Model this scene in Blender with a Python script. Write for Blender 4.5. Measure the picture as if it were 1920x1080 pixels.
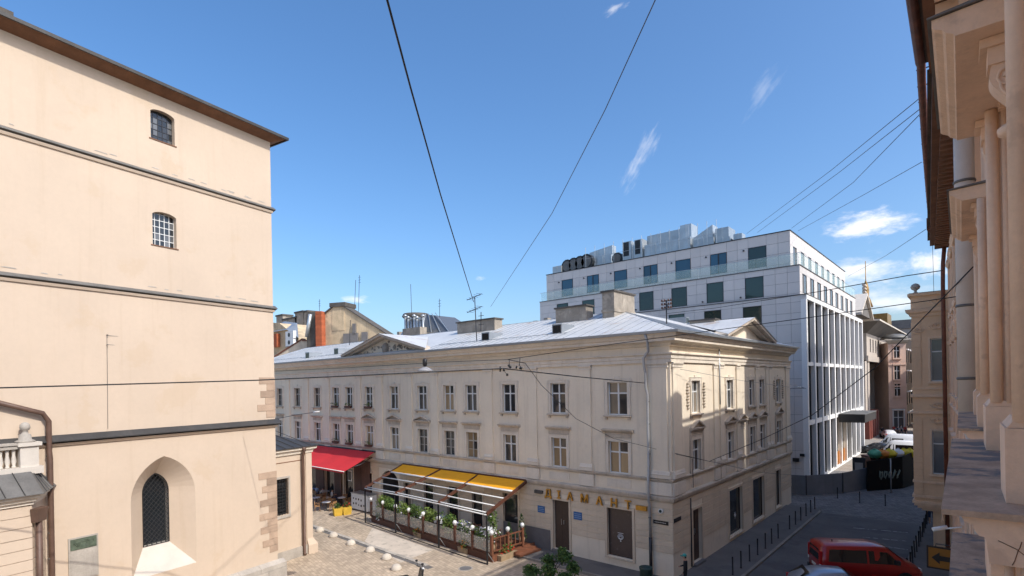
import bpy, bmesh, math, random
from mathutils import Vector, Matrix
R = math.radians
rnd = random.Random(7)
scene = bpy.context.scene
for o in list(bpy.data.objects):
    bpy.data.objects.remove(o)
COL = scene.collection

# ------------------------------------------------------------------ camera, sky, sun, exposure
CAMH = 10.5
FPX, PX0, PY0 = 1010.0, 960.0, 720.0
YAW, ROLL = R(41.1), R(1.07)
cam_d = bpy.data.cameras.new('camera')
cam = bpy.data.objects.new('camera', cam_d); COL.objects.link(cam)
cam_d.sensor_width = 36.0
cam_d.lens = 36.0 * FPX / 1920.0
cam_d.shift_y = (PY0 - 540.0) / 1920.0
cam_d.clip_start = 0.1; cam_d.clip_end = 3000.0
cam.matrix_world = Matrix.Translation((0, 0, CAMH)) @ Matrix.Rotation(YAW, 4, 'Z') @ Matrix.Rotation(R(90), 4, 'X') @ Matrix.Rotation(-ROLL, 4, 'Z')
scene.camera = cam

SUN_AZ, SUN_EL = R(1.3), R(43.3)          # azimuth measured from +X towards +Y
sun_dir = Vector((math.cos(SUN_EL) * math.cos(SUN_AZ), math.cos(SUN_EL) * math.sin(SUN_AZ), math.sin(SUN_EL)))
world = bpy.data.worlds.new('World'); scene.world = world; world.use_nodes = True
wn, wl = world.node_tree.nodes, world.node_tree.links
wn.clear()
w_out = wn.new('ShaderNodeOutputWorld'); w_bg = wn.new('ShaderNodeBackground')
w_sky = wn.new('ShaderNodeTexSky'); w_sky.sky_type = 'NISHITA'; w_sky.sun_disc = False
w_sky.sun_elevation = SUN_EL; w_sky.sun_rotation = R(90) - SUN_AZ
w_sky.altitude = 300.0; w_sky.air_density = 1.05; w_sky.dust_density = 3.5; w_sky.ozone_density = 4.0
w_bg.inputs['Strength'].default_value = 0.137
wl.new(w_bg.outputs[0], w_out.inputs[0])

sun_d = bpy.data.lights.new('sun', 'SUN'); sun_d.energy = 2.25; sun_d.angle = R(0.55); sun_d.color = (1.0, 0.955, 0.88)
sun_o = bpy.data.objects.new('sun', sun_d); COL.objects.link(sun_o)
sun_o.location = (60, 5, 80)
sun_o.rotation_euler = sun_dir.to_track_quat('Z', 'Y').to_euler()
scene.view_settings.view_transform = 'Standard'; scene.view_settings.look = 'None'
scene.view_settings.exposure = 0.78; scene.view_settings.gamma = 1.0
scene.view_settings.use_curve_mapping = False
scene.render.resolution_x = 1024; scene.render.resolution_y = 576

# ------------------------------------------------------------------ photo pixel -> place
_cr, _sr = math.cos(ROLL), math.sin(ROLL)
_fw = (-math.sin(YAW), math.cos(YAW)); _rt = (math.cos(YAW), math.sin(YAW))
def ray(u, v):
    du, dv = u - PX0, v - PY0
    x = (du * _cr - dv * _sr) / FPX; y = (-du * _sr - dv * _cr) / FPX
    return (_fw[0] + x * _rt[0], _fw[1] + x * _rt[1], y)
def at_z(u, v, z=0.0):
    d = ray(u, v); t = (z - CAMH) / d[2]; return Vector((d[0] * t, d[1] * t, z))
def at_x(u, v, x):
    d = ray(u, v); t = x / d[0]; return Vector((x, d[1] * t, CAMH + d[2] * t))
def at_y(u, v, y):
    d = ray(u, v); t = y / d[1]; return Vector((d[0] * t, y, CAMH + d[2] * t))
def at_fr(u, v, fr, o=0.0):
    d = ray(u, v); q = fr.org + fr.o * o
    t = q.dot(fr.o) / (d[0] * fr.o.x + d[1] * fr.o.y); p = Vector((d[0] * t, d[1] * t))
    return (p - fr.org).dot(fr.a), o, CAMH + d[2] * t
def at_t(u, v, t):
    d = ray(u, v); return Vector((d[0] * t, d[1] * t, CAMH + d[2] * t))

# clouds: thin wisps and a few low cumulus, mixed over the sky by direction
def cloud_layer():
    tc = wn.new('ShaderNodeTexCoord')
    total = None
    def blob(u, v, rad_u, rad_v, tilt, thr, scale, gain):
        nonlocal total
        d = Vector(ray(u, v)).normalized()
        right = Vector((0, 0, 1)).cross(d).normalized() * -1; up = right.cross(d).normalized()
        r2 = right * math.cos(tilt) + up * math.sin(tilt); u2 = up * math.cos(tilt) - right * math.sin(tilt)
        def dot(vec, s):
            n = wn.new('ShaderNodeVectorMath'); n.operation = 'DOT_PRODUCT'; n.inputs[1].default_value = vec * s
            wl.new(tc.outputs['Generated'], n.inputs[0]); return n.outputs['Value']
        a = dot(r2, 1.0 / rad_u); b = dot(u2, 1.0 / rad_v); c = dot(d, 1.0)
        comb = wn.new('ShaderNodeCombineXYZ'); wl.new(a, comb.inputs[0]); wl.new(b, comb.inputs[1])
        ln = wn.new('ShaderNodeVectorMath'); ln.operation = 'LENGTH'; wl.new(comb.outputs[0], ln.inputs[0])
        nz = wn.new('ShaderNodeTexNoise'); nz.inputs['Scale'].default_value = scale; nz.inputs['Detail'].default_value = 7; nz.inputs['Roughness'].default_value = 0.62
        mp = wn.new('ShaderNodeVectorMath'); mp.operation = 'ADD'; mp.inputs[1].default_value = (u * 0.013, v * 0.017, 0)
        wl.new(comb.outputs[0], mp.inputs[0]); wl.new(mp.outputs[0], nz.inputs['Vector'])
        m1 = wn.new('ShaderNodeMath'); m1.operation = 'MULTIPLY_ADD'; m1.inputs[1].default_value = -0.55; m1.inputs[2].default_value = 0.42 + thr
        wl.new(ln.outputs['Value'], m1.inputs[0])
        m2 = wn.new('ShaderNodeMath'); m2.operation = 'ADD'; wl.new(m1.outputs[0], m2.inputs[0]); wl.new(nz.outputs['Fac'], m2.inputs[1])
        m3 = wn.new('ShaderNodeMapRange'); m3.inputs['From Min'].default_value = 0.55; m3.inputs['From Max'].default_value = 1.0
        m3.inputs['To Max'].default_value = gain; m3.interpolation_type = 'SMOOTHSTEP'; wl.new(m2.outputs[0], m3.inputs['Value'])
        m4 = wn.new('ShaderNodeMath'); m4.operation = 'GREATER_THAN'; m4.inputs[1].default_value = 0.3; wl.new(c, m4.inputs[0])
        m5 = wn.new('ShaderNodeMath'); m5.operation = 'MULTIPLY'; wl.new(m3.outputs[0], m5.inputs[0]); wl.new(m4.outputs[0], m5.inputs[1])
        if total is None: total = m5.outputs[0]
        else:
            mx = wn.new('ShaderNodeMath'); mx.operation = 'MAXIMUM'; wl.new(total, mx.inputs[0]); wl.new(m5.outputs[0], mx.inputs[1]); total = mx.outputs[0]
    blob(1625, 422, 0.075, 0.030, 0.0, 0.09, 1.9, 0.9)
    blob(1605, 512, 0.085, 0.034, 0.0, 0.08, 1.6, 0.8)
    blob(1745, 492, 0.036, 0.03, 0.0, 0.09, 1.7, 0.8)
    blob(1665, 565, 0.10, 0.04, 0.0, 0.05, 1.5, 0.65)
    blob(1198, 300, 0.085, 0.024, 1.02, 0.0, 1.9, 0.36)
    blob(1430, 172, 0.08, 0.026, 0.85, -0.05, 1.9, 0.16)
    blob(1155, 15, 0.040, 0.014, 0.3, -0.08, 1.8, 0.4)
    blob(668, 562, 0.034, 0.011, 0.0, 0.08, 1.4, 0.5)
    blob(900, 522, 0.018, 0.007, 0.0, 0.0, 1.6, 0.3)
    mix = wn.new('ShaderNodeMix'); mix.data_type = 'RGBA'
    wl.new(total, mix.inputs['Factor']); hs = wn.new('ShaderNodeHueSaturation'); hs.inputs['Saturation'].default_value = 1.19; wl.new(w_sky.outputs[0], hs.inputs['Color']); wl.new(hs.outputs[0], mix.inputs['A']); mix.inputs['B'].default_value = (5.4, 5.3, 5.3, 1)
    wl.new(mix.outputs['Result'], w_bg.inputs['Color'])
cloud_layer()

# ------------------------------------------------------------------ objects
WM = {}
def mk(name, data, parent=None, M=None, **kw):
    o = bpy.data.objects.new(name, data); COL.objects.link(o)
    M = M if M is not None else Matrix.Identity(4)
    o.matrix_basis = M; WM[o.name] = M.copy()
    if parent is not None:
        o.parent = parent; o.matrix_parent_inverse = WM[parent.name].inverted()
    for k, v in kw.items(): o[k] = v
    return o
def tag(o, label, cat, group=None):
    o['label'] = label; o['category'] = cat
    if group: o['group'] = group
    return o
def thing(name, label, cat, loc, group=None, M=None):
    o = mk(name, None, None, M if M is not None else Matrix.Translation(Vector(loc)))
    o.empty_display_size = 0.3
    return tag(o, label, cat, group)
def copy_tree(root, M, label=None, group=None):
    """copy a thing with its parts and sub-parts, moved by matrix M (world)"""
    def cp(o, par):
        c = o.copy(); COL.objects.link(c)
        W = M @ WM[o.name]; c.matrix_basis = W; WM[c.name] = W
        c.parent = par
        c.matrix_parent_inverse = WM[par.name].inverted() if par is not None else Matrix.Identity(4)
        for ch in list(o.children): cp(ch, c)
        return c
    r = cp(root, None)
    if label: r['label'] = label
    if group: r['group'] = group
    return r

class Fr:
    """facade frame: a runs along the wall, o outwards, z up (right-handed: a x o = z)"""
    def __init__(s, org, a):
        a = Vector((a[0], a[1])).normalized()
        s.org = Vector((org[0], org[1])); s.a = a; s.o = Vector((-a.y, a.x))
    def p(s, a, o, z):
        q = s.org + s.a * a + s.o * o
        return Vector((q.x, q.y, z))
    def M(s, a, o, z):
        q = s.p(a, o, z)
        return Matrix(((s.a.x, s.o.x, 0, q.x), (s.a.y, s.o.y, 0, q.y), (0, 0, 1, q.z), (0, 0, 0, 1)))
    def a_of(s, x, y): return (Vector((x, y)) - s.org).dot(s.a)
    def o_of(s, x, y): return (Vector((x, y)) - s.org).dot(s.o)
LOC = Fr((0, 0), (1, 0))

class MB:
    def __init__(s, fr=LOC): s.v = []; s.f = []; s.mi = []; s.fr = fr; s.m = 0; s.smooth = False; s.sm = []
    def P(s, q): return s.fr.p(*q)
    def face(s, pts):
        i = len(s.v); s.v += [s.P(q) for q in pts]; s.f.append(list(range(i, i + len(pts)))); s.mi.append(s.m); s.sm.append(False); return s
    def _add(s, vs, fs, smooth=False):
        i = len(s.v); s.v += vs
        for f in fs: s.f.append([k + i for k in f]); s.mi.append(s.m); s.sm.append(smooth)
    def box(s, a0, a1, o0, o1, z0, z1):
        a0, a1 = min(a0, a1), max(a0, a1); o0, o1 = min(o0, o1), max(o0, o1); z0, z1 = min(z0, z1), max(z0, z1)
        vs = [s.P(q) for q in ((a0, o0, z0), (a1, o0, z0), (a1, o1, z0), (a0, o1, z0), (a0, o0, z1), (a1, o0, z1), (a1, o1, z1), (a0, o1, z1))]
        s._add(vs, [(0, 3, 2, 1), (4, 5, 6, 7), (0, 1, 5, 4), (1, 2, 6, 5), (2, 3, 7, 6), (3, 0, 4, 7)]); return s
    def hexa(s, pts):
        """8 points: bottom ring of 4, top ring of 4"""
        s._add([s.P(q) for q in pts], [(0, 3, 2, 1), (4, 5, 6, 7), (0, 1, 5, 4), (1, 2, 6, 5), (2, 3, 7, 6), (3, 0, 4, 7)]); return s
    def extr_a(s, prof, a0, a1, m0=0.0, m1=0.0):
        """moulding: profile of (o, z) swept along a; m0/m1 mitre the ends by o*m"""
        n = len(prof)
        vs = [s.P((a0 - o * m0, o, z)) for o, z in prof] + [s.P((a1 + o * m1, o, z)) for o, z in prof]
        fs = [(i, (i + 1) % n, n + (i + 1) % n, n + i) for i in range(n)] + [tuple(range(n - 1, -1, -1)), tuple(range(n, 2 * n))]
        s._add(vs, fs); return s
    def extr_o(s, prof, o0, o1):
        """profile of (a, z) given depth along o"""
        n = len(prof)
        vs = [s.P((a, o0, z)) for a, z in prof] + [s.P((a, o1, z)) for a, z in prof]
        fs = [(i, (i + 1) % n, n + (i + 1) % n, n + i) for i in range(n)] + [tuple(range(n - 1, -1, -1)), tuple(range(n, 2 * n))]
        s._add(vs, fs); return s
    def extr_z(s, prof, z0, z1):
        n = len(prof)
        vs = [s.P((a, o, z0)) for a, o in prof] + [s.P((a, o, z1)) for a, o in prof]
        fs = [(i, (i + 1) % n, n + (i + 1) % n, n + i) for i in range(n)] + [tuple(range(n - 1, -1, -1)), tuple(range(n, 2 * n))]
        s._add(vs, fs); return s
    def tube(s, pts, r, n=8, r1=None, cap=True):
        pts = [s.P(q) for q in pts]; L = len(pts); vs = []; fs = []
        prev = None
        for i, p in enumerate(pts):
            t = (pts[min(i + 1, L - 1)] - pts[max(i - 1, 0)]).normalized()
            ref = Vector((0, 0, 1)) if abs(t.z) < 0.95 else Vector((1, 0, 0))
            if prev is not None: ref = prev
            x = t.cross(ref)
            if x.length < 1e-6: x = t.orthogonal()
            x.normalize(); y = x.cross(t).normalized(); prev = y
            rr = r if r1 is None else r + (r1 - r) * i / max(1, L - 1)
            for k in range(n):
                a = 2 * math.pi * k / n
                vs.append(p + x * (rr * math.cos(a)) + y * (rr * math.sin(a)))
        for i in range(L - 1):
            for k in range(n):
                fs.append((i * n + k, i * n + (k + 1) % n, (i + 1) * n + (k + 1) % n, (i + 1) * n + k))
        s._add(vs, fs, n > 5)
        if cap: s._add([], []); i0 = len(s.v) - len(vs); s.f += [[i0 + k for k in range(n)][::-1], [i0 + (L - 1) * n + k for k in range(n)]]; s.mi += [s.m, s.m]; s.sm += [False, False]
        return s
    def lathe(s, c, prof, n=12, smooth=True):
        """profile of (r, z) about vertical axis at c=(a,o,z)"""
        vs = []; fs = []; L = len(prof)
        for r, z in prof:
            for k in range(n):
                a = 2 * math.pi * k / n
                vs.append(s.P((c[0] + r * math.cos(a), c[1] + r * math.sin(a), c[2] + z)))
        for i in range(L - 1):
            for k in range(n):
                fs.append((i * n + k, i * n + (k + 1) % n, (i + 1) * n + (k + 1) % n, (i + 1) * n + k))
        s._add(vs, fs, smooth)
        i0 = len(s.v) - len(vs); s.f += [[i0 + k for k in range(n)][::-1], [i0 + (L - 1) * n + k for k in range(n)]]; s.mi += [s.m, s.m]; s.sm += [False, False]
        return s
    def disc_o(s, a, z, o0, o1, r, n=14):
        return s.extr_o([(a + r * math.cos(2 * math.pi * k / n), z + r * math.sin(2 * math.pi * k / n)) for k in range(n)], o0, o1)
    def mesh(s, name, mats, center=True):
        me = bpy.data.meshes.new(name)
        vs = s.v
        off = Vector((0, 0, 0))
        if center and vs:
            xs = [p.x for p in vs]; ys = [p.y for p in vs]; zs = [p.z for p in vs]
            off = Vector(((min(xs) + max(xs)) / 2, (min(ys) + max(ys)) / 2, min(zs)))
        me.from_pydata([p - off for p in vs], [], s.f)
        for m in (mats if isinstance(mats, (list, tuple)) else [mats]): me.materials.append(m)
        me.polygons.foreach_set('material_index', s.mi)
        me.polygons.foreach_set('use_smooth', s.sm)
        me.update()
        bm = bmesh.new(); bm.from_mesh(me); bmesh.ops.recalc_face_normals(bm, faces=bm.faces); bm.to_mesh(me); bm.free()
        return me, off
    def build(s, name, mats, parent=None, **kw):
        me, off = s.mesh(name, mats)
        return mk(name, me, parent, Matrix.Translation(off), **kw)
    def local(s, name, mats):
        return s.mesh(name, mats, center=False)[0]

def arch_pts(kind, w, spring, apex, n=8):
    """top outline from left (-w/2) to right (+w/2), both at spring height"""
    h = apex - spring; hw = w / 2; pts = []
    if kind == 'round' or kind == 'seg':
        for i in range(2 * n + 1):
            t = math.pi * (1 - i / (2 * n))
            pts.append((hw * math.cos(t), spring + h * math.sin(t) ** (1.0 if kind == 'round' else 1.25)))
    elif kind == 'pointed':
        Rr = (hw * hw + h * h) / (2 * hw)
        for i in range(n + 1):
            z = h * math.sin(math.asin(min(1, h / Rr)) * i / n) / math.sin(math.asin(min(1, h / Rr)))
            x = -hw + (Rr - math.sqrt(max(0, Rr * Rr - z * z)))
            pts.append((x, spring + z))
        pts += [(-x, z) for x, z in pts[-2::-1]]
    else:
        pts = [(-hw, apex), (hw, apex)]
    return pts
def wall_open(mb, a0, a1, z0, z1, ops, o=0.0, depth=0.2):
    """a wall sheet with openings and their reveals. op: (ac, w, zb, zt, kind, spring)"""
    As = {a0, a1}; Zs = {z0, z1}
    for op in ops:
        As |= {op[0] - op[1] / 2, op[0] + op[1] / 2}; Zs |= {op[2], op[3]}
    As = sorted(x for x in As if a0 - 1e-6 <= x <= a1 + 1e-6); Zs = sorted(z for z in Zs if z0 - 1e-6 <= z <= z1 + 1e-6)
    for i in range(len(As) - 1):
        for j in range(len(Zs) - 1):
            am, zm = (As[i] + As[i + 1]) / 2, (Zs[j] + Zs[j + 1]) / 2
            if any(abs(am - p[0]) < p[1] / 2 and p[2] < zm < p[3] for p in ops): continue
            mb.face([(As[i], o, Zs[j]), (As[i + 1], o, Zs[j]), (As[i + 1], o, Zs[j + 1]), (As[i], o, Zs[j + 1])])
    for op in ops:
        ac, w, zb, zt = op[:4]; kind = op[4] if len(op) > 4 else 'rect'; sp = op[5] if len(op) > 5 else zt
        d = op[6] if len(op) > 6 else depth
        top = arch_pts(kind, w, sp, zt)
        if kind != 'rect':
            for k in range(len(top) - 1):
                (x0, y0), (x1, y1) = top[k], top[k + 1]
                if min(y0, y1) < zt - 1e-4 or True:
                    mb.face([(ac + x0, o, y0), (ac + x1, o, y1), (ac + x1, o, zt), (ac + x0, o, zt)] if y0 < zt - 1e-5 and y1 < zt - 1e-5 else
                            ([(ac + x0, o, y0), (ac + x1, o, y1), (ac + x0, o, zt)] if y0 < zt - 1e-5 else [(ac + x0, o, y0), (ac + x1, o, y1), (ac + x1, o, zt)]))
        if d:
            ring = [(-w / 2, zb)] + top + [(w / 2, zb)]
            for k in range(len(ring)):
                (x0, y0), (x1, y1) = ring[k], ring[(k + 1) % len(ring)]
                mb.face([(ac + x0, o, y0), (ac + x1, o, y1), (ac + x1, o - d, y1), (ac + x0, o - d, y0)])

# ------------------------------------------------------------------ materials
MATS = {}
def mat(name, col, rough=0.8, var=0.12, scale=0.6, bump=0.15, bscale=25.0, metal=0.0, spec=0.4, streak=0.0, streak_col=None, patch=0.0, patch_col=None, patch_scale=0.5, objvar=0.0, emit=None, coat=0.0, patch_thr=0.6):
    m = bpy.data.materials.new(name); m.use_nodes = True; MATS[name] = m
    nt = m.node_tree; n, l = nt.nodes, nt.links
    b = n['Principled BSDF']
    b.inputs['Roughness'].default_value = rough; b.inputs['Metallic'].default_value = metal
    b.inputs['Specular IOR Level'].default_value = spec; b.inputs['Coat Weight'].default_value = coat
    geo = n.new('ShaderNodeNewGeometry'); pos = geo.outputs['Position']
    def noise(sc, det=5, ro=0.6, vec=None):
        t = n.new('ShaderNodeTexNoise'); t.inputs['Scale'].default_value = sc; t.inputs['Detail'].default_value = det; t.inputs['Roughness'].default_value = ro
        l.new(vec if vec is not None else pos, t.inputs['Vector']); return t.outputs['Fac']
    def maprange(f, a, bb, c, d):
        t = n.new('ShaderNodeMapRange'); t.inputs['From Min'].default_value = a; t.inputs['From Max'].default_value = bb
        t.inputs['To Min'].default_value = c; t.inputs['To Max'].default_value = d; l.new(f, t.inputs['Value']); return t.outputs['Result']
    def mul(c1, fac):
        t = n.new('ShaderNodeVectorMath'); t.operation = 'SCALE'; l.new(c1, t.inputs[0]); l.new(fac, t.inputs['Scale']); return t.outputs[0]
    def mixc(f, c1, c2):
        t = n.new('ShaderNodeMix'); t.data_type = 'RGBA'; l.new(f, t.inputs['Factor']); l.new(c1, t.inputs['A'])
        t.inputs['B'].default_value = (*c2, 1); return t.outputs['Result']
    rgb = n.new('ShaderNodeRGB'); rgb.outputs[0].default_value = (*col, 1); c = rgb.outputs[0]
    if var:
        c = mul(c, maprange(noise(scale), 0.3, 0.7, 1 - var, 1 + var * 0.7))
        c = mul(c, maprange(noise(scale * 14, 4, 0.7), 0.3, 0.7, 1 - var * 0.5, 1 + var * 0.35))
    if objvar:
        oi = n.new('ShaderNodeObjectInfo'); c = mul(c, maprange(oi.outputs['Random'], 0, 1, 1 - objvar, 1 + objvar))
    if streak:
        mp = n.new('ShaderNodeMapping'); mp.inputs['Scale'].default_value = (3.0, 3.0, 0.16); l.new(pos, mp.inputs['Vector'])
        f = maprange(noise(1.0, 6, 0.65, mp.outputs[0]), 0.54, 0.78, 0.0, streak)
        c = mixc(f, c, streak_col or tuple(x * 0.45 for x in col))
    if patch:
        f = maprange(noise(patch_scale, 7, 0.62), patch_thr, patch_thr + 0.06, 0.0, patch)
        c = mixc(f, c, patch_col)
    l.new(c, b.inputs['Base Color'])
    if bump:
        bn = n.new('ShaderNodeBump'); bn.inputs['Strength'].default_value = bump; bn.inputs['Distance'].default_value = 0.02
        l.new(noise(bscale, 6, 0.65), bn.inputs['Height']); l.new(bn.outputs[0], b.inputs['Normal'])
    if emit:
        b.inputs['Emission Color'].default_value = (*emit[0], 1); b.inputs['Emission Strength'].default_value = emit[1]
    return m
def glassy(name, col, rough=0.06, spec=0.6, var=0.0, wav=0.02):
    m = mat(name, col, rough, var, 2.0, 0.0, spec=spec, objvar=0.35)
    nt = m.node_tree; n, l = nt.nodes, nt.links; b = n['Principled BSDF']
    t = n.new('ShaderNodeTexNoise'); t.inputs['Scale'].default_value = 1.7; g = n.new('ShaderNodeNewGeometry'); l.new(g.outputs['Position'], t.inputs['Vector'])
    bn = n.new('ShaderNodeBump'); bn.inputs['Strength'].default_value = wav * 10; bn.inputs['Distance'].default_value = 0.02
    l.new(t.outputs['Fac'], bn.inputs['Height']); l.new(bn.outputs[0], b.inputs['Normal'])
    b.inputs['IOR'].default_value = 1.6
    return m
def clear_glass(name, tint, alpha=0.35):
    m = bpy.data.materials.new(name); m.use_nodes = True; MATS[name] = m
    nt = m.node_tree; n, l = nt.nodes, nt.links; b = n['Principled BSDF']
    b.inputs['Base Color'].default_value = (*tint, 1); b.inputs['Roughness'].default_value = 0.05; b.inputs['Alpha'].default_value = alpha
    return m
mat('tower_stucco', (0.565, 0.455, 0.35), 0.9, 0.05, 0.35, 0.25, 9.0, streak=0.26, streak_col=(0.42, 0.31, 0.20), patch=0.45, patch_col=(0.52, 0.40, 0.28), patch_scale=0.5, patch_thr=0.58)
mat('tower_stone', (0.40, 0.29, 0.21), 0.9, 0.2, 1.5, 0.4, 20, objvar=0.14)
mat('grey_stone', (0.42, 0.38, 0.33), 0.9, 0.2, 1.2, 0.4, 20, streak=0.4, objvar=0.1)
mat('sill_stone', (0.56, 0.51, 0.445), 0.85, 0.08, 1.5, 0.2, 20)
mat('dark_tin', (0.062, 0.06, 0.058), 0.5, 0.25, 1.0, 0.1, 8, metal=0.3, streak=0.3, streak_col=(0.16, 0.13, 0.1))
mat('tin_grey', (0.17, 0.165, 0.155), 0.55, 0.25, 1.3, 0.1, 8, metal=0.3, streak=0.3, streak_col=(0.1, 0.085, 0.07))
mat('soffit_wood', (0.20, 0.095, 0.05), 0.7, 0.25, 2.0, 0.2, 20)
mat('brown_pipe', (0.12, 0.07, 0.05), 0.5, 0.25, 2.0, 0.05, 20)
mat('rust_pipe', (0.17, 0.06, 0.035), 0.6, 0.4, 3.0, 0.2, 20)
mat('grey_pipe', (0.42, 0.43, 0.44), 0.4, 0.12, 2.0, 0.05, 10, metal=0.4)
mat('beige_wall', (0.80, 0.70, 0.555), 0.9, 0.07, 0.4, 0.22, 12, streak=0.38, streak_col=(0.42, 0.35, 0.28), patch=0.3, patch_col=(0.58, 0.49, 0.39), patch_scale=0.7, patch_thr=0.62)
mat('beige_course', (0.68, 0.56, 0.42), 0.9, 0.1, 0.7, 0.25, 14, streak=0.3, objvar=0.05, patch=0.35, patch_col=(0.38, 0.3, 0.22), patch_scale=0.9, patch_thr=0.62)
mat('beige_trim', (0.74, 0.66, 0.55), 0.88, 0.12, 0.9, 0.2, 14, streak=0.4, streak_col=(0.3, 0.24, 0.18))
mat('weathered_trim', (0.55, 0.47, 0.38), 0.9, 0.25, 1.2, 0.3, 14, streak=0.5, streak_col=(0.19, 0.15, 0.11))
mat('relief_stone', (0.36, 0.32, 0.27), 0.95, 0.35, 3.0, 0.5, 8)
mat('plinth_grey', (0.17, 0.16, 0.155), 0.9, 0.15, 1.5, 0.3, 20)
mat('roof_metal', (0.60, 0.60, 0.585), 0.45, 0.10, 0.5, 0.08, 4, metal=0.1, streak=0.4, streak_col=(0.40, 0.35, 0.30), patch=0.6, patch_col=(0.36, 0.22, 0.13), patch_scale=0.6, patch_thr=0.60)
mat('roof_metal_grey', (0.30, 0.33, 0.36), 0.42, 0.15, 0.6, 0.08, 4, metal=0.4)
mat('white_frame', (0.72, 0.72, 0.70), 0.5, 0.05, 3.0, 0.02, 20)
mat('old_frame', (0.42, 0.39, 0.34), 0.7, 0.15, 3.0, 0.1, 20)
mat('brown_door', (0.075, 0.05, 0.038), 0.5, 0.15, 3.0, 0.1, 10)
mat('poster_brown', (0.10, 0.072, 0.06), 0.35, 0.1, 3.0, 0.0, 10, patch=0.4, patch_col=(0.22, 0.19, 0.17), patch_scale=2.2)
mat('chimney_plaster', (0.33, 0.29, 0.24), 0.95, 0.3, 1.0, 0.5, 10, streak=0.6, streak_col=(0.1, 0.085, 0.07), patch=0.5, patch_col=(0.48, 0.42, 0.34), patch_scale=1.2, patch_thr=0.56)
mat('cafe_wall', (0.11, 0.055, 0.04), 0.7, 0.2, 2.0, 0.15, 12, objvar=0.2)
mat('lamp_grey', (0.30, 0.30, 0.31), 0.5, 0.1, 2, 0)
mat('dark_cap', (0.10, 0.09, 0.08), 0.9, 0.3, 1.5, 0.3, 14)
mat('brick_red', (0.42, 0.115, 0.05), 0.9, 0.2, 1.5, 0.3, 14, objvar=0.15)
mat('ochre_plaster', (0.58, 0.45, 0.29), 0.95, 0.25, 0.4, 0.4, 5, streak=0.5, streak_col=(0.2, 0.15, 0.1), patch=0.6, patch_col=(0.28, 0.235, 0.17), patch_scale=0.35, patch_thr=0.53)
mat('pale_plaster', (0.64, 0.54, 0.42), 0.95, 0.2, 0.6, 0.3, 6, streak=0.4)
mat('gold', (0.50, 0.27, 0.05), 0.35, 0.2, 4.0, 0.05, 20, metal=0.6)
mat('blue_plate', (0.02, 0.12, 0.33), 0.4, 0.1, 3, 0.0)
mat('white_paint', (0.78, 0.78, 0.76), 0.5, 0.04, 2.0, 0.03, 10)
mat('black_plate', (0.025, 0.022, 0.02), 0.4, 0.1, 3, 0.0)
mat('black_metal', (0.022, 0.022, 0.024), 0.45, 0.2, 5, 0.05, 20, metal=0.2)
mat('dark_steel', (0.05, 0.05, 0.055), 0.4, 0.2, 5, 0.05, 20, metal=0.5)
mat('cladding', (0.62, 0.585, 0.56), 0.55, 0.04, 0.5, 0.04, 8, objvar=0.045)
mat('cladding_joint', (0.12, 0.12, 0.125), 0.8, 0.05, 1, 0)
mat('white_fin', (0.8, 0.79, 0.77), 0.45, 0.03, 0.6, 0.02, 8)
mat('canopy_black', (0.02, 0.02, 0.022), 0.4, 0.1, 2, 0)
mat('zinc', (0.48, 0.51, 0.52), 0.35, 0.15, 1.0, 0.1, 4, metal=0.55, objvar=0.12)
mat('fan_dark', (0.03, 0.033, 0.035), 0.5, 0.3, 3, 0.1)
mat('peach', (0.80, 0.56, 0.36), 0.9, 0.08, 0.6, 0.25, 16, streak=0.3, streak_col=(0.36, 0.24, 0.15))
mat('peach_trim', (0.82, 0.6, 0.42), 0.9, 0.1, 0.9, 0.25, 16, streak=0.35, streak_col=(0.34, 0.23, 0.15))
mat('near_stucco', (0.84, 0.585, 0.41), 0.88, 0.08, 0.9, 0.35, 26, streak=0.2, streak_col=(0.4, 0.27, 0.18), patch=0.45, patch_col=(0.68, 0.44, 0.30), patch_scale=1.6, patch_thr=0.54)
mat('near_trim', (0.86, 0.62, 0.44), 0.88, 0.10, 1.3, 0.35, 30, streak=0.3, streak_col=(0.38, 0.25, 0.17), patch=0.3, patch_col=(0.46, 0.31, 0.22), patch_scale=2.2, patch_thr=0.58)
mat('ledge_tin', (0.52, 0.38, 0.275), 0.9, 0.3, 3.0, 0.2, 9, spec=0.1, patch=0.95, patch_col=(0.2, 0.19, 0.185), patch_scale=1.9, patch_thr=0.52)
mat('white_column', (0.62, 0.55, 0.48), 0.6, 0.08, 2, 0.05, 10)
mat('pink_wall', (0.68, 0.48, 0.38), 0.9, 0.1, 0.6, 0.2, 8)
mat('concrete', (0.48, 0.42, 0.36), 0.9, 0.1, 0.3, 0.2, 6)
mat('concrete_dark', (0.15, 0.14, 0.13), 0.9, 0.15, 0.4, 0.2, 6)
mat('red_granite', (0.20, 0.06, 0.045), 0.5, 0.15, 2, 0.05)
mat('tile_roof', (0.10, 0.075, 0.06), 0.8, 0.3, 1.0, 0.3, 5)
mat('brass', (0.32, 0.19, 0.06), 0.4, 0.3, 2, 0.1, metal=0.5)
mat('red_canvas', (0.56, 0.028, 0.035), 0.8, 0.06, 1.0, 0.1, 4)
mat('yellow_canvas', (0.86, 0.39, 0.012), 0.8, 0.08, 1.0, 0.1, 4)
mat('brown_wood', (0.10, 0.038, 0.022), 0.6, 0.2, 3, 0.15, 20)
mat('light_wood', (0.42, 0.23, 0.10), 0.55, 0.15, 4, 0.1, 20)
mat('terracotta_wood', (0.19, 0.075, 0.04), 0.6, 0.2, 3, 0.15, 20)
mat('white_cloth', (0.74, 0.75, 0.78), 0.85, 0.05, 3, 0.1, 12)
mat('lilac_cloth', (0.42, 0.42, 0.62), 0.85, 0.05, 3, 0.1, 12)
mat('globe', (0.8, 0.8, 0.78), 0.25, 0.03, 3, 0)
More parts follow.
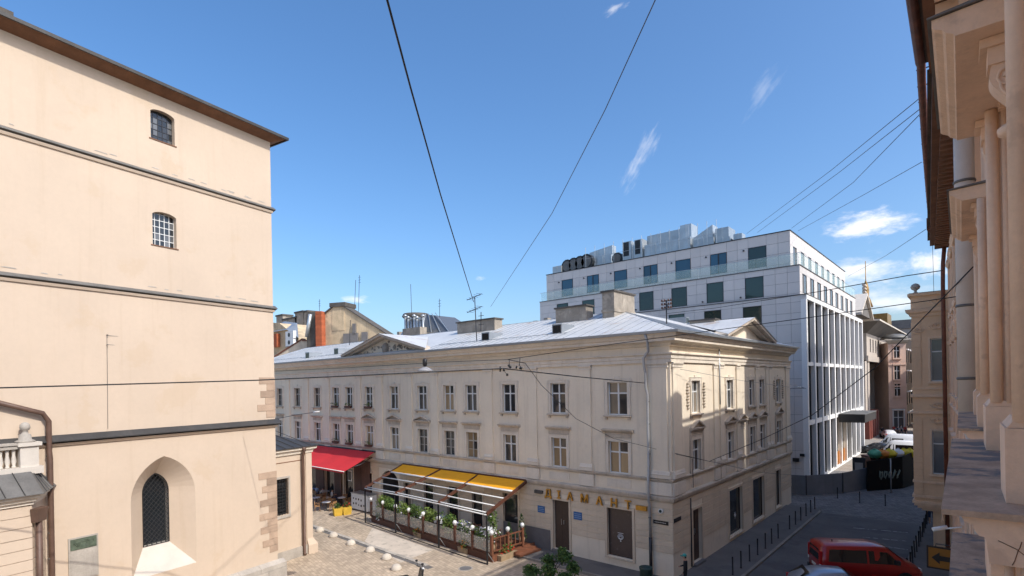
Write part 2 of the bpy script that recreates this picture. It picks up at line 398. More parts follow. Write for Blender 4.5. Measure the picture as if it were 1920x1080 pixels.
mat('stone_dome', (0.56, 0.50, 0.42), 0.9, 0.12, 2, 0.3, 18)
mat('yellow_box', (0.62, 0.40, 0.05), 0.7, 0.1, 3, 0.1)
mat('soil_box', (0.36, 0.26, 0.16), 0.9, 0.2, 3, 0.2)
mat('leaf', (0.075, 0.14, 0.028), 0.6, 0.3, 3, 0.0, objvar=0.2)
mat('leaf_dark', (0.04, 0.09, 0.02), 0.6, 0.3, 3, 0.0, objvar=0.2)
mat('leaf_lime', (0.17, 0.24, 0.05), 0.6, 0.3, 3, 0.0)
mat('bark', (0.09, 0.065, 0.045), 0.9, 0.3, 5, 0.4, 20)
mat('petal_white', (0.75, 0.70, 0.72), 0.7, 0.1, 5, 0)
mat('petal_red', (0.6, 0.06, 0.03), 0.7, 0.2, 5, 0)
mat('petal_orange', (0.65, 0.25, 0.04), 0.7, 0.2, 5, 0)
mat('car_red', (0.36, 0.012, 0.01), 0.3, 0.05, 2, 0, spec=0.5, coat=0.5)
mat('car_silver', (0.34, 0.40, 0.48), 0.3, 0.04, 2, 0, metal=0.5, coat=0.5)
mat('car_white', (0.72, 0.72, 0.72), 0.35, 0.03, 2, 0, coat=0.4)
mat('car_dark', (0.02, 0.022, 0.026), 0.25, 0.05, 2, 0, coat=0.5)
mat('rubber', (0.015, 0.015, 0.015), 0.8, 0.1, 5, 0.05)
mat('alloy', (0.45, 0.45, 0.46), 0.35, 0.1, 5, 0, metal=0.7)
mat('tail_red', (0.5, 0.02, 0.02), 0.2, 0.05, 5, 0)
mat('lamp_clear', (0.75, 0.75, 0.75), 0.1, 0.05, 5, 0)
mat('skin', (0.50, 0.30, 0.21), 0.6, 0.06, 6, 0)
mat('cloth_black', (0.02, 0.02, 0.023), 0.9, 0.2, 6, 0.1)
mat('cloth_navy', (0.03, 0.045, 0.09), 0.9, 0.2, 6, 0.1)
mat('cloth_white', (0.62, 0.62, 0.62), 0.9, 0.08, 6, 0.1)
mat('cloth_pink', (0.55, 0.28, 0.24), 0.9, 0.08, 6, 0.1)
mat('cloth_red', (0.42, 0.04, 0.03), 0.9, 0.1, 6, 0.1)
mat('cloth_blue', (0.28, 0.38, 0.55), 0.9, 0.1, 6, 0.1)
mat('teal', (0.05, 0.32, 0.28), 0.6, 0.1, 6, 0)
mat('hair', (0.035, 0.022, 0.014), 0.7, 0.2, 9, 0.1)
mat('cable', (0.016, 0.016, 0.017), 0.6, 0.1, 3, 0)
mat('cable_grey', (0.10, 0.11, 0.125), 0.6, 0.1, 3, 0)
mat('porcelain', (0.10, 0.05, 0.035), 0.3, 0.1, 3, 0)
mat('bin_green', (0.03, 0.06, 0.05), 0.5, 0.2, 3, 0.05)
mat('hoarding_grey', (0.20, 0.205, 0.22), 0.7, 0.15, 0.7, 0.1, 6, streak=0.3)
mat('hoarding_black', (0.012, 0.012, 0.013), 0.8, 0.15, 0.7, 0.1, 6, spec=0.15)
mat('graffiti', (0.26, 0.30, 0.25), 0.7, 0.3, 1.0, 0)
mat('yellow_sack', (0.62, 0.48, 0.03), 0.7, 0.2, 2, 0.2)
mat('green_sack', (0.10, 0.36, 0.22), 0.7, 0.2, 2, 0.2)
mat('orange_panel', (0.55, 0.20, 0.03), 0.6, 0.1, 2, 0)
mat('asphalt', (0.13, 0.122, 0.118), 0.85, 0.2, 0.4, 0.5, 40, patch=0.5, patch_col=(0.065, 0.064, 0.066), patch_scale=0.35, patch_thr=0.54)
mat('pavement', (0.155, 0.145, 0.136), 0.85, 0.15, 0.5, 0.4, 30, patch=0.5, patch_col=(0.10, 0.095, 0.092), patch_scale=0.6, patch_thr=0.55)
mat('kerb', (0.26, 0.24, 0.21), 0.9, 0.15, 2, 0.3, 20, objvar=0.12)
mat('road_paint', (0.42, 0.42, 0.42), 0.8, 0.2, 2, 0.1, patch=0.9, patch_col=(0.07, 0.07, 0.075), patch_scale=3.0, patch_thr=0.5)
mat('slab_light', (0.58, 0.5, 0.41), 0.9, 0.15, 0.8, 0.35, 12, patch=0.5, patch_col=(0.3, 0.26, 0.21), patch_scale=2.0, patch_thr=0.55)
glassy('glass_dark', (0.022, 0.026, 0.03))
glassy('glass_curtain', (0.21, 0.18, 0.14), 0.12)
glassy('glass_warm', (0.30, 0.215, 0.12), 0.1)
glassy('glass_blue', (0.018, 0.075, 0.13), 0.05)
glassy('glass_green', (0.018, 0.04, 0.032), 0.05)
glassy('glass_fin', (0.12, 0.125, 0.13), 0.08)
glassy('glass_car', (0.008, 0.009, 0.01), 0.05)
clear_glass('glass_rail', (0.62, 0.80, 0.72), 0.2)
clear_glass('glass_screen', (0.62, 0.60, 0.52), 0.35)
M_ = MATS

def setts(name, col, joint, sx, sy, var, amt, tilt=0.0, rough=0.85):
    """small paving stones too fine to build one by one: colour and fine relief"""
    m = bpy.data.materials.new(name); m.use_nodes = True; MATS[name] = m
    nt = m.node_tree; n, l = nt.nodes, nt.links; b = n['Principled BSDF']; b.inputs['Roughness'].default_value = rough
    g = n.new('ShaderNodeNewGeometry'); mp = n.new('ShaderNodeMapping'); mp.inputs['Rotation'].default_value = (0, 0, tilt); l.new(g.outputs['Position'], mp.inputs['Vector'])
    br = n.new('ShaderNodeTexBrick'); br.inputs['Scale'].default_value = 1.0; br.inputs['Brick Width'].default_value = sx; br.inputs['Row Height'].default_value = sy
    br.inputs['Mortar Size'].default_value = 0.012; br.inputs['Mortar Smooth'].default_value = 0.4; br.inputs['Bias'].default_value = 0.0
    br.inputs['Color1'].default_value = (*[c * (1 - var) for c in col], 1); br.inputs['Color2'].default_value = (*[c * (1 + var) for c in col], 1); br.inputs['Mortar'].default_value = (*joint, 1)
    nz0 = n.new('ShaderNodeTexNoise'); nz0.inputs['Scale'].default_value = 1.2; l.new(g.outputs['Position'], nz0.inputs['Vector'])
    wob = n.new('ShaderNodeVectorMath'); wob.operation = 'MULTIPLY_ADD'; wob.inputs[1].default_value = (0.12, 0.12, 0); l.new(nz0.outputs['Color'], wob.inputs[0]); l.new(mp.outputs[0], wob.inputs[2])
    l.new(wob.outputs[0], br.inputs['Vector'])
    nz = n.new('ShaderNodeTexNoise'); nz.inputs['Scale'].default_value = 0.35; nz.inputs['Detail'].default_value = 8; nz.inputs['Roughness'].default_value = 0.7; l.new(g.outputs['Position'], nz.inputs['Vector'])
    mr = n.new('ShaderNodeMapRange'); mr.inputs['From Min'].default_value = 0.32; mr.inputs['From Max'].default_value = 0.68; mr.inputs['To Min'].default_value = 1 - amt; mr.inputs['To Max'].default_value = 1 + amt * 0.6; l.new(nz.outputs['Fac'], mr.inputs['Value'])
    sc = n.new('ShaderNodeVectorMath'); sc.operation = 'SCALE'; l.new(br.outputs['Color'], sc.inputs[0]); l.new(mr.outputs[0], sc.inputs['Scale'])
    l.new(sc.outputs[0], b.inputs['Base Color'])
    bn = n.new('ShaderNodeBump'); bn.inputs['Strength'].default_value = 0.5; bn.inputs['Distance'].default_value = 0.02; bn.invert = True
    l.new(br.outputs['Fac'], bn.inputs['Height']); l.new(bn.outputs[0], b.inputs['Normal'])
    return m
setts('plaza_setts', (0.47, 0.375, 0.275), (0.30, 0.235, 0.17), 0.34, 0.2, 0.16, 0.26, 0.2)
setts('street_setts', (0.175, 0.165, 0.16), (0.075, 0.072, 0.07), 0.32, 0.2, 0.25, 0.28, 0.35)
setts('side_slabs', (0.32, 0.29, 0.25), (0.09, 0.085, 0.08), 0.6, 0.4, 0.1, 0.2)
# ------------------------------------------------------------------ ground
def sheet(name, pts, z, m, **kw):
    mb = MB(); mb.face([(x, y, z) for x, y in pts])
    o = mb.build(name, m, None, kind='structure'); return o
mb = MB()
_e = [-700, -150, -90, -60, -40, -20, 0, 20, 40, 60, 100, 200, 700]
for i in range(len(_e) - 1):
    for j in range(len(_e) - 1):
        mb.face([(_e[i], _e[j], 0), (_e[i + 1], _e[j], 0), (_e[i + 1], _e[j + 1], 0), (_e[i], _e[j + 1], 0)])
mb.build('ground', M_['plaza_setts'], None, kind='structure')
sheet('road', [(-9.6, -40), (-3.35, -40), (-3.35, 47.5), (-9.6, 47.5)], 0.006, M_['asphalt'])
sheet('cobbled_crossing', [(-14.5, 47.5), (2.0, 47.5), (2.0, 70), (-14.5, 70)], 0.008, M_['street_setts'])
sheet('slab_paving', [at_z(698, 990).xy, at_z(812, 1031).xy, at_z(752, 1055).xy, at_z(684, 1015).xy], 0.007, M_['slab_light'])
sheet('far_pavement', [(-14.4, 70.0), (6.0, 70.0), (10.0, 170), (-16.0, 170)], 0.009, M_['side_slabs'])
# parking bay lines
for i, (u0, v0, u1, v1) in enumerate([(1616, 1007, 1700, 1015), (1655, 1024, 1702, 1031), (1600, 990, 1702, 999)]):
    p, q = at_z(u0, v0), at_z(u1, v1)
    d = (q - p).normalized(); n = Vector((-d.y, d.x, 0)) * 0.06
    sheet('road_marking', [(p - n).xy, (q - n).xy, (q + n).xy, (p + n).xy], 0.012, M_['road_paint'])
# pavements with kerbs
def pavement(name, boxes, m, kerbs):
    root = None
    mb = MB()
    for b in boxes: mb.box(b[0], b[1], b[2], b[3], -0.05, 0.12)
    root = mb.build(name, m, None, kind='structure')
    for (x0, x1, y0, y1, L) in kerbs:
        along_y = (y1 - y0) > (x1 - x0)
        n = int(((y1 - y0) if along_y else (x1 - x0)) / L)
        mb = MB()
        if along_y: mb.box(-(x1 - x0) / 2, (x1 - x0) / 2, -L / 2 + 0.006, L / 2 - 0.006, -0.05, 0.126)
        else: mb.box(-L / 2 + 0.006, L / 2 - 0.006, -(y1 - y0) / 2, (y1 - y0) / 2, -0.05, 0.126)
        me = mb.local('kerb_stone', M_['kerb'])
        for k in range(n):
            if along_y: c = ((x0 + x1) / 2, y0 + (k + 0.5) * L, rnd.uniform(-0.004, 0.004))
            else: c = (x0 + (k + 0.5) * L, (y0 + y1) / 2, rnd.uniform(-0.004, 0.004))
            mk('kerb_stone', me, root, Matrix.Translation(c))
    return root
pavement('pavement_left', [(-12.3, -9.76, 24.86, 48.2), (-22.0, -12.3, 24.86, 26.75)], M_['pavement'], [(-9.76, -9.6, 24.7, 48.2, 1.0), (-22.0, -9.76, 24.7, 24.86, 1.0)])
pavement('pavement_right', [(-3.2, 0.6, 4.0, 47.4)], M_['pavement'], [(-3.35, -3.2, 4.0, 47.4, 1.0)])
# flush kerb of the square beside the stone domes
mb = MB(); mb.box(-0.49, 0.49, -0.13, 0.13, -0.05, 0.055); me_k = mb.local('kerb_stone', M_['grey_stone'])
root = sheet('gutter_strip', [(-40, 20.42), (-24, 19.9), (-24, 20.35), (-40, 20.95)], 0.01, M_['pavement'])
for k in range(15):
    x = -39.3 + k * 1.02; y = 20.8 - (x + 39.3) * 0.036
    mk('kerb_stone', me_k, root, Matrix.Translation((x, y, rnd.uniform(-0.01, 0.01))) @ Matrix.Rotation(-0.036 + rnd.uniform(-0.02, 0.02), 4, 'Z'))
p = at_z(873, 1066)
t = thing('manhole_cover', 'round iron manhole cover set in the square before the terrace corner', 'manhole', p)
MB(Fr(p, (1, 0))).lathe((0, 0, 0), [(0.42, 0), (0.42, 0.014)], 20).build('rim', M_['grey_stone'], t)
MB(Fr(p, (1, 0))).lathe((0, 0, 0.014), [(0.34, 0), (0.34, 0.012)], 20).build('cover', M_['plinth_grey'], t)

# ------------------------------------------------------------------ church tower block (left)
FT = Fr((-29.6, 13.87), (0.1817, -0.9834))
TH = 24.2; TL = 23.0; TD = 13.0
tower = thing('church_building', 'tall cream plastered church wall with grey ledges and a pointed window niche', 'church', FT.p(6, -6, 0))
NA, NW, NB, NSP, NAP = 5.82, 2.80, 2.15, 5.55, 7.47
mb = MB(FT)
wall_open(mb, 0, TL, 0, TH, [(5.6, 1.05, 22.08, 23.5, 'seg', 23.33), (5.6, 1.05, 17.2, 18.78, 'seg', 18.61), (NA, NW, NB, NAP, 'pointed', NSP, 0)], 0, 0.32)
mb.face([(0, 0, 0), (0, -TD, 0), (0, -TD, TH), (0, 0, TH)]); mb.face([(TL, 0, 0), (TL, -TD, 0), (TL, -TD, TH), (TL, 0, TH)]); mb.face([(0, -TD, 0), (TL, -TD, 0), (TL, -TD, TH), (0, -TD, TH)])
mb.build('wall', M_['tower_stucco'], tower)
# splayed niche
outer = [(-NW / 2, NB)] + arch_pts('pointed', NW, NSP, NAP) + [(NW / 2, NB)]
IW, IB, ISP, IAP, ND = 1.12, 3.3, 5.75, 6.62, 0.82
inner = [(-IW / 2, IB)] + arch_pts('pointed', IW, ISP, IAP) + [(IW / 2, IB)]
mb = MB(FT)
for k in range(len(outer) - 1):
    (x0, y0), (x1, y1) = outer[k], outer[k + 1]; (i0, j0), (i1, j1) = inner[k], inner[k + 1]
    mb.face([(NA + x0, 0, y0), (NA + x1, 0, y1), (NA + i1, -ND, j1), (NA + i0, -ND, j0)])
niche = mb.build('window_niche', M_['tower_stucco'], tower)
MB(FT).face([(NA - NW / 2, 0.0, NB), (NA + NW / 2, 0.0, NB), (NA + IW / 2, -ND, IB), (NA - IW / 2, -ND, IB)]).build('sill', M_['sill_stone'], niche)
mb = MB(FT); mb.face([(NA + x, -ND - 0.25, y) for x, y in inner]); mb.build('glass', M_['glass_dark'], niche)
mb = MB(FT)
for k in range(len(inner)):
    (x0, y0), (x1, y1) = inner[k], inner[(k + 1) % len(inner)]
    mb.face([(NA + x0, -ND, y0), (NA + x1, -ND, y1), (NA + x1, -ND - 0.25, y1), (NA + x0, -ND - 0.25, y0)])
mb.build('reveal', M_['old_frame'], niche)
mb = MB(FT)
mb.tube([(NA + x, -ND + 0.03, y) for x, y in inner + [inner[0]]], 0.022, 5)
def in_niche(x, z):
    if z < IB or z > IAP: return False
    if z <= ISP: return abs(x) <= IW / 2
    h = IAP - ISP; Rr = ((IW / 2) ** 2 + h * h) / IW
    return abs(x) <= IW / 2 - (Rr - math.sqrt(max(0, Rr * Rr - (z - ISP) ** 2)))
for sgn in (1, -1):
    c = -3.0
    while c < 9.5:
        seg = []
        for i in range(241):
            x = -IW / 2 + IW * i / 240; z = c + sgn * x * 1.15
            if in_niche(x, z): seg.append((NA + x, -ND + 0.03, z))
        if len(seg) > 4: mb.tube([seg[0], seg[-1]], 0.012, 4, cap=False)
        c += 0.235
mb.build('lattice', M_['black_metal'], niche)
# small arched windows with leaded panes
for zb, zt, sp in ((22.08, 23.5, 23.22), (17.2, 18.78, 18.5)):
    mb = MB(FT)
    for k in range(6): mb.box(5.075 + 1.05 * k / 5 - 0.014, 5.075 + 1.05 * k / 5 + 0.014, -0.27, -0.24, zb, zt)
    for k in range(6): mb.box(5.075, 6.125, -0.272, -0.238, zb + (zt - zb) * k / 5.2 - 0.014, zb + (zt - zb) * k / 5.2 + 0.014)
    w = mb.build('window', M_['white_frame'] if zb < 20 else M_['dark_steel'], tower)
    for i in range(5):
        for j in range(6):
            z0 = zb + (zt - zb) * j / 5.2; z1 = min(zt, zb + (zt - zb) * (j + 1) / 5.2)
            a0 = 5.075 + 0.21 * i
            pm = MB(FT); tl = rnd.uniform(-0.006, 0.006); tv = rnd.uniform(-0.006, 0.006)
            pm.face([(a0, -0.255 - tl, z0), (a0 + 0.21, -0.255 + tl, z0), (a0 + 0.21, -0.255 + tl + tv, z1), (a0, -0.255 - tl + tv, z1)])
            pm.build('pane', M_['glass_dark'] if rnd.random() < 0.75 else M_['glass_fin'], w)
    mb = MB(FT); mb.box(5.0, 6.2, -0.3, 0.03, zb - 0.05, zb - 0.003); mb.build('sill', M_['soffit_wood'], w)
# string courses
for z, mt, w in ((20.5, 'tin_grey', 0.17), (15.0, 'tin_grey', 0.17), (8.63, 'dark_tin', 0.24)):
    mb = MB(FT); mb.extr_a([(-0.05, z - 0.16), (w * 0.7, z - 0.1), (w, z - 0.09), (w, z - 0.05), (-0.05, z + (0.1 if w < 0.2 else 0.22))], -w, TL)
    mb.build('string_course', M_[mt], tower)
    mb = MB(FT); mb.extr_a([(-0.03, z - 0.27), (0.06, z - 0.27), (w * 0.62, z - 0.162), (-0.03, z - 0.162)], -0.05, TL); mb.build('moulding', M_['tower_stucco'], tower)
# roof, eave
mb = MB(FT); mb.face([(-0.62, 0.62, 24.42), (TL + 1, 0.62, 24.42), (TL + 1, -0.003, 24.16), (-0.003, -0.003, 24.16)]); mb.face([(-0.62, 0.62, 24.42), (-0.003, -0.003, 24.16), (-0.003, -TD, 24.16), (-0.62, -TD, 24.42)])
mb.build('soffit', M_['soffit_wood'], tower)
mb = MB(FT); A, B, C, D = (-0.66, 0.66, 24.43), (TL + 1, 0.66, 24.43), (TL + 1, -TD - 0.6, 24.43), (-0.66, -TD - 0.6, 24.43)
r0, r1 = (5.5, -TD / 2, 27.2), (TL - 5, -TD / 2, 27.2)
mb.face([A, B, r1, r0]); mb.face([B, C, r1]); mb.face([C, D, r0, r1]); mb.face([D, A, r0])
roof = mb.build('roof', M_['dark_tin'], tower)
mb = MB(FT); mb.extr_a([(0.62, 24.36), (0.70, 24.36), (0.70, 24.5), (0.62, 24.5)], -0.70, TL + 1); mb.box(-0.70, -0.62, -TD, 0.62, 24.36, 24.5); mb.build('gutter', M_['dark_tin'], roof)
mb = MB(FT); a_ = at_fr(4, 18, FT, -1.5); mb.box(a_[0] - 0.35, a_[0] + 0.6, -2.4, -1.5, 24.3, a_[2] + 0.1); mb.build('chimney', M_['dark_cap'], roof)
# quoin stones and plinth stones
for (z0, n) in ((8.9, 6), (1.5, 12)):
    for k in range(n):
        w = (0.55, 0.98)[k % 2] * rnd.uniform(0.85, 1.1); z = z0 + k * 0.37
        mb = MB(FT); mb.box(-0.02, w, -0.1, 0.022, z + 0.008, z + 0.362); mb.build('quoin_stone', M_['tower_stone'], tower)
for r_, (z0, z1, oo) in enumerate(((0, 0.62, 0.34), (0.62, 1.02, 0.32))):
    for k in range(5):
        a0 = -0.34 + k * 1.15 + (0.4 if r_ else 0) * (k > 0); a1 = -0.34 + (k + 1) * 1.15 + (0.4 if r_ else 0)
        mb = MB(FT)
        if r_: mb.extr_a([(-0.1, z0), (oo, z0), (oo, z1 - 0.16), (0.0, z1)], a0 + 0.006, a1 - 0.006)
        else: mb.box(a0 + 0.006, a1 - 0.006, -0.1, oo, z0, z1 - 0.012)
        mb.build('plinth_stone', M_['grey_stone'], tower)
mb = MB(FT); mb.box(5.9, TL, -0.1, 0.12, 0, 0.9); mb.build('plinth', M_['grey_stone'], tower)
# memorial plaque
a0, a1 = at_fr(183, 1010, FT)[0], at_fr(127, 1010, FT)[0]; zt, zb = at_fr(155, 1005, FT)[2], at_fr(155, 1085, FT)[2]
mb = MB(FT); mb.box(a0, a1, 0, 0.05, zb, zt); pl = mb.build('plaque', M_['grey_stone'], tower)
mb = MB(FT); mb.box(a0 + 0.06, a1 - 0.06, 0.05, 0.07, zt - 0.5, zt - 0.06)
for k in range(3): mb.tube([((a0 + a1) / 2 + (0.11 + 0.05 * k) * math.cos(t * 0.5236), 0.075, zt - 0.28 + (0.08 + 0.035 * k) * math.sin(t * 0.5236)) for t in range(13)], 0.014, 4)
for s_ in (-1, 1):
    mb.tube([((a0 + a1) / 2 + s_ * (0.28 + 0.07 * math.cos(t)), 0.075, zt - 0.28 + 0.1 * math.sin(t * 1.3)) for t in [k * 0.5 for k in range(12)]], 0.014, 4)
mb.build('relief', mat('bronze_green', (0.10, 0.13, 0.09), 0.6, 0.4, 5, 0.3, 30), pl)
mb = MB(FT); mb.box(a0 + 0.07, a1 - 0.07, 0.05, 0.06, zb + 0.05, zt - 0.55)
for k in range(9): mb.box(a0 + 0.14, a1 - 0.14 - 0.05 * (k % 3), 0.06, 0.064, zt - 0.68 - k * 0.085, zt - 0.655 - k * 0.085)
mb.build('inscription_panel', M_['grey_stone'], pl)
# downpipe with an offset run at the top
P = [at_fr(-40, 746, FT, 0.2), at_fr(80, 775, FT, 0.2), at_fr(91, 785, FT, 0.2)]; ax = P[2][0]
mb = MB(FT); mb.tube([P[0], P[1], (ax, 0.2, P[2][2] - 0.1), (ax, 0.2, 8.2), (ax, 0.27, 7.9), (ax, 0.27, 1.2), (ax, 0.2, 0.1)], 0.095, 10)
dp = mb.build('downpipe', M_['brown_pipe'], tower)
for k in range(8):
    mb = MB(FT); mb.lathe((ax, 0.25 if k < 7 else 0.2, 1.0 + k * 1.0), [(0.108, 0), (0.108, 0.05)], 10); mb.build('pipe_clip', M_['tin_grey'], dp)
mb = MB(FT); b0 = at_fr(200, 628, FT, 0.0); mb.tube([(b0[0], 0, b0[2]), (b0[0], 0.12, b0[2])], 0.02, 6); mb.tube([(b0[0], 0, b0[2] - 0.42), (b0[0], 0.12, b0[2] - 0.42)], 0.02, 6)
mb.tube([(b0[0], 0.03, b0[2]), (b0[0] + 0.03, 0.03, b0[2] - 4.0)], 0.008, 4); mb.build('wire_bracket', M_['tin_grey'], tower)
for k in range(26):   # flakes where the plaster has fallen along the courses
    a = rnd.uniform(0.2, 11); z = rnd.choice((20.68, 15.18, 20.72, 15.22)); L = rnd.uniform(0.15, 0.5)
    MB(FT).hexa([(a, 0, z), (a + L, 0, z + 0.01), (a + L, 0.012, z + 0.01), (a, 0.012, z), (a + 0.04, 0, z + 0.045), (a + L * 0.8, 0, z + 0.05), (a + L * 0.8, 0.01, z + 0.05), (a + 0.04, 0.01, z + 0.04)]).build('plaster_flake', M_['grey_stone'], tower)

# ------------------------------------------------------------------ annex beside the tower
FX = Fr((-32.42, 17.42), (0.1817, -0.9834))
annex = thing('church_annex', 'low cream annex with flat dark roof and barred window beside the tall church', 'annex', FX.p(2, -2, 0))
mb = MB(FX); wall_open(mb, 0, 4.5, 0, 6.75, [(2.15, 0.95, 2.8, 5.0)], 0, 0.22)
mb.face([(0, 0, 0), (0, -7, 0), (0, -7, 6.75), (0, 0, 6.75)]); mb.build('wall', M_['tower_stucco'], annex)
mb = MB(FX); mb.box(2.15 - 0.6, 2.15 + 0.6, 0.0, 0.06, 2.62, 2.79)
for s_ in (-1, 1): mb.box(2.15 + s_ * 0.49, 2.15 + s_ * 0.6, 0.0, 0.05, 2.79, 5.02)
mb.box(2.15 - 0.6, 2.15 + 0.6, 0.0, 0.05, 5.02, 5.14); w = mb.build('window', M_['grey_stone'], annex)
MB(FX).face([(1.675, -0.2, 2.8), (2.625, -0.2, 2.8), (2.625, -0.2, 5.0), (1.675, -0.2, 5.0)]).build('pane', M_['glass_dark'], w)
mb = MB(FX)
for k in range(6): mb.box(1.69 + k * 0.184 - 0.01, 1.69 + k * 0.184 + 0.01, -0.06, -0.04, 2.8, 5.0)
for k in range(11): mb.box(1.68, 2.62, -0.055, -0.035, 2.9 + k * 0.2, 2.92 + k * 0.2)
mb.build('grille', M_['black_metal'], w)
mb = MB(FX); mb.box(0.45, 0.5, 0.0, 0.012, 0.6, 6.0); mb.box(0.5, 4.5, 0.0, 0.012, 5.95, 6.0); mb.build('panel_moulding', M_['soffit_wood'], annex)
mb = MB(FX); mb.extr_a([(0, 6.35), (0.1, 6.4), (0.14, 6.55), (0.28, 6.65), (0.3, 6.78), (0, 6.8)], 0, 4.5, 1.0); mb.build('cornice', M_['beige_trim'], annex)
mb = MB(FX); mb.face([(-0.36, 0.36, 6.84), (4.5, 0.36, 6.84), (4.5, -3, 7.75), (1.5, -3, 7.75)]); mb.face([(-0.36, 0.36, 6.84), (1.5, -3, 7.75), (1.5, -7, 7.75), (-0.36, -7, 6.84)])
mb.box(-0.36, 4.5, 0.30, 0.36, 6.78, 6.835); rf = mb.build('roof', M_['dark_tin'], annex)
for k in range(7):
    a = 0.2 + k * 0.62; MB(FX).tube([(a, 0.34, 6.86), (a + 0.3, -3, 7.77)], 0.018, 4).build('seam', M_['dark_tin'], rf)
pr = [(0, 0)] ; mb = MB(FX); mb.extr_z([(-0.28, -0.5), (0.42, -0.5), (0.42, 0.24), (-0.28, 0.24)], 0, 0.55); mb.hexa([(-0.28, -0.5, 0.55), (0.42, -0.5, 0.55), (0.42, 0.24, 0.55), (-0.28, 0.24, 0.55), (-0.05, -0.3, 0.95), (0.4, -0.3, 0.95), (0.4, 0.06, 0.95), (-0.05, 0.06, 0.95)])
mb.box(-0.05, 0.4, -0.3, 0.06, 0.95, 6.35); mb.build('pier', M_['tower_stucco'], annex)
mb = MB(FX); mb.box(0.43, 4.5, 0, 0.12, 0, 0.6); mb.build('plinth', M_['grey_stone'], annex)
mb = MB(FX); mb.tube([(0.72, 0.34, 6.8), (0.72, 0.34, 6.6), (0.72, 0.2, 6.2), (0.72, 0.2, 0.15), (0.72, 0.3, 0.08)], 0.09, 10); mb.lathe((0.72, 0.3, 6.55), [(0.1, 0), (0.16, 0.25)], 10); mb.build('downpipe', M_['brown_pipe'], annex)

# ------------------------------------------------------------------ porch with balustrade at the far left
FPo = FT
porch = thing('church_porch', 'low church porch with stone balustrade, ball finial and dark tin roof at the left edge', 'porch', FT.p(12, 1, 0))
foot = [(10.25, 0.0), (11.05, 1.25), (14.0, 1.25), (14.0, 0.0)]
def ring(d, ext=0): return [(10.25 - d * 0.9, 0.0), (11.05 - d * 0.55, 1.25 + d), (14.0, 1.25 + d), (14.0, 0.0)]
mb = MB(FT); mb.extr_z(foot, 0, 6.5); mb.build('wall', M_['tower_stucco'], porch)
for k in range(15):
    z = 0.4 + k * 0.4
    mb = MB(FT); f1, f0 = ring(0.035), foot
    mb.extr_z([f1[0], f1[1], f1[2], f0[2], f0[1], f0[0]], z + 0.012, z + 0.388); mb.build('stone_course', M_['tower_stucco'], porch)
mb = MB(FT)
for d, z0, z1 in ((0.10, 6.42, 6.55), (0.2, 6.55, 6.68), (0.32, 6.68, 6.8)): mb.extr_z(ring(d), z0, z1 - 0.002)
mb.build('cornice', M_['beige_trim'], porch)
lo, hi = ring(0.45), [(10.42, -0.05), (10.85, 0.66), (14.0, 0.66), (14.0, -0.05)]
mb = MB(FT)
for i in range(2): mb.face([(*lo[i], 6.82), (*lo[i + 1], 6.82), (*hi[i + 1], 7.55), (*hi[i], 7.55)])
mb.extr_z(ring(0.45), 6.8, 6.818)
rf = mb.build('roof', M_['tin_grey'], porch)
for i in range(2):
    for k in range(1, 6 if i else 5):
        f = k / (6 if i else 5); l0 = Vector(lo[i]).lerp(Vector(lo[i + 1]), f); h0 = Vector(hi[i]).lerp(Vector(hi[i + 1]), f)
        MB(FT).tube([(l0.x, l0.y, 6.84), (h0.x, h0.y, 7.57)], 0.018, 4).build('seam', M_['dark_tin'], rf)
bal = MB(FT); bal.extr_z([(10.44, -0.02), (10.44, 0.64), (14, 0.64), (14, 0.1), (11.2, 0.1), (11.2, -0.02)], 7.45, 7.72)
bal = bal.build('balustrade', M_['sill_stone'], porch)
mb = MB(FT); mb.box(11.12, 14, 0.2, 0.52, 8.42, 8.56); mb.box(11.12, 14, 0.15, 0.57, 8.56, 8.64); mb.build('top_rail', M_['grey_stone'], bal)
mb = MB(FT); mb.box(10.55, 11.1, 0.0, 0.54, 7.72, 8.5); mb.box(10.47, 11.18, -0.02, 0.62, 8.5, 8.64); mb.build('pedestal', M_['sill_stone'], bal)
bme = MB().lathe((0, 0, 0), [(0.07, 0), (0.07, 0.05), (0.045, 0.09), (0.085, 0.25), (0.05, 0.48), (0.06, 0.6), (0.07, 0.65), (0.07, 0.7)], 8).local('baluster', M_['sill_stone'])
for k in range(14): mk('baluster', bme, bal, Matrix.Translation(FT.p(11.24 + k * 0.185, 0.36, 7.72)))
fp = (10.88, 0.35)
mb = MB(FT); mb.lathe((fp[0], 0.3, 8.64), [(0.3, 0), (0.3, 0.06), (0.2, 0.1), (0.18, 0.28), (0.1, 0.34), (0.07, 0.42), (0.13, 0.47), (0.16, 0.56), (0.15, 0.66), (0.08, 0.74), (0.02, 0.76)], 14); mb.build('ball_finial', M_['grey_stone'], bal)
mb = MB(FT); q0 = 10.86; mb.hexa([(q0 - 0.16, 1.0, 5.75), (q0 + 0.2, 1.3, 5.75), (q0 + 0.08, 1.5, 5.75), (q0 - 0.28, 1.2, 5.75), (q0 - 0.2, 1.0, 6.25), (q0 + 0.24, 1.34, 6.25), (q0 + 0.1, 1.6, 6.25), (q0 - 0.34, 1.26, 6.25)]); mb.build('rain_hopper', M_['brown_pipe'], porch)
mb = MB(FT); mb.tube([(q0 - 0.04, 1.26, 5.8), (q0 - 0.04, 1.26, 0.1)], 0.1, 10); mb.build('downpipe', M_['brown_pipe'], porch)
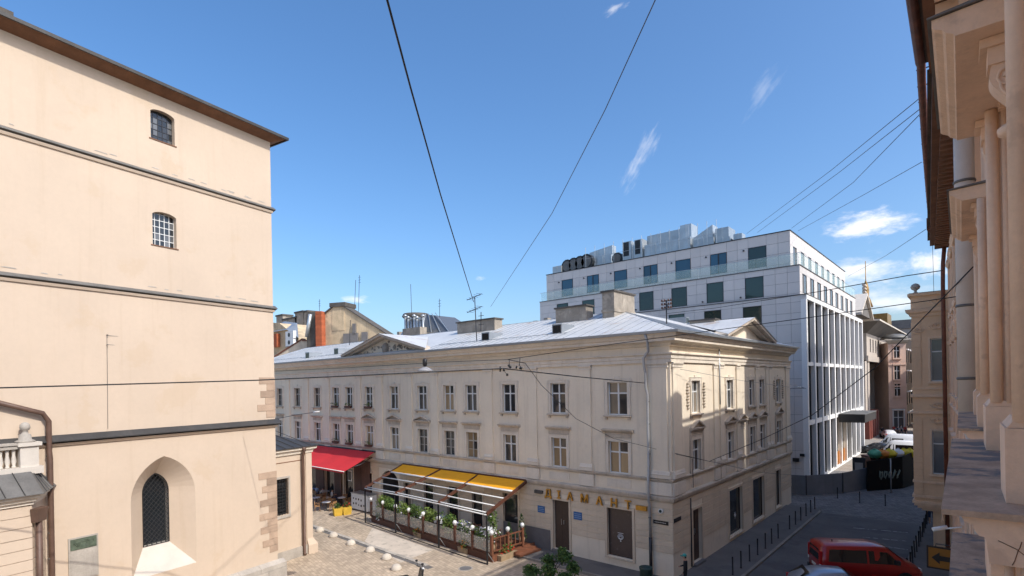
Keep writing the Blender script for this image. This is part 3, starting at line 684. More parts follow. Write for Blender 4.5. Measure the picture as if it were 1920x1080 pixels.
# ------------------------------------------------------------------ pale corner building (centre)
FA = Fr((-12.3, 26.7), (-1, 0)); FB = Fr((-12.3, 49.8), (0, -1)); BL = 23.1; AL = 49.0
corner = thing('corner_building', 'long pale beige classical corner building with two rows of windows, pediments and light metal roof', 'building', (-30, 33, 0))
A_WIN = [3.15, 7.26, 11.27, 14.82, 17.16, 20.19, 23.76, 27.28, 30.33, 32.54, 35.87, 39.73, 43.51, 47.0]
A_PIL = [5.25, 9.28, 13.12, 18.71, 21.77, 25.68, 28.83, 33.96, 37.84, 41.66, 45.4]
B_WIN = [19.86, 14.37, 10.0, 7.67, 3.4]
A_GND = [(7.2, 1.2, 0.3, 3.32), (3.15, 1.6, 0.64, 3.36), (11.3, 1.3, 0.45, 3.25), (14.4, 1.0, 0.6, 2.95), (16.9, 1.1, 0.45, 3.1), (19.6, 1.1, 0.45, 3.1), (22.2, 0.9, 0.6, 2.8),
         (24.6, 2.5, 0.0, 3.55, 'round', 2.4), (27.6, 1.2, 0.2, 3.1), (30.6, 1.5, 0.2, 3.2), (33.8, 1.5, 0.2, 3.2), (37, 1.5, 0.2, 3.2), (40.2, 1.5, 0.2, 3.2)]
B_GND = [(19.95, 1.3, 0.25, 3.25), (13.6, 2.45, 0.45, 3.4), (8.85, 2.6, 0.45, 3.4), (3.85, 1.4, 0.45, 3.3)]
W2, W1 = (8.65, 10.5), (5.36, 7.16)
ops = list(A_GND) + [(a, 1.25 if i == 0 else 1.12, *W2) for i, a in enumerate(A_WIN)] + [(a, 1.25 if i == 0 else 1.12, *W1) for i, a in enumerate(A_WIN)]
mb = MB(FA); wall_open(mb, 0, AL, 0, 12.6, ops, 0, 0.26)
mb.face([(AL, 0, 0), (AL, -12, 0), (AL, -12, 12.6), (AL, 0, 12.6)]); mb.build('wall', M_['beige_wall'], corner)
ops = list(B_GND) + [(a, 1.15, *W2) for a in B_WIN] + [(a, 1.15, *W1) for a in B_WIN]
mb = MB(FB); wall_open(mb, 0, BL, 0, 12.6, ops, 0, 0.26)
mb.face([(0, 0, 0), (0, -12, 0), (0, -12, 12.6), (0, 0, 12.6)]); mb.build('wall', M_['beige_wall'], corner)
# interior darkness behind openings (arch passage, shops)
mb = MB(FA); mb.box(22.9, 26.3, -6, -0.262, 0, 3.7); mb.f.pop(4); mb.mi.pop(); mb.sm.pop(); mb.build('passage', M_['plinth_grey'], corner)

# mouldings
def runs(fr, L, corner_end, prof, name, m):
    mb = MB(fr); mb.extr_a(prof, 0, L, 1.0 if corner_end == 0 else 0.0, 1.0 if corner_end == 1 else 0.0); return mb.build(name, m, corner)
for fr, L, ce in ((FA, AL, 0), (FB, BL, 1)):
    runs(fr, L, ce, [(-0.02, 4.08), (0.05, 4.08), (0.14, 4.2), (0.17, 4.32), (0.17, 4.38), (-0.02, 4.46)], 'string_course', M_['weathered_trim'])
    runs(fr, L, ce, [(-0.02, 5.14), (0.08, 5.17), (0.13, 5.27), (0.13, 5.32), (-0.02, 5.35)], 'sill_course', M_['weathered_trim'])
    runs(fr, L, ce, [(-0.02, 11.5), (0.1, 11.5), (0.1, 11.68), (0.14, 11.70), (0.14, 11.86), (0.24, 11.94), (0.24, 12.0), (-0.02, 12.02)], 'architrave', M_['beige_trim'])
    runs(fr, L, ce, [(-0.02, 12.35), (0.1, 12.38), (0.16, 12.5), (0.3, 12.56), (0.52, 12.6), (0.52, 12.74), (0.6, 12.78), (0.7, 12.98), (0.7, 13.05), (-0.02, 13.06)], 'cornice', M_['beige_trim'])
    runs(fr, L, ce, [(0.70, 12.99), (0.83, 12.99), (0.85, 13.12), (0.80, 13.14), (0.80, 13.04), (0.72, 13.04)], 'gutter', M_['roof_metal_grey'])
# pilasters (one mesh each for shaft, base, capital, shared)
sh = MB(); sh.box(-0.37, 0.37, -0.02, 0.09, 5.75, 11.22); sh = sh.local('pilaster', M_['beige_wall'])
bs = MB(); bs.box(-0.5, 0.5, -0.02, 0.13, 4.46, 5.14); bs.box(-0.48, 0.48, -0.02, 0.17, 5.355, 5.5); bs.extr_a([(-0.02, 5.5), (0.16, 5.5), (0.18, 5.56), (0.14, 5.62), (0.13, 5.68), (0.1, 5.75), (-0.02, 5.75)], -0.44, 0.44); bs = bs.local('base', M_['beige_trim'])
cp = MB(); cp.extr_a([(-0.02, 11.22), (0.11, 11.22), (0.12, 11.28), (0.1, 11.31), (0.13, 11.38), (0.17, 11.42), (0.17, 11.497), (-0.02, 11.497)], -0.42, 0.42); cp = cp.local('capital', M_['beige_trim'])
def pilaster(fr, a, sx=1.0):
    M = fr.M(a, 0, 0) @ Matrix.Diagonal((sx, 1, 1, 1))
    p = mk('pilaster', sh, corner, M); mk('base', bs, p, M); mk('capital', cp, p, M)
for a in A_PIL: pilaster(FA, a)
pilaster(FA, 0.72, 1.5); pilaster(FB, BL - 0.72, 1.5); pilaster(FB, 0.72, 1.5)
for a in (16.9, 15.9, 12.9, 8.85, 6.4, 5.6): pilaster(FB, a, 0.8)
# raised panels under the first floor windows
pn = MB(); pn.box(-0.75, 0.75, -0.02, 0.03, 4.58, 5.02); pn.box(-0.62, 0.62, 0.03, 0.045, 4.68, 4.92); pn = pn.local('panel', M_['beige_trim'])
for a in A_WIN: mk('panel', pn, corner, FA.M(a, 0, 0))
for a in B_WIN: mk('panel', pn, corner, FB.M(a, 0, 0))
# window kit
def frame_mesh(w, h, style, m):
    mb = MB(); t = 0.055; y0, y1 = -0.2, -0.13
    mb.box(-w / 2, -w / 2 + t, y0, y1, 0, h); mb.box(w / 2 - t, w / 2, y0, y1, 0, h); mb.box(-w / 2 + t, w / 2 - t, y0, y1, 0, t); mb.box(-w / 2 + t, w / 2 - t, y0, y1, h - t, h)
    mb.box(-0.045, 0.045, y0, y1 + 0.01, t, h - t)
    tr = h * 0.66
    mb.box(-w / 2 + t, -0.045, y0, y1 + 0.012, tr - 0.04, tr + 0.04); mb.box(0.045, w / 2 - t, y0, y1 + 0.012, tr - 0.04, tr + 0.04)
    if style == 'six':
        mb.box(-w / 2 + t, -0.045, y0, y1 - 0.02, tr * 0.5 - 0.02, tr * 0.5 + 0.02); mb.box(0.045, w / 2 - t, y0, y1 - 0.02, tr * 0.5 - 0.02, tr * 0.5 + 0.02)
    return mb.local('window', m)
_wc = {}
def cached(key, fn):
    if key not in _wc: _wc[key] = fn()
    return _wc[key]
def pane_mesh(w, h, m):
    def f():
        mb = MB(); mb.face([(-w / 2, 0, 0), (w / 2, 0, 0), (w / 2, 0, h), (-w / 2, 0, h)]); return mb.local('pane', MATS[m])
    return cached(('pane', round(w, 3), round(h, 3), m), f)
def surround_mesh(w, h, hood):
    mb = MB(); t = 0.17
    mb.box(-w / 2 - t, -w / 2, -0.02, 0.05, -0.0, h + t); mb.box(w / 2, w / 2 + t, -0.02, 0.05, 0, h + t); mb.box(-w / 2, w / 2, -0.02, 0.05, h, h + t)
    mb.box(-w / 2 - t - 0.03, -w / 2 - t, -0.02, 0.075, -0.0, h + t + 0.03); mb.box(w / 2 + t, w / 2 + t + 0.03, -0.02, 0.075, 0, h + t + 0.03); mb.box(-w / 2 - t, w / 2 + t, -0.02, 0.075, h + t, h + t + 0.035)
    if hood == 'ear':
        mb.box(-w / 2 - t - 0.1, -w / 2 - t - 0.032, -0.02, 0.045, h - 0.3, h + t); mb.box(w / 2 + t + 0.032, w / 2 + t + 0.1, -0.02, 0.045, h - 0.3, h + t); mb.box(-0.14, 0.14, -0.02, 0.06, h + t + 0.036, h + t + 0.14)
    return mb.local('surround', M_['beige_trim'])
def hood_mesh(w, h, hood):
    mb = MB(); W = w / 2 + 0.36; z = h + 0.5
    if hood in ('flat', 'tri', 'grand'):
        mb.box(-w / 2 - 0.2, w / 2 + 0.2, -0.02, 0.06, h + 0.23, z - 0.01)
        mb.extr_a([(-0.02, z), (0.1, z), (0.14, z + 0.06), (0.22, z + 0.09), (0.24, z + 0.17), (-0.02, z + 0.2)], -W, W)
    if hood in ('tri', 'grand'):
        k = 0.34 if hood == 'tri' else 0.42; zz = z + 0.2
        mb.extr_o([(-W, zz), (-W + 0.15, zz), (0, zz + k - 0.08), (W - 0.15, zz), (W, zz), (0, zz + k)], -0.02, 0.23)
        mb.extr_o([(-W + 0.16, zz), (W - 0.16, zz), (0, zz + k - 0.09)], -0.02, 0.04)
    if hood == 'grand':
        for s in (-1, 1): mb.box(s * (w / 2 + 0.28) - 0.1, s * (w / 2 + 0.28) + 0.1, -0.02, 0.09, -0.1, h + 0.48)
    return mb.local('hood', M_['weathered_trim'])
def sill_mesh(w):
    mb = MB(); mb.extr_a([(-0.16, -0.0), (0.16, -0.03), (0.17, -0.09), (0.08, -0.13), (-0.02, -0.14)], -w / 2 - 0.24, w / 2 + 0.24)
    for s in (-1, 1): mb.box(s * (w / 2 + 0.1) - 0.07, s * (w / 2 + 0.1) + 0.07, -0.02, 0.09, -0.27, -0.142)
    return mb.local('sill', M_['weathered_trim'])
def window(parent, fr, a, z, w, h, style='four', fm='white_frame', hood=None, sill=True, glass=('glass_dark',) * 4, ear=False):
    M = fr.M(a, 0, z)
    o = mk('window', cached(('fr', w, h, style, fm), lambda: frame_mesh(w, h, style, MATS[fm])), parent, M)
    tr = h * 0.66; pw = w / 2 - 0.1; k = 0
    rows = [(0.055, tr - 0.04), (tr + 0.04, h - 0.055)] if style != 'six' else [(0.055, tr * 0.5 - 0.02), (tr * 0.5 + 0.02, tr - 0.04), (tr + 0.04, h - 0.055)]
    for zi, (z0, z1) in enumerate(rows):
        for s in (-1, 1):
            g = glass[k % len(glass)]; k += 1
            mk('pane', pane_mesh(pw, z1 - z0, g), o, M @ Matrix.Translation((s * (0.045 + pw / 2), -0.165, z0)) @ Matrix.Rotation(rnd.uniform(-0.02, 0.02), 4, 'Z') @ Matrix.Rotation(rnd.uniform(-0.015, 0.015), 4, 'X'))
    mk('surround', cached(('su', w, h, ear), lambda: surround_mesh(w, h, 'ear' if ear else None)), o, M)
    if hood: mk('hood', cached(('ho', w, h, hood), lambda: hood_mesh(w, h, hood)), o, M)
    if sill: mk('sill', cached(('si', w), lambda: sill_mesh(w)), o, M)
    return o
def gl(kind):
    d, c, wm = 'glass_dark', 'glass_curtain', 'glass_warm'
    return {'d': (d,), 'c': (c, c, d, d), 'w': (wm, wm, d, wm), 'm': (d, c, c, c), 'x': (d, d, d, c)}[kind]
for i, a in enumerate(A_WIN):
    w = 1.25 if i == 0 else 1.12
    new = i in (0, 1, 4, 5, 8, 9)
    window(corner, FA, a, W2[0], w, W2[1] - W2[0], 'six' if i in (7, 12) else 'four', 'white_frame' if i < 10 else 'old_frame', None, True, gl('mdddwdxdddddddd'[i]), ear=True)
    hood = 'tri' if i in (5, 6, 7) else 'flat'
    window(corner, FA, a, W1[0], w, W1[1] - W1[0], 'six' if i in (3, 4, 5) else 'four', 'old_frame' if i in (3, 4, 5) else 'white_frame', hood, False, gl('wwxwddcwdddddd'[i]))
for i, a in enumerate(B_WIN):
    window(corner, FB, a, W2[0], 1.15, W2[1] - W2[0], 'four', 'white_frame', None, True, gl('cdddd'[i]), ear=True)
    window(corner, FB, a, W1[0], 1.15, W1[1] - W1[0], 'four', 'white_frame', 'grand' if i in (0, 4) else 'tri', False, gl('dxddd'[i]))
# blind bay on the street side
for z, hd in ((W1[0], 'tri'),):
    M = FB.M(12.2, 0, z); bw = MB(); bw.box(-0.575, 0.575, -0.02, 0.015, 0, 1.8); o = mk('blind_window', bw.local('blind_window', M_['beige_wall']), corner, M)
    mk('surround', cached(('su', 1.15, W1[1] - W1[0], False), None), o, M); mk('hood', cached(('ho', 1.15, W1[1] - W1[0], 'tri'), None), o, M)
# carved drops beside the end windows on the street side
def drop_mesh(seed):
    r_ = random.Random(seed); mb = MB()
    for k in range(9):
        z = k * 0.17; mb.lathe((r_.uniform(-0.03, 0.03), 0.06, z), [(0.02, 0), (0.09 - 0.02 * abs(k - 4) / 4, 0.06), (0.07, 0.12), (0.02, 0.17)], 7)
        mb.lathe((r_.choice((-1, 1)) * 0.1, 0.05, z + 0.05), [(0.01, 0), (0.05, 0.04), (0.01, 0.09)], 6)
    return mb.local('carved_drop', M_['weathered_trim'])
dm = drop_mesh(3)
for a in (19.86, 3.4):
    for s in (-1.15, 1.15): mk('carved_drop', dm, corner, FB.M(a + s, 0, 8.9))
# ground floor courses, broken by the openings
def courses(fr, a0, a1, ops, z0, n, h=0.332):
    for k in range(n):
        za, zb = z0 + k * h, z0 + (k + 1) * h
        cuts = sorted((p[0] - p[1] / 2 - 0.17, p[0] + p[1] / 2 + 0.17) for p in ops if p[2] - 0.1 < zb and p[3] + 0.17 > za)
        x = a0; segs = []
        for c0, c1 in cuts:
            if c0 > x: segs.append((x, min(c0, a1)))
            x = max(x, c1)
        if x < a1: segs.append((x, a1))
        for s0, s1 in segs:
            if s1 - s0 < 0.08: continue
            mb = MB(fr); g = 0.013
            mb.extr_a([(-0.02, za + g), (0.02, za + g), (0.035, za + g + 0.015), (0.035, zb - g - 0.015), (0.02, zb - g), (-0.02, zb - g)], s0, s1); mb.build('stone_course', M_['beige_course'], corner)
courses(FA, 0.0, 31, A_GND, 1.4, 8)
courses(FB, 0.0, BL, B_GND, 1.4, 8)
mb = MB(FA); mb.box(8.05, 12.0, -0.02, 0.05, 0, 1.36); mb.build('plinth', M_['plinth_grey'], corner)
# surrounds, doors and shop windows of the ground floor
def gopen(fr, op, kind):
    a, w, z0, z1 = op[:4]; mb = MB(fr); t = 0.15
    mb.box(a - w / 2 - t, a - w / 2, -0.02, 0.06, max(0.0, z0 - 0.05), z1 + t); mb.box(a + w / 2, a + w / 2 + t, -0.02, 0.06, max(0.0, z0 - 0.05), z1 + t); mb.box(a - w / 2, a + w / 2, -0.02, 0.06, z1, z1 + t)
    if kind != 'door': mb.box(a - w / 2 - t, a + w / 2 + t, -0.02, 0.1, z0 - 0.13, z0 - 0.052)
    if kind == 'door':
        d = MB(fr); d.box(a - w / 2, a + w / 2, -0.24, -0.18, z0, z1)
        d.box(a - w / 2 + 0.1, a - 0.05, -0.18, -0.165, z0 + 0.2, z0 + 1.2); d.box(a + 0.05, a + w / 2 - 0.1, -0.18, -0.165, z0 + 0.2, z0 + 1.2); d.box(a - w / 2 + 0.1, a - 0.05, -0.18, -0.165, z0 + 1.35, z1 - 0.2); d.box(a + 0.05, a + w / 2 - 0.1, -0.18, -0.165, z0 + 1.35, z1 - 0.2)
        o = d.build('door', M_['brown_door'], corner)
        h = MB(fr); h.box(a - 0.1, a - 0.07, -0.165, -0.12, z0 + 1.55, z0 + 1.8); h.box(a + 0.07, a + 0.1, -0.165, -0.12, z0 + 1.5, z0 + 1.85); h.build('handle', M_['alloy'], o)
        st = MB(fr); st.box(a - w / 2 - 0.03, a + w / 2 + 0.03, -0.26, 0.22, 0, z0 - 0.004); st.build('step', M_['plinth_grey'], o)
    else:
        d = MB(fr)
        for s0, s1, q0, q1 in ((a - w / 2, a - w / 2 + 0.06, z0, z1), (a + w / 2 - 0.06, a + w / 2, z0, z1), (a - w / 2 + 0.06, a + w / 2 - 0.06, z0, z0 + 0.06), (a - w / 2 + 0.06, a + w / 2 - 0.06, z1 - 0.06, z1)): d.box(s0, s1, -0.2, -0.12, q0, q1)
        o = d.build('shop_window', M_['brown_door'], corner)
        g = MB(fr); g.face([(a - w / 2 + 0.06, -0.16, z0 + 0.06), (a + w / 2 - 0.06, -0.16, z0 + 0.06), (a + w / 2 - 0.06, -0.16, z1 - 0.06), (a - w / 2 + 0.06, -0.16, z1 - 0.06)])
        g.build('pane', MATS[kind], o)
    mb.build('surround', M_['beige_course'], o); return o
gopen(FA, A_GND[0], 'door'); shop = gopen(FA, A_GND[1], 'poster_brown')
for i in (2, 3, 4, 5, 6): gopen(FA, A_GND[i], 'glass_dark')
for i in range(8, 13): gopen(FA, A_GND[i], 'glass_dark')
gopen(FB, B_GND[0], 'door')
sh2 = gopen(FB, B_GND[1], 'glass_car'); gopen(FB, B_GND[2], 'glass_car'); gopen(FB, B_GND[3], 'glass_car')
# printed emblem on the brown shop panes
def emblem(fr, a, z, s, o_, parent):
    mb = MB(fr)
    for k in range(3): mb.tube([(a + (s * (0.5 - 0.13 * k)) * math.cos(t * 0.5236), o_, z + s * (0.4 - 0.1 * k) * math.sin(t * 0.5236) - 0.02 * k) for t in range(13)], 0.012, 4)
    mb.box(a - 0.1 * s, a + 0.1 * s, o_ - 0.002, o_ + 0.004, z - 0.75 * s, z - 0.55 * s); mb.box(a - 0.5 * s, a + 0.5 * s, o_ - 0.002, o_ + 0.004, z + 0.55 * s, z + 0.62 * s)
    mb.build('emblem', M_['white_paint'], parent)
emblem(FA, 3.2, 1.75, 0.36, -0.15, shop); emblem(FB, 13.3, 1.55, 0.3, -0.15, sh2)

# pediments
def pediment(fr, ac, hw, apex, relief):
    zb = 13.065; mb = MB(fr); z0 = zb
    mb.extr_o([(ac - hw + 0.5, z0), (ac + hw - 0.5, z0), (ac, apex - 0.3)], -0.4, 0.05); pd = mb.build('pediment', M_['beige_wall'], corner)
    for s in (-1, 1):
        mb = MB(fr); dx = hw; th = 0.34
        for (o1, q0, q1) in ((0.75, 0.17, 0.34), (0.5, 0.0, 0.168)):
            mb.hexa([(ac + s * hw, -0.4, zb + q0 - 0.1), (ac, -0.4, apex - 0.34 + q0), (ac, o1, apex - 0.34 + q0), (ac + s * hw, o1, zb + q0 - 0.1),
                     (ac + s * hw, -0.4, zb + q1 - 0.1), (ac, -0.4, apex - 0.34 + q1), (ac, o1, apex - 0.34 + q1), (ac + s * hw, o1, zb + q1 - 0.1)])
        mb.build('raking_cornice', M_['weathered_trim'], pd)
    mb = MB(fr); back = 0.8 - (apex + 0.03 - 13.12) / 0.323
    for s in (-1, 1): mb.face([(ac, 0.8, apex + 0.03), (ac + s * (hw + 0.15), 0.8, zb + 0.22), (ac, back, apex + 0.03)])
    mb.build('pediment_roof', M_['roof_metal'], pd)
    if relief:
        mb = MB(fr); r_ = random.Random(5)
        for k in range(90):
            x = r_.uniform(-1, 1) * (hw - 1.6); lim = (apex - 0.45 - zb) * (1 - abs(x) / (hw - 0.7)); z = r_.uniform(0.05, max(0.08, lim - 0.1)); rr = r_.uniform(0.05, 0.13)
            mb.lathe((ac + x, 0.06, zb + z), [(0.01, -rr), (rr, 0), (rr * 0.7, rr * 0.6), (0.01, rr)], 6)
        mb.lathe((ac, 0.08, zb + 0.15), [(0.05, 0), (0.3, 0.1), (0.36, 0.45), (0.25, 0.75), (0.08, 0.85)], 10)
        mb.build('carved_relief', M_['relief_stone'], pd, kind='stuff')
pediment(FA, 24.6, 5.75, 14.78, True)
pediment(FB, 11.4, 5.1, 14.7, False)

# roof
EZ, RZ = 13.12, 15.3
mb = MB()
Cc = (-11.5, 25.9, EZ); Al = (-61.4, 25.9, EZ); Rl = (-61.4, 32.7, RZ); Hh = (-18.3, 32.7, RZ); Rb = (-18.3, 43.8, RZ); Be = (-11.5, 50.6, EZ); Bi = (-25.1, 50.6, EZ); Vi = (-25.1, 39.5, EZ); Ai = (-61.4, 39.5, EZ)
for f in ([Cc, Al, Rl, Hh], [Cc, Hh, Rb, Be], [Be, Rb, Bi], [Bi, Rb, Hh, Vi], [Vi, Hh, Rl, Ai], [Ai, Rl, Al]): mb.face(f)
roof = mb.build('roof', M_['roof_metal'], corner)
def roofA(u, v):
    d = ray(u, v); sl = (RZ - EZ) / 6.8   # z = EZ + sl*(y-25.9)
    t = (EZ - sl * 25.9 - CAMH) / (d[2] - sl * d[1]); return Vector((d[0] * t, d[1] * t, CAMH + d[2] * t))
def roofB(u, v):
    d = ray(u, v); sl = (RZ - EZ) / 6.8   # z = EZ + sl*(-11.5-x)
    t = (EZ - sl * 11.5 - CAMH) / (d[2] + sl * d[0]); return Vector((d[0] * t, d[1] * t, CAMH + d[2] * t))
sm = MB(); sm.tube([(0, 0, 0.012), (0, 6.8, RZ - EZ + 0.012)], 0.016, 4); sm = sm.local('seam', M_['roof_metal_grey'])
for k in range(61):
    x = -18.6 - k * 0.7
    if -42.5 < x < -31.3: continue
    mk('seam', sm, roof, Matrix.Translation((x, 25.9, EZ)))
for k in range(9):
    x = -11.9 - k * 0.7; f = (-11.5 - x) / 6.8
    mb = MB(); mb.tube([(x, 25.9, EZ + 0.012), (x, 25.9 + 6.8 * f, EZ + (RZ - EZ) * f + 0.012)], 0.016, 4); mb.build('seam', M_['roof_metal_grey'], roof)
    mb = MB(); mb.tube([(-11.5, 26.3 + k * 0.7, EZ + 0.012), (-11.5 - 6.8 * f, 26.3 + k * 0.7, EZ + (RZ - EZ) * f + 0.012)], 0.016, 4); mb.build('seam', M_['roof_metal_grey'], roof)
mb = MB(); mb.tube([Cc, Hh], 0.035, 6); mb.tube([Al, Rl], 0.03, 6); mb.tube([Hh, Rl], 0.04, 6); mb.tube([Hh, Rb], 0.04, 6); mb.build('ridge_cap', M_['roof_metal_grey'], roof)
# snow guard rail pipes low on the slope
mb = MB(); mb.tube([(-19, 27.0, EZ + 0.45), (-30.8, 27.0, EZ + 0.45)], 0.02, 5); mb.tube([(-43.5, 27.0, EZ + 0.45), (-58, 27.0, EZ + 0.45)], 0.02, 5)
for k in range(30): mb.tube([(-19.2 - k * 1.3, 27.0, EZ + 0.3), (-19.2 - k * 1.3, 27.0, EZ + 0.46)], 0.012, 4) if not -43.5 < -19.2 - k * 1.3 < -30.8 else None
mb.build('snow_rail', M_['roof_metal_grey'], roof)
def chimney(x0, x1, y0, y1, z0, z1, band=True, parent=None):
    mb = MB(); mb.box(x0, x1, y0, y1, z0, z1 - 0.1); c = mb.build('chimney', M_['chimney_plaster'], parent or roof)
    mb = MB(); mb.box(x0 - 0.09, x1 + 0.09, y0 - 0.09, y1 + 0.09, z1 - 0.1, z1); mb.build('cap', M_['dark_cap'], c)
    if band: mb = MB(); mb.box(x0 - 0.05, x1 + 0.05, y0 - 0.05, y1 + 0.05, z0 + (z1 - z0) * 0.52, z0 + (z1 - z0) * 0.58); mb.build('band', M_['chimney_plaster'], c)
    return c
yb = at_x(1190, 590, -18.05).y
chimney(-18.95, -18.05, 31.0, yb, 13.6, 16.55)
chimney(-22.8, -20.25, 31.0, 31.9, 13.6, 15.85, False)
chimney(-33.0, -28.75, 31.0, 31.9, 13.6, 15.75, False)
p0, p1 = at_y(1293, 600, 38.0), at_y(1358, 596, 38.0)
chimney(p0.x, p1.x - 0.7, 38.0, 38.9, 13.6, p1.z + 0.05, False)
def hatch(p, w=0.75, h=0.55, side='A'):
    q = Fr((p.x, p.y), (-1, 0)) if side == 'A' else Fr((p.x, p.y), (0, -1))
    mb = MB(q); mb.hexa([(-w / 2, -1.3, p.z - 0.1), (w / 2, -1.3, p.z - 0.1), (w / 2, 0.1, p.z - 0.3), (-w / 2, 0.1, p.z - 0.3), (-w / 2, -1.3, p.z + h), (w / 2, -1.3, p.z + h), (w / 2, 0.1, p.z + h), (-w / 2, 0.1, p.z + h)])
    o = mb.build('roof_hatch', M_['roof_metal_grey'], roof)
    mb = MB(q); mb.box(-w / 2 + 0.07, w / 2 - 0.07, 0.1, 0.112, p.z - 0.06, p.z + h - 0.08); mb.build('hatch_glass', M_['glass_car'], o)
for u, v in ((1046, 624), (912, 638), (632, 664), (578, 671)): hatch(roofA(u, v))
hatch(roofB(1287, 607), 0.6, 0.5, 'B')
# downpipe at the corner
mb = MB(FA); mb.tube([(1.02, 0.72, 13.0), (1.02, 0.45, 12.55), (1.02, 0.4, 12.1), (1.32, 0.36, 11.75), (1.32, 0.34, 11.4), (1.28, 0.24, 10.9), (1.28, 0.24, 10.2), (1.2, 0.22, 9.8), (1.2, 0.22, 5.6), (1.2, 0.3, 5.4), (1.2, 0.3, 4.1), (1.2, 0.2, 3.9), (1.2, 0.18, 2.1)], 0.075, 10)
dp = mb.build('downpipe', M_['grey_pipe'], corner)
mb = MB(FA); mb.tube([(1.2, 0.18, 2.15), (1.2, 0.18, 0.14)], 0.088, 10); mb.build('cast_iron_foot', M_['dark_steel'], dp)
for z in (3.2, 6.6, 8.2, 9.4): mb = MB(FA); mb.lathe((1.2, 0.2, z), [(0.088, 0), (0.088, 0.05)], 10); mb.build('pipe_clip', M_['tin_grey'], dp)
mb = MB(FB); mb.tube([(20.9, 0.06, 4.0), (20.9, 0.06, 0.2)], 0.035, 6); mb.tube([(20.9, 0.22, 4.6), (20.9, 0.2, 6.2)], 0.02, 5); mb.build('cable_conduit', M_['dark_steel'], corner)
mb = MB(FB); mb.tube([(16.35, 0.12, 12.4), (16.35, 0.12, 9.0)], 0.045, 7); mb.build('downpipe', M_['grey_pipe'], corner)
mb = MB(FA); mb.disc_o(0.62, 3.62, 0.03, 0.14, 0.13, 14); al = mb.build('alarm_bell', M_['white_paint'], corner); MB(FA).disc_o(0.62, 3.62, 0.14, 0.17, 0.08, 12).build('bell_cover', M_['bin_green'], al)
# flower boxes on a few sills
for a, z in ((27.28, 8.65), (30.33, 8.65), (32.54, 8.65), (27.28, 5.38), (30.33, 5.38), (32.54, 5.38)):
    t = thing('window_box', 'flower box on the %s floor sill, %s bay left of the pediment centre' % ('top' if z > 8 else 'first', {27.28: 'first', 30.33: 'second', 32.54: 'third'}[a]), 'window box', FA.p(a, 0.2, z), 'flower boxes on window sills')
    mb = MB(FA); mb.box(a - 0.45, a + 0.45, 0.05, 0.25, z + 0.0, z + 0.17); mb.build('box', M_['brown_wood'], t)
    mb = MB(FA); r_ = random.Random(int(a * 100 + z))
    for k in range(60):
        x, y, zz = a + r_.uniform(-0.45, 0.45), 0.15 + r_.uniform(-0.1, 0.14), z + 0.17 + r_.uniform(0, 0.22); s = 0.05
        mb.m = 1 if r_.random() < 0.18 else 0
        mb.face([(x, y, zz), (x + r_.uniform(-s, s) * 2, y + r_.uniform(-s, s), zz + s), (x + r_.uniform(-s, s), y + s, zz + s * 2)])
    mb.build('plants', [M_['leaf'], M_['petal_white']], t)

# signs
def text_mesh(body, size, depth, m, name='letter'):
    cu = bpy.data.curves.new(name, 'FONT'); cu.body = body; cu.size = size; cu.extrude = depth; cu.align_x = 'CENTER'; cu.resolution_u = 2
    cu.offset = size * 0.012
    ob = bpy.data.objects.new(name, cu); COL.objects.link(ob)
    dg = bpy.context.evaluated_depsgraph_get(); me = bpy.data.meshes.new_from_object(ob.evaluated_get(dg))
    bpy.data.objects.remove(ob); bpy.data.curves.remove(cu)
    me.name = name; me.materials.clear(); me.materials.append(m); return me
def text_matrix(fr, a, o, z):
    """x of the text runs to the viewer's right (-a), y up, z outwards"""
    q = fr.p(a, o, z); x = -fr.a; y = fr.o
    return Matrix(((x.x, 0, y.x, q.x), (x.y, 0, y.y, q.y), (0, 1, 0, q.z), (0, 0, 0, 1)))
sign = thing('restaurant_sign', 'row of separate gold letters across the wall above the brown door', 'sign', FA.p(5, 0.1, 3.6))
for i, (u, v, ch) in enumerate(((1028, 927.5, 'Д'), (1048, 931.5, 'І'), (1069, 935.5, 'А'), (1096, 940, 'М'), (1124, 944, 'А'), (1151.5, 949, 'Н'), (1178, 954, 'Т'))):
    a = at_fr(u, v, FA, 0.1)[0]
    me = text_mesh(ch, 0.66, 0.05, M_['gold'])
    L = mk('letter', me, sign, text_matrix(FA, a, 0.12, 3.46))
    mb = MB(FA); mb.box(a - 0.04, a + 0.04, 0.0, 0.075, 3.6, 3.68); mb.build('stud', M_['dark_steel'], L)
mb = MB(FA); mb.box(8.55, 9.15, 0.02, 0.17, 3.58, 3.78); mb.build('end_bar', M_['dark_cap'], sign)
mb = MB(FA); mb.box(1.42, 2.05, 0.02, 0.17, 3.5, 3.75); mb.build('end_bar', M_['gold'], sign)
def plate(name, label, cat, fr, a, o, z, w, h, m, lines, tm='white_paint', word=None):
    t = thing(name, label, cat, fr.p(a, o, z))
    mb = MB(fr); mb.box(a - w / 2, a + w / 2, o, o + 0.03, z, z + h); mb.build('panel', m, t)
    mb = MB(fr)
    if lines:
        r_ = random.Random(lines)
        for k in range(lines):
            zz = z + h - (k + 1) * h / (lines + 1); x = a + w * 0.4
            while x > a - w * 0.38:
                L = r_.uniform(0.03, 0.09); mb.box(max(x - L, a - w * 0.42), x, o + 0.03, o + 0.033, zz - h * 0.05, zz + h * 0.05); x -= L + 0.02
        mb.build('lettering', MATS[tm], t)
    return t
a_ = at_fr(1015, 955, FA, 0.04); plate('wall_plate', 'small blue plate left of the brown door', 'plate', FA, a_[0], 0.036, a_[2] - 0.2, 0.55, 0.42, M_['blue_plate'], 3, 'cloth_blue')
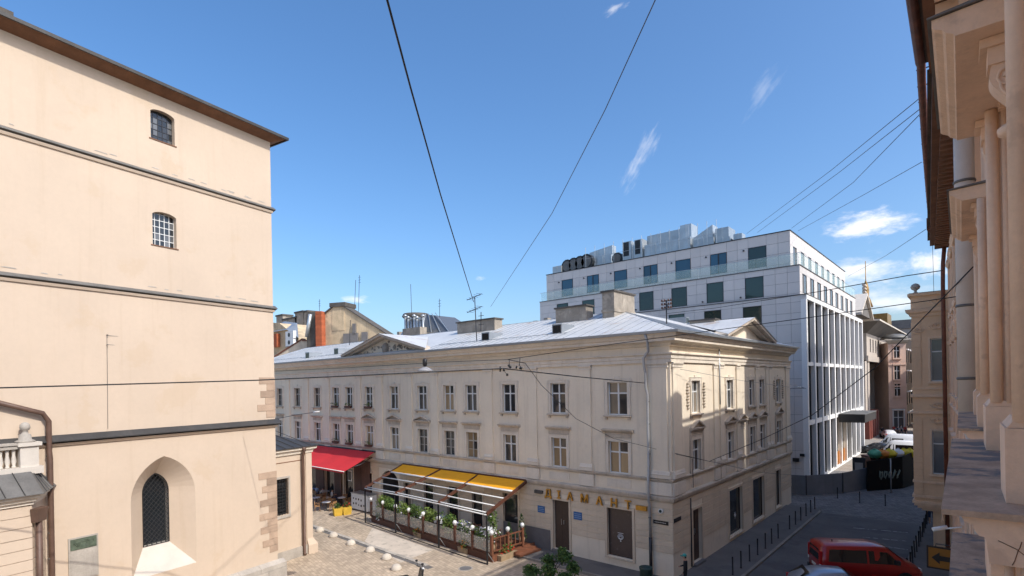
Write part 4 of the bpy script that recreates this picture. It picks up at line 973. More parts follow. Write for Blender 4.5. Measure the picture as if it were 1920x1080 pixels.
a_ = at_fr(1083.5, 967.5, FA, 0.04); plate('wall_plate', 'small blue plate right of the brown door', 'plate', FA, a_[0], 0.036, a_[2] - 0.22, 0.58, 0.46, M_['blue_plate'], 3, 'cloth_blue')
a_ = at_fr(1239, 979, FA, 0.04); plate('street_name_plate', 'narrow black name plate left of the building corner edge', 'sign', FA, a_[0], 0.036, a_[2] - 0.12, 0.85, 0.2, M_['black_plate'], 1)
a_ = at_fr(1270, 974, FB, 0.04); plate('street_name_plate', 'narrow black name plate on the shaded side of the corner', 'sign', FB, a_[0], 0.036, a_[2] - 0.1, 0.85, 0.2, M_['black_plate'], 1, 'tin_grey')
# ------------------------------------------------------------------ modern office block behind
modern = thing('office_building', 'modern pale panel-clad office block with stepped top floors and white vertical fins', 'building', (-29, 74, 0))
WX = [-17.56 - 4.04 * k for k in range(7)]
LV = [  # name, x of street face, y of front face, z0, z1, left end x
    (-12.6, 57.6, 0.0, 18.6, -46.2), (-13.3, 58.4, 18.6, 21.65, -45.6), (-14.4, 59.6, 21.65, 25.5, -45.3)]
YB = 89.8
for i, (xs, yf, z0, z1, xl) in enumerate(LV):
    mb = MB(); bx = -0.5 if i == 0 else -0.04
    mb.box(xl + 0.04, xs + bx, yf + 0.04, YB - i * 0.6, z0, z1 - 0.02); mb.build('core', M_['cladding_joint'], modern)
    mb = MB(); mb.box(xl - 0.05, xs + 0.06, yf - 0.06, YB + 0.05 - i * 0.6, z1 - 0.019, z1 + 0.06); mb.build('parapet_cap', M_['dark_steel'] if i == 2 else M_['cladding_joint'], modern)
def panels(fr, cols, bands, holes, o=0.0, th=0.04):
    for (z0, z1) in bands:
        for (a0, a1) in cols:
            am, zm = (a0 + a1) / 2, (z0 + z1) / 2
            if any(h[0] - 0.01 < am < h[1] + 0.01 and h[2] - 0.01 < zm < h[3] + 0.01 for h in holes): continue
            w, h = a1 - a0, z1 - z0
            def f(): mb = MB(); mb.box(0.012, w - 0.012, -th, 0, 0.012, h - 0.012); return mb.local('cladding_panel', M_['cladding'])
            mk('cladding_panel', cached(('clad', round(w, 3), round(h, 3)), f), modern, fr.M(a0, o, z0))
def mod_window(fr, a, w, z0, z1, gm, mull, parent=None, o=0.0):
    mb = MB(fr); d = 0.22
    for p in ((a - w / 2, a - w / 2 + 0.05, z0, z1), (a + w / 2 - 0.05, a + w / 2, z0, z1), (a - w / 2 + 0.05, a + w / 2 - 0.05, z0, z0 + 0.05), (a - w / 2 + 0.05, a + w / 2 - 0.05, z1 - 0.05, z1)): mb.box(p[0], p[1], o - 0.035, o + 0.03, p[2], p[3])
    if mull: mb.box(a - 0.06, a + 0.06, o - 0.035, o + 0.02, z0 + 0.05, z1 - 0.05)
    wo = mb.build('window', M_['dark_steel'], parent or modern)
    for s in ((-1, 1) if mull else (0,)):
        x0, x1 = (a - w / 2 + 0.05, a + w / 2 - 0.05) if s == 0 else ((a - w / 2 + 0.05, a - 0.06) if s < 0 else (a + 0.06, a + w / 2 - 0.05))
        tl = rnd.uniform(-0.006, 0.006)
        MB(fr).face([(x0, o - 0.02 + tl, z0 + 0.05), (x1, o - 0.02 - tl, z0 + 0.05), (x1, o - 0.02 - tl, z1 - 0.05), (x0, o - 0.02 + tl, z1 - 0.05)]).build('pane', MATS[gm], wo)
def cols_between(a_end, wins, w, nsub=2):
    edges = [(0.0, wins[0] - w / 2)]; cols = []
    for k in range(len(wins)):
        cols.append((wins[k] - w / 2, wins[k] + w / 2))
        edges.append((wins[k] + w / 2, wins[k + 1] - w / 2 if k + 1 < len(wins) else a_end))
    for e0, e1 in edges:
        n = nsub if e1 - e0 < 2.6 else max(nsub, int((e1 - e0) / 1.1))
        for k in range(n): cols.append((e0 + (e1 - e0) * k / n, e0 + (e1 - e0) * (k + 1) / n))
    return cols
for i, (xs, yf, z0, z1, xl) in enumerate(LV):
    fr = Fr((xs, yf), (-1, 0)); wins = [xs - x for x in WX]; L = xs - xl; cols = cols_between(L, wins, 1.8)
    if i == 2: bands = [(21.71, 22.2), (22.2, 23.3), (23.3, 24.4), (24.4, 25.48)]; wz = [(22.2, 24.4)]
    elif i == 1: bands = [(18.66, 18.9), (18.9, 20.0), (20.0, 21.05), (21.05, 21.63)]; wz = [(18.9, 21.05)]
    else: bands = [(14.0, 15.8), (15.8, 16.9), (16.9, 17.95), (17.95, 18.58)]; wz = [(15.8, 17.95)]
    holes = [(a - 0.9, a + 0.9, q0, q1) for a in wins for q0, q1 in wz]
    panels(fr, cols, bands, holes)
    for k, a in enumerate(wins):
        for q0, q1 in wz:
            gm = ('glass_green' if k == 0 else 'glass_blue') if i == 2 else 'glass_green'
            mod_window(fr, a, 1.8, q0, q1, gm, i == 2 and k % 2 == 1)
        if i >= 1: mb = MB(fr); mb.disc_o(a + 1.35, (24.2 if i == 2 else 19.1), 0.0, 0.14, 0.09, 8); mb.build('wall_lamp', M_['dark_steel'], modern)
    if i == 0:
        panels(fr, [(k * 1.2, (k + 1) * 1.2) for k in range(6)], [(k * 1.75, (k + 1) * 1.75) for k in range(8)], [])
# street side: upper floors with narrow windows
for i, n, w, zz in ((1, 10, 1.7, (19.05, 20.95)), (2, 9, 1.35, (22.0, 24.1))):
    xs, yf, z0, z1, xl = LV[i]; ye = YB - i * 0.6; fr = Fr((xs, ye), (0, -1)); L = ye - yf
    wins = [L - (1.55 + 3.2 * k) - (0.3 if i == 2 else 0.35) for k in range(n)][::-1]; wins = [a for a in wins if a > 0.9]
    cols = cols_between(L, wins, w, 1)
    panels(fr, cols, [(z0 + 0.06, zz[0]), (zz[0], zz[1]), (zz[1], z1 - 0.02)], [(a - w / 2, a + w / 2, *zz) for a in wins])
    for a in wins: mod_window(fr, a, w, zz[0], zz[1], 'glass_fin', False, o=-0.02)
# street side: fins and glass
fr = Fr((-12.6, YB), (0, -1)); L = YB - 57.6
mb = MB(fr); mb.box(0, L, -0.5, 0.04, 18.15, 18.58); mb.build('beam', M_['white_fin'], modern)
mb = MB(fr); mb.box(0, L, -0.5, -0.1, 11.75, 12.1); mb.build('beam', M_['white_fin'], modern)
mb = MB(fr); mb.box(0, L, -0.5, -0.06, 5.95, 6.4); mb.build('beam', M_['white_fin'], modern)
mb = MB(fr); mb.box(0, L, -0.5, -0.2, 0.0, 0.35); mb.build('beam', M_['white_fin'], modern)
fin = MB(); fin.box(-0.24, 0.24, -0.45, 0.02, 0.355, 18.145); fin = fin.local('fin', M_['white_fin'])
FINY = [57.75 + 3.2 * k for k in range(11)]
for y in FINY: mk('fin', fin, modern, fr.M(YB - y if y < YB else 0.11, 0, 0))
fin2 = MB(); fin2.box(-0.045, 0.045, -0.46, -0.2, 0.355, 18.145); fin2 = fin2.local('mullion', M_['dark_steel'])
for k in range(10):
    y0, y1 = FINY[k] + 0.11, min(FINY[k + 1] - 0.11, YB - 0.2)
    for (q0, q1) in ((0.36, 5.94), (6.41, 11.74), (12.11, 18.14)):
        if k in (4, 5) and q0 < 1: continue
        tl = rnd.uniform(-0.02, 0.02)
        MB(fr).face([(YB - y1, -0.4 + tl, q0), (YB - y0, -0.4 - tl, q0), (YB - y0, -0.4 - tl, q1), (YB - y1, -0.4 + tl, q1)]).build('pane', M_['glass_fin'], modern)
    mk('mullion', fin2, modern, fr.M(YB - (y0 + y1) / 2 - 0.5, 0, 0))
mb = MB(fr); mb.box(YB - FINY[6] + 0.12, YB - FINY[4] - 0.12, -0.48, -0.3, 1.9, 5.94); mb.build('entrance_panel', M_['pale_plaster'], modern)
mb = MB(fr); mb.box(YB - FINY[6] + 0.12, YB - FINY[4] - 0.12, -0.48, -0.25, 0.36, 1.88); mb.build('entrance_panel', M_['orange_panel'], modern)
c0, c1 = at_y(1572, 777, 72.0), at_y(1622, 793, 72.0)
mb = MB(); mb.box(-12.56, c1.x, 72.0, 80.5, c1.z, c0.z); cn = mb.build('canopy', M_['canopy_black'], modern)
mb = MB(); mb.box(-12.56, c1.x + 0.04, 71.96, 80.54, c0.z + 0.002, c0.z + 0.07); mb.build('canopy_edge', M_['tin_grey'], cn)
# glass balustrade on the setback
gp = MB(); gp.box(0.02, 1.98, -0.012, 0.012, 0, 1.12); gp = gp.local('glass_panel', M_['glass_rail'])
xs, yf = -13.3, 58.4
for k in range(16): mk('glass_panel', gp, modern, Fr((xs, yf), (-1, 0)).M(k * 2.0 + 0.05, 0.03, 21.72))
for k in range(15): mk('glass_panel', gp, modern, Fr((xs, YB - 0.7), (0, -1)).M(k * 2.05 + 0.3, 0.03, 21.72))
mb = MB(); mb.box(xs - 32.2, xs + 0.05, yf - 0.05, yf - 0.01, 22.85, 22.88); mb.box(xs + 0.01, xs + 0.05, yf, YB - 1, 22.85, 22.88); mb.build('handrail', M_['alloy'], modern)
# wall boxes low at the lane end
for (u, v, w, h) in ((1493, 862, 0.55, 0.35), (1505, 853, 0.4, 0.25)):
    a = at_y(u, v, 57.6); mb = MB(); mb.box(a.x - w / 2, a.x + w / 2, 57.35, 57.595, a.z - h / 2, a.z + h / 2); mb.build('junction_box', M_['black_metal'], modern)

# ------------------------------------------------------------------ roof plant on the office block
RZT = 25.5
def plant(label, u0, u1, vt, y, depth, style, base=None, cat='ventilation unit', sl=0.86):
    p0, p1 = at_y(u0, vt, y), at_y(u1, vt, y); x0, x1 = p0.x, p1.x; zt = (p0.z + p1.z) / 2; zb = base if base is not None else RZT + 0.35
    t = thing('ventilation_unit', label, cat, ((x0 + x1) / 2, y + depth / 2, RZT), 'ventilation plant on the office roof')
    w = x1 - x0
    if style == 'fan':
        mb = MB(); cx = (x0 + x1) / 2; cz = (zt + zb) / 2; r_ = (zt - zb) / 2 * 0.9
        mb.extr_o([(cx + r_ * math.cos(k * 0.449), cz + r_ * math.sin(k * 0.449)) for k in range(14)], y, y + depth); mb.build('fan_drum', M_['fan_dark'], t)
        mb = MB(); mb.extr_o([(cx + r_ * 0.75 * math.cos(k * 0.6283), cz + r_ * 0.75 * math.sin(k * 0.6283)) for k in range(10)], y - 0.05, y - 0.002); mb.build('fan_grille', M_['tin_grey'], t)
    elif style == 'slope':
        mb = MB(); mb.hexa([(x0, y, zb), (x1, y, zb), (x1, y + depth, zb), (x0, y + depth, zb), (x0, y, zb + (zt - zb) * sl), (x1, y, zt), (x1, y + depth, zt), (x0, y + depth, zb + (zt - zb) * sl)]); mb.build('duct', M_['zinc'], t)
        n = max(2, int(w / 1.1))
        for k in range(1, n):
            f = k / n; mb = MB(); xx = x0 + w * f; zz = zb + (zt - zb) * (sl + (1 - sl) * f); mb.box(xx - 0.04, xx + 0.04, y - 0.04, y + depth + 0.04, zb - 0.02, zz + 0.04); mb.build('flange', M_['zinc'], t)
    else:
        mb = MB(); mb.box(x0, x1, y, y + depth, zb, zt); mb.build('casing', M_['zinc'], t)
        if style == 'louvre':
            for k in range(6): mb = MB(); q = zb + (zt - zb) * (0.35 + 0.1 * k); mb.box(x0 + w * 0.15, x1 - w * 0.3, y - 0.05, y - 0.002, q, q + (zt - zb) * 0.07); mb.build('louvre_blade', M_['fan_dark'], t)
            mb = MB(); mb.box(x0 + w * 0.1, x1 - w * 0.25, y - 0.02, y - 0.003, zb + (zt - zb) * 0.3, zt - 0.08); mb.build('louvre_backing', M_['dark_steel'], t)
        else:
            n = max(2, int(w / 1.2))
            for k in range(1, n): mb = MB(); xx = x0 + w * k / n; mb.box(xx - 0.035, xx + 0.035, y - 0.04, y + depth + 0.03, zb - 0.02, zt + 0.04); mb.build('flange', M_['zinc'], t)
    for sx in (x0 + 0.08, x1 - 0.08):
        for sy in (y + 0.08, y + depth - 0.08):
            mb = MB(); mb.box(sx - 0.04, sx + 0.04, sy - 0.04, sy + 0.04, RZT, zb - 0.001 if style != 'fan' else (zt + zb) / 2); mb.build('leg', M_['zinc'], t)
    return t
plant('small white cabinet alone at the left end of the office roof', 1036, 1052, 499, 62, 1.2, 'box')
for k, lb in enumerate(('leftmost of the dark round fan drums on the office roof', 'second dark fan drum from the left on the office roof', 'third dark fan drum from the left on the office roof', 'fourth dark fan drum, next to the big zinc duct')):
    plant(lb, 1057 + k * 12, 1068 + k * 12, 485 - k * 3.6, 62.3, 0.7, 'fan')
plant('low zinc plenum behind the left fan drums', 1084, 1146, 483, 62.9, 1.4, 'box', RZT + 0.2)
plant('zinc duct with humped top above the low plenum', 1105, 1148, 464, 64.6, 1.0, 'slope', RZT + 1.5, sl=0.8)
plant('dark fan drum between the humped duct and the louvred cabinets', 1150, 1163, 472, 62.3, 0.7, 'fan')
plant('left of two upright cabinets with dark louvres', 1167, 1183, 453, 62, 1.3, 'louvre')
plant('right of two upright cabinets with dark louvres', 1189, 1204, 449, 62, 1.3, 'louvre')
plant('long elevated zinc duct left of the tallest box', 1213, 1275, 436, 63.5, 1.2, 'slope', RZT + 1.9, sl=0.97)
plant('row of low zinc cabinets under the long elevated duct', 1208, 1294, 452, 62, 1.2, 'box', RZT + 0.25)
plant('tallest box-shaped zinc duct riser on the office roof', 1275, 1296, 421, 63.0, 1.8, 'box', RZT + 1.4)
plant('sloping grey duct right of the tallest riser', 1297, 1336, 425, 62.6, 1.6, 'slope', RZT + 1.0, sl=0.4)
plant('low cabinet under the sloping grey duct', 1300, 1338, 447, 62.0, 0.55, 'box', RZT + 0.2)
plant('square grey duct end right of the sloping duct', 1341, 1366, 427, 62.4, 2.2, 'box', RZT + 1.2)
plant('low cabinet under the square duct end', 1342, 1368, 445, 62.0, 0.38, 'box', RZT + 0.2)
plant('small cabinet at the right end of the roof plant', 1375, 1391, 438, 62, 1.2, 'box', RZT + 0.15)
t = thing('scaffold_rail', 'thin pipe scaffold standing among the zinc ducts', 'scaffold', (-30, 61.6, RZT), None)
for k in range(15):
    u = 1098 + k * 17.5; zt_ = at_y(u, 478 - k * 3.6, 61.6); mb = MB(); mb.tube([(zt_.x, 61.6, RZT), (zt_.x, 61.6, zt_.z + 1.0)], 0.03, 5); mb.build('upright', M_['zinc'], t)
a0, a1 = at_y(1098, 470, 61.56), at_y(1343, 420, 61.56); mb = MB(); mb.tube([(a0.x, 61.56, 27.2), (a1.x, 61.56, 27.2)], 0.025, 5); mb.build('rail', M_['zinc'], t)
# ------------------------------------------------------------------ peach corner house with oriel (right)
PY = 39.0
FP = Fr((-0.9, PY), (-1, 0)); PW = 2.15
peach = thing('oriel_house', 'peach stucco house with projecting oriel and ball-topped parapet across the street', 'building', (-1.5, 41, 0))
def az(u, v): q = at_y(u, v, PY); return -0.9 - q.x, q.z
wl_, wr_ = az(1744, 640)[0], az(1768, 640)[0]; wc = (wl_ + wr_) / 2; ww = abs(wl_ - wr_)
ops = [(wc, ww, 10.2, 12.65), (wc, ww, 4.9, 7.4)]
mb = MB(FP); wall_open(mb, 0, PW, 3.3, 14.4, ops, 0, 0.2)
mb.face([(PW, 0, 3.3), (PW, -5, 3.3), (PW, -5, 14.4), (PW, 0, 14.4)]); mb.build('oriel_wall', M_['peach'], peach)
mb = MB(FP); mb.box(0, PW - 0.8, -5, -0.5, 0, 3.28); mb.build('ground_floor_wall', M_['peach'], peach)
mb = MB(FP)
for d, z0, z1 in ((0.10, 3.15, 3.3), (0.02, 3.0, 3.148), (-0.12, 2.85, 2.998), (-0.3, 2.7, 2.848)): mb.box(0, PW + d, -5, d, z0, z1)
mb.build('corbel', M_['peach_trim'], peach)
for z, hh, d in ((3.5, 0.14, 0.1), (4.35, 0.12, 0.07), (8.35, 0.14, 0.1), (9.3, 0.16, 0.12), (9.75, 0.08, 0.06)):
    mb = MB(FP); mb.box(0, PW + d, -4, d, z, z + hh); mb.build('band', M_['peach_trim'], peach)
k = 0; z = 3.66
while z < 13.6:
    if not (8.1 < z < 9.9):
        for (s0, s1) in ((PW - 0.42, PW + 0.02), ):
            mb = MB(FP); mb.box(s0, s1, -0.1, 0.035, z + 0.012, z + 0.36); mb.build('quoin_block', M_['peach'], peach)
        mb = MB(FP); mb.box(0.02, max(0.05, wc - ww / 2 - 0.16), -0.05, 0.03, z + 0.012, z + 0.36); mb.build('quoin_block', M_['peach'], peach)
    z += 0.37
for zb, zt in ((10.2, 12.65), (4.9, 7.4)):
    mb = MB(FP); h = zt - zb
    for p in ((wc - ww / 2, wc - ww / 2 + 0.06, zb, zt), (wc + ww / 2 - 0.06, wc + ww / 2, zb, zt), (wc - ww / 2 + 0.06, wc + ww / 2 - 0.06, zb, zb + 0.06), (wc - ww / 2 + 0.06, wc + ww / 2 - 0.06, zt - 0.06, zt), (wc - ww / 2 + 0.06, wc + ww / 2 - 0.06, zb + h * 0.68, zb + h * 0.68 + 0.07)): mb.box(p[0], p[1], -0.15, -0.07, p[2], p[3])
    w = mb.build('window', M_['white_frame'], peach)
    for q0, q1 in ((zb + 0.06, zb + h * 0.68), (zb + h * 0.68 + 0.07, zt - 0.06)):
        MB(FP).face([(wc - ww / 2 + 0.06, -0.11, q0), (wc + ww / 2 - 0.06, -0.11, q0), (wc + ww / 2 - 0.06, -0.11, q1), (wc - ww / 2 + 0.06, -0.11, q1)]).build('pane', M_['glass_fin'], w)
    mb = MB(FP)
    mb.box(wc - ww / 2 - 0.1, wc - ww / 2, -0.02, 0.06, zb, zt); mb.box(wc + ww / 2, wc + ww / 2 + 0.1, -0.02, 0.06, zb, zt); mb.box(wc - ww / 2 - 0.1, wc + ww / 2 + 0.1, -0.02, 0.06, zt, zt + 0.1); mb.box(wc - ww / 2 - 0.14, wc + ww / 2 + 0.14, -0.02, 0.12, zb - 0.12, zb - 0.002); mb.build('surround', M_['peach_trim'], w)
def swirl(fr, a, z, s, parent, m, o=0.03):
    mb = MB(fr)
    for sg in (-1, 1): mb.tube([(a + sg * s * (0.12 + 0.08 * t) * math.cos(t * 0.8), o, z + s * (0.12 + 0.05 * t) * math.sin(t * 0.8)) for t in range(9)], 0.03 * s / 0.5, 5)
    mb.lathe((a, o, z - 0.1 * s), [(0.02, 0), (0.1 * s, 0.1 * s), (0.02, 0.24 * s)], 7); mb.build('scroll_ornament', m, parent)
for z in (13.4, 8.85, 8.0): swirl(FP, wc, z, 0.5, peach, M_['peach_trim'])
swirl(FP, PW - 0.3, 13.2, 0.4, peach, M_['peach_trim'], 0.06)
mb = MB(FP); mb.extr_a([(-0.02, 13.95), (0.06, 13.95), (0.12, 14.1), (0.24, 14.2), (0.28, 14.38), (-0.02, 14.42)], 0, PW, 0, 1.0); mb.build('cornice', M_['peach_trim'], peach)
mb = MB(FP); mb.extr_z([(0, 0.02), (PW - 0.3, 0.02), (PW + 0.02, 0.02), (PW + 0.02, -3), (0, -3)], 14.42, 15.15); mb.box(0, PW + 0.16, -3, 0.16, 15.15, 15.3); mb.build('parapet', M_['peach'], peach)
swirl(FP, wc, 14.8, 0.5, peach, M_['peach_trim'])
mb = MB(FP); mb.lathe((PW - 0.2, -0.2, 15.3), [(0.16, 0), (0.16, 0.06), (0.07, 0.12), (0.07, 0.2), (0.2, 0.3), (0.24, 0.42), (0.18, 0.55), (0.06, 0.62)], 12); mb.build('ball_finial', M_['grey_stone'], peach)
mb = MB(FP); mb.box(0, PW + 0.1, -3.0, 0.1, 15.302, 15.34); mb.build('parapet_tin', M_['tin_grey'], peach)
# tall house body behind, reached by the row: shades the street
mb = MB(); mb.box(-0.6, 14, 38.7, 67, 0, 22.5); mb.build('main_body', M_['peach'], peach)
mb = MB(); mb.hexa([(-0.6, 38.7, 22.5), (14, 38.7, 22.5), (14, 67, 22.5), (-0.6, 67, 22.5), (0.2, 39.2, 26.0), (13, 39.2, 26.0), (13, 66, 26.0), (0.2, 66, 26.0)]); mb.build('mansard_roof', M_['tile_roof'], peach)

# ------------------------------------------------------------------ the near row on the right
FN = Fr((0.45, 0.0), (-0.022, 1.0))
near = thing('near_building', 'close-up ornate pink-beige facade with tin ledges and scrolled brackets at the right edge', 'building', (4, 4, 0))
mb = MB(FN); mb.box(-16, 17.0, -11, 0, 0, 18.0); mb.build('wall', M_['near_stucco'], near)
mb = MB(FN); mb.hexa([(-16, -11, 18.3), (17.0, -11, 18.3), (17.0, 1.05, 18.3), (-16, 1.05, 18.3), (-16, -8, 21.0), (17, -8, 21.0), (17, -4, 21.0), (-16, -4, 21.0)]); rf = mb.build('roof', M_['tile_roof'], near)
mb = MB(FN); mb.box(-16, 17.0, -0.0, 0.95, 18.0, 18.28); mb.build('eave', M_['soffit_wood'], near)
mb = MB(FN); mb.tube([(-16, 1.12, 18.35), (17.0, 1.12, 18.35)], 0.11, 10); mb.build('gutter', M_['rust_pipe'], near)
def ledge(a0, a1, z, d=0.55, blocks=(), th=0.10):
    mb = MB(FN); mb.hexa([(a0, 0, z - 0.03), (a1, 0, z - 0.03), (a1, d, z - 0.032), (a0, d, z - 0.032), (a0, 0, z + 0.015), (a1, 0, z + 0.015), (a1, d, z), (a0, d, z)])
    mb.box(a0, a1, d, d + 0.01, z - 0.08, z - 0.001); lg = mb.build('ledge', M_['ledge_tin'], near)
    mb = MB(FN); prof = [(-0.02, z - 0.30), (0.34, z - 0.30), (0.35, z - 0.17), (0.36, z - 0.15), (0.385, z - 0.145), (0.40, z - 0.12), (0.41, z - 0.085), (0.45, z - 0.07), (0.465, z - 0.036), (-0.02, z - 0.034)]
    mb.extr_a(prof, a0 + 0.05, a1 - 0.05); mo = mb.build('ledge_moulding', M_['near_trim'], lg)
    mb = MB(FN); mb.box(a0 + 0.12, a1 - 0.12, -0.02, 0.26, z - 1.5, z - 0.302); mb.build('frieze', M_['near_stucco'], lg)
    for k in range(4):
        mb = MB(FN); o = 0.04 + 0.07 * k; mb.tube([(a0 + 0.12, o, z - 1.5), (a0 + 0.12, o, z - 0.303)], 0.024, 8); mb.build('reed', M_['near_trim'], lg)
    for b0, b1 in blocks:
        mb = MB(FN); mb.box(b0, b1, 0.262, 0.33, z - 0.75, z - 0.302); mb.build('corbel', M_['near_trim'], lg)
    if blocks:
        r_ = random.Random(3)
        for (o, zz, n, dx, dz) in ((0.3, -0.16, 7, -0.035, -0.02), (0.2, -0.15, 6, 0.005, -0.028), (0.16, -0.22, 6, -0.03, 0.004), (0.08, -0.15, 7, 0.01, -0.024)):
            pts = []
            for k in range(n): pts.append((a0 + 0.048, o, z + zz)); o += dx + r_.uniform(-0.012, 0.012); zz += dz + r_.uniform(-0.01, 0.01)
            pts = [p for p in pts if p[1] > 0.0 and z - 0.295 < p[2] < z - 0.04 and p[1] < 0.34]
            if len(pts) > 2: mb = MB(FN); mb.tube(pts, 0.0022, 4); mb.build('crack', M_['soffit_wood'], mo)
    return lg
ledge(4.15, 8.85, 9.7, 0.545, ((4.35, 4.9), (8.0, 8.55)))
ledge(10.6, 15.4, 9.7, 0.50, ((10.8, 11.3), (14.6, 15.1)))
lw = at_x(1779, 1000, -0.40); ledge(5.0, lw.y, lw.z + 0.03, 0.58, ())
# pilasters standing on the ledges: base block, shaft with edge mouldings
def near_pil(a0, a1, o1, z0, z1, blk=True, extra=0.06, name='window_pilaster'):
    mb = MB(FN); mb.box(a0, a1, -0.02, o1, z0 + (0.5 if blk else 0), z1); p = mb.build(name, M_['near_stucco'], near)
    mb = MB(FN)
    e = 0.055; mb.tube([(a0 + 0.0, o1 - 0.03, z0 + 0.5), (a0, o1 - 0.03, z1)], e, 10); mb.tube([(a0 - 0.01, o1 * 0.35, z0 + 0.5), (a0 - 0.01, o1 * 0.35, z1)], e * 0.6, 8); mb.build('edge_moulding', M_['near_trim'], p)
    if blk:
        mb = MB(FN); mb.box(a0 - 0.05, a1 + 0.05, -0.02, o1 + extra, z0, z0 + 0.46); mb.extr_a([(-0.02, z0 + 0.462), (o1 + extra - 0.01, z0 + 0.462), (o1 + 0.01, z0 + 0.52), (-0.02, z0 + 0.52)], a0 - 0.03, a1 + 0.03); mb.build('base_block', M_['near_trim'], p)
    return p
near_pil(4.55, 5.0, 0.19, 9.71, 15.2)
near_pil(7.6, 8.3, 0.20, 9.71, 13.27)
near_pil(10.95, 11.5, 0.21, 9.71, 13.2)
near_pil(14.2, 14.8, 0.21, 9.71, 13.2)
near_pil(5.02, 5.25, 0.10, 9.71, 13.3, False, 0, 'window_jamb'); near_pil(8.32, 8.6, 0.10, 9.71, 13.3, False, 0, 'window_jamb'); near_pil(11.55, 11.9, 0.12, 9.71, 13.3, False, 0, 'window_jamb')
# window hood with end face, soffit and scroll brackets
def hood(a0, a1, z, d):
    mb = MB(FN)
    prof = [(-0.02, z), (d - 0.15, z), (d - 0.14, z + 0.02), (d - 0.09, z + 0.05), (d - 0.07, z + 0.08), (d - 0.02, z + 0.11), (d, z + 0.13), (d, z + 0.19), (-0.02, z + 0.22)]
    mb.extr_a(prof, a0, a1); h = mb.build('window_hood', M_['near_trim'], near)
    mb = MB(FN); mb.hexa([(a0 - 0.03, 0, z + 0.225), (a1 + 0.03, 0, z + 0.225), (a1 + 0.03, d + 0.03, z + 0.195), (a0 - 0.03, d + 0.03, z + 0.195), (a0 - 0.03, 0, z + 0.26), (a1 + 0.03, 0, z + 0.26), (a1 + 0.03, d + 0.03, z + 0.21), (a0 - 0.03, d + 0.03, z + 0.21)]); mb.build('hood_tin', M_['tin_grey'], h)
    mb = MB(FN)
    k = a0 + 0.1
    while k < a1 - 0.1: mb.box(k, k + 0.05, 0.0, 0.12, z - 0.05, z - 0.002); k += 0.1
    mb.build('dentils', M_['near_trim'], h, kind='stuff')
    return h
def bracket(a, z, w=0.26, s=1.0):
    mb = MB(FN)
    mb.box(a - w / 2 - 0.03, a + w / 2 + 0.03, 0.0, 0.36 * s, z - 0.08, z - 0.075 + 0.07); mb.box(a - w / 2, a + w / 2, 0.0, 0.30 * s, z - 0.27 * s, z - 0.082)
    prof = []
    for t in range(13):
        f = t / 12; o = 0.27 - 0.15 * f + 0.05 * math.sin(f * math.pi * 2.0); prof.append((o * s, z - 0.27 * s - 0.62 * s * f))
    mb.extr_a([(0.0, z - 0.27 * s)] + prof + [(0.0, z - 0.89 * s)], a - w / 2 + 0.02, a + w / 2 - 0.02)
    b = mb.build('scroll_bracket', M_['near_trim'], near)
    for sg in (-1,):
        mb = MB(FN); aa = a + sg * (w / 2 - 0.015)
        mb.tube([(aa, 0.14 * s + (0.035 + 0.006 * t) * s * math.cos(t * 0.7), z - 0.42 * s + (0.035 + 0.006 * t) * s * math.sin(t * 0.7)) for t in range(14)], 0.016 * s, 6)
        mb.tube([(aa, (0.2 - 0.10 * t / 8 + 0.02 * math.sin(t)) * s, z - 0.46 * s - 0.34 * s * t / 8) for t in range(9)], 0.016 * s, 6)
        mb.tube([(aa, 0.09 * s + (0.02 + 0.004 * t) * s * math.cos(t * 0.8), z - 0.82 * s + (0.02 + 0.004 * t) * s * math.sin(t * 0.8)) for t in range(10)], 0.014 * s, 6)
        for q in range(3): mb.tube([(aa, (0.06 + 0.09 * q) * s + 0.035 * s * math.cos(t * 1.05), z - 0.175 * s + 0.05 * s * math.sin(t * 1.05)) for t in range(7)], 0.012 * s, 5)
        mb.build('scroll_carving', M_['near_trim'], b)
    mb = MB(FN); mb.lathe((a, 0.13 * s, z - 1.0 * s), [(0.03, 0), (0.1 * s, 0.04 * s), (0.11 * s, 0.1 * s), (0.06 * s, 0.14 * s)], 10); mb.build('bracket_drop', M_['near_trim'], b)
    return b
HZ = 13.28
hood(5.75, 8.3, HZ, 0.60); bracket(6.1, HZ, 0.24, 0.82); bracket(7.95, HZ, 0.24, 0.82)
hood(11.2, 14.6, HZ, 0.56); bracket(11.6, HZ, 0.24, 0.82); bracket(14.2, HZ, 0.24, 0.82)
# broken pediment rising over the hood, with bead moulding
mb = MB(FN); mb.extr_a([(-0.02, 13.62), (0.3, 13.62), (0.34, 13.72), (0.42, 13.78), (0.42, 13.9), (-0.02, 13.92)], 4.9, 7.6); mb.build('upper_band', M_['near_trim'], near)
mb = MB(FN)
for k in range(26): mb.lathe((5.72, 0.02 + k * 0.014, 13.5 + k * 0.014), [(0.0, -0.014), (0.016, 0), (0.0, 0.014)], 6)
mb.build('bead_moulding', M_['near_trim'], near, kind='stuff')
# cornice modillions under the eave
md = MB(); md.box(-0.11, 0.11, 0, 0.75, 0, 0.22); md = md.local('modillion', M_['near_trim'])
for k in range(44): mk('modillion', md, near, FN.M(-14 + k * 0.7, 0, 17.76))
mb = MB(FN); mb.extr_a([(-0.02, 17.1), (0.1, 17.12), (0.14, 17.3), (0.25, 17.4), (0.25, 17.55), (-0.02, 17.56)], -16, 17); mb.build('frieze_band', M_['near_trim'], near)
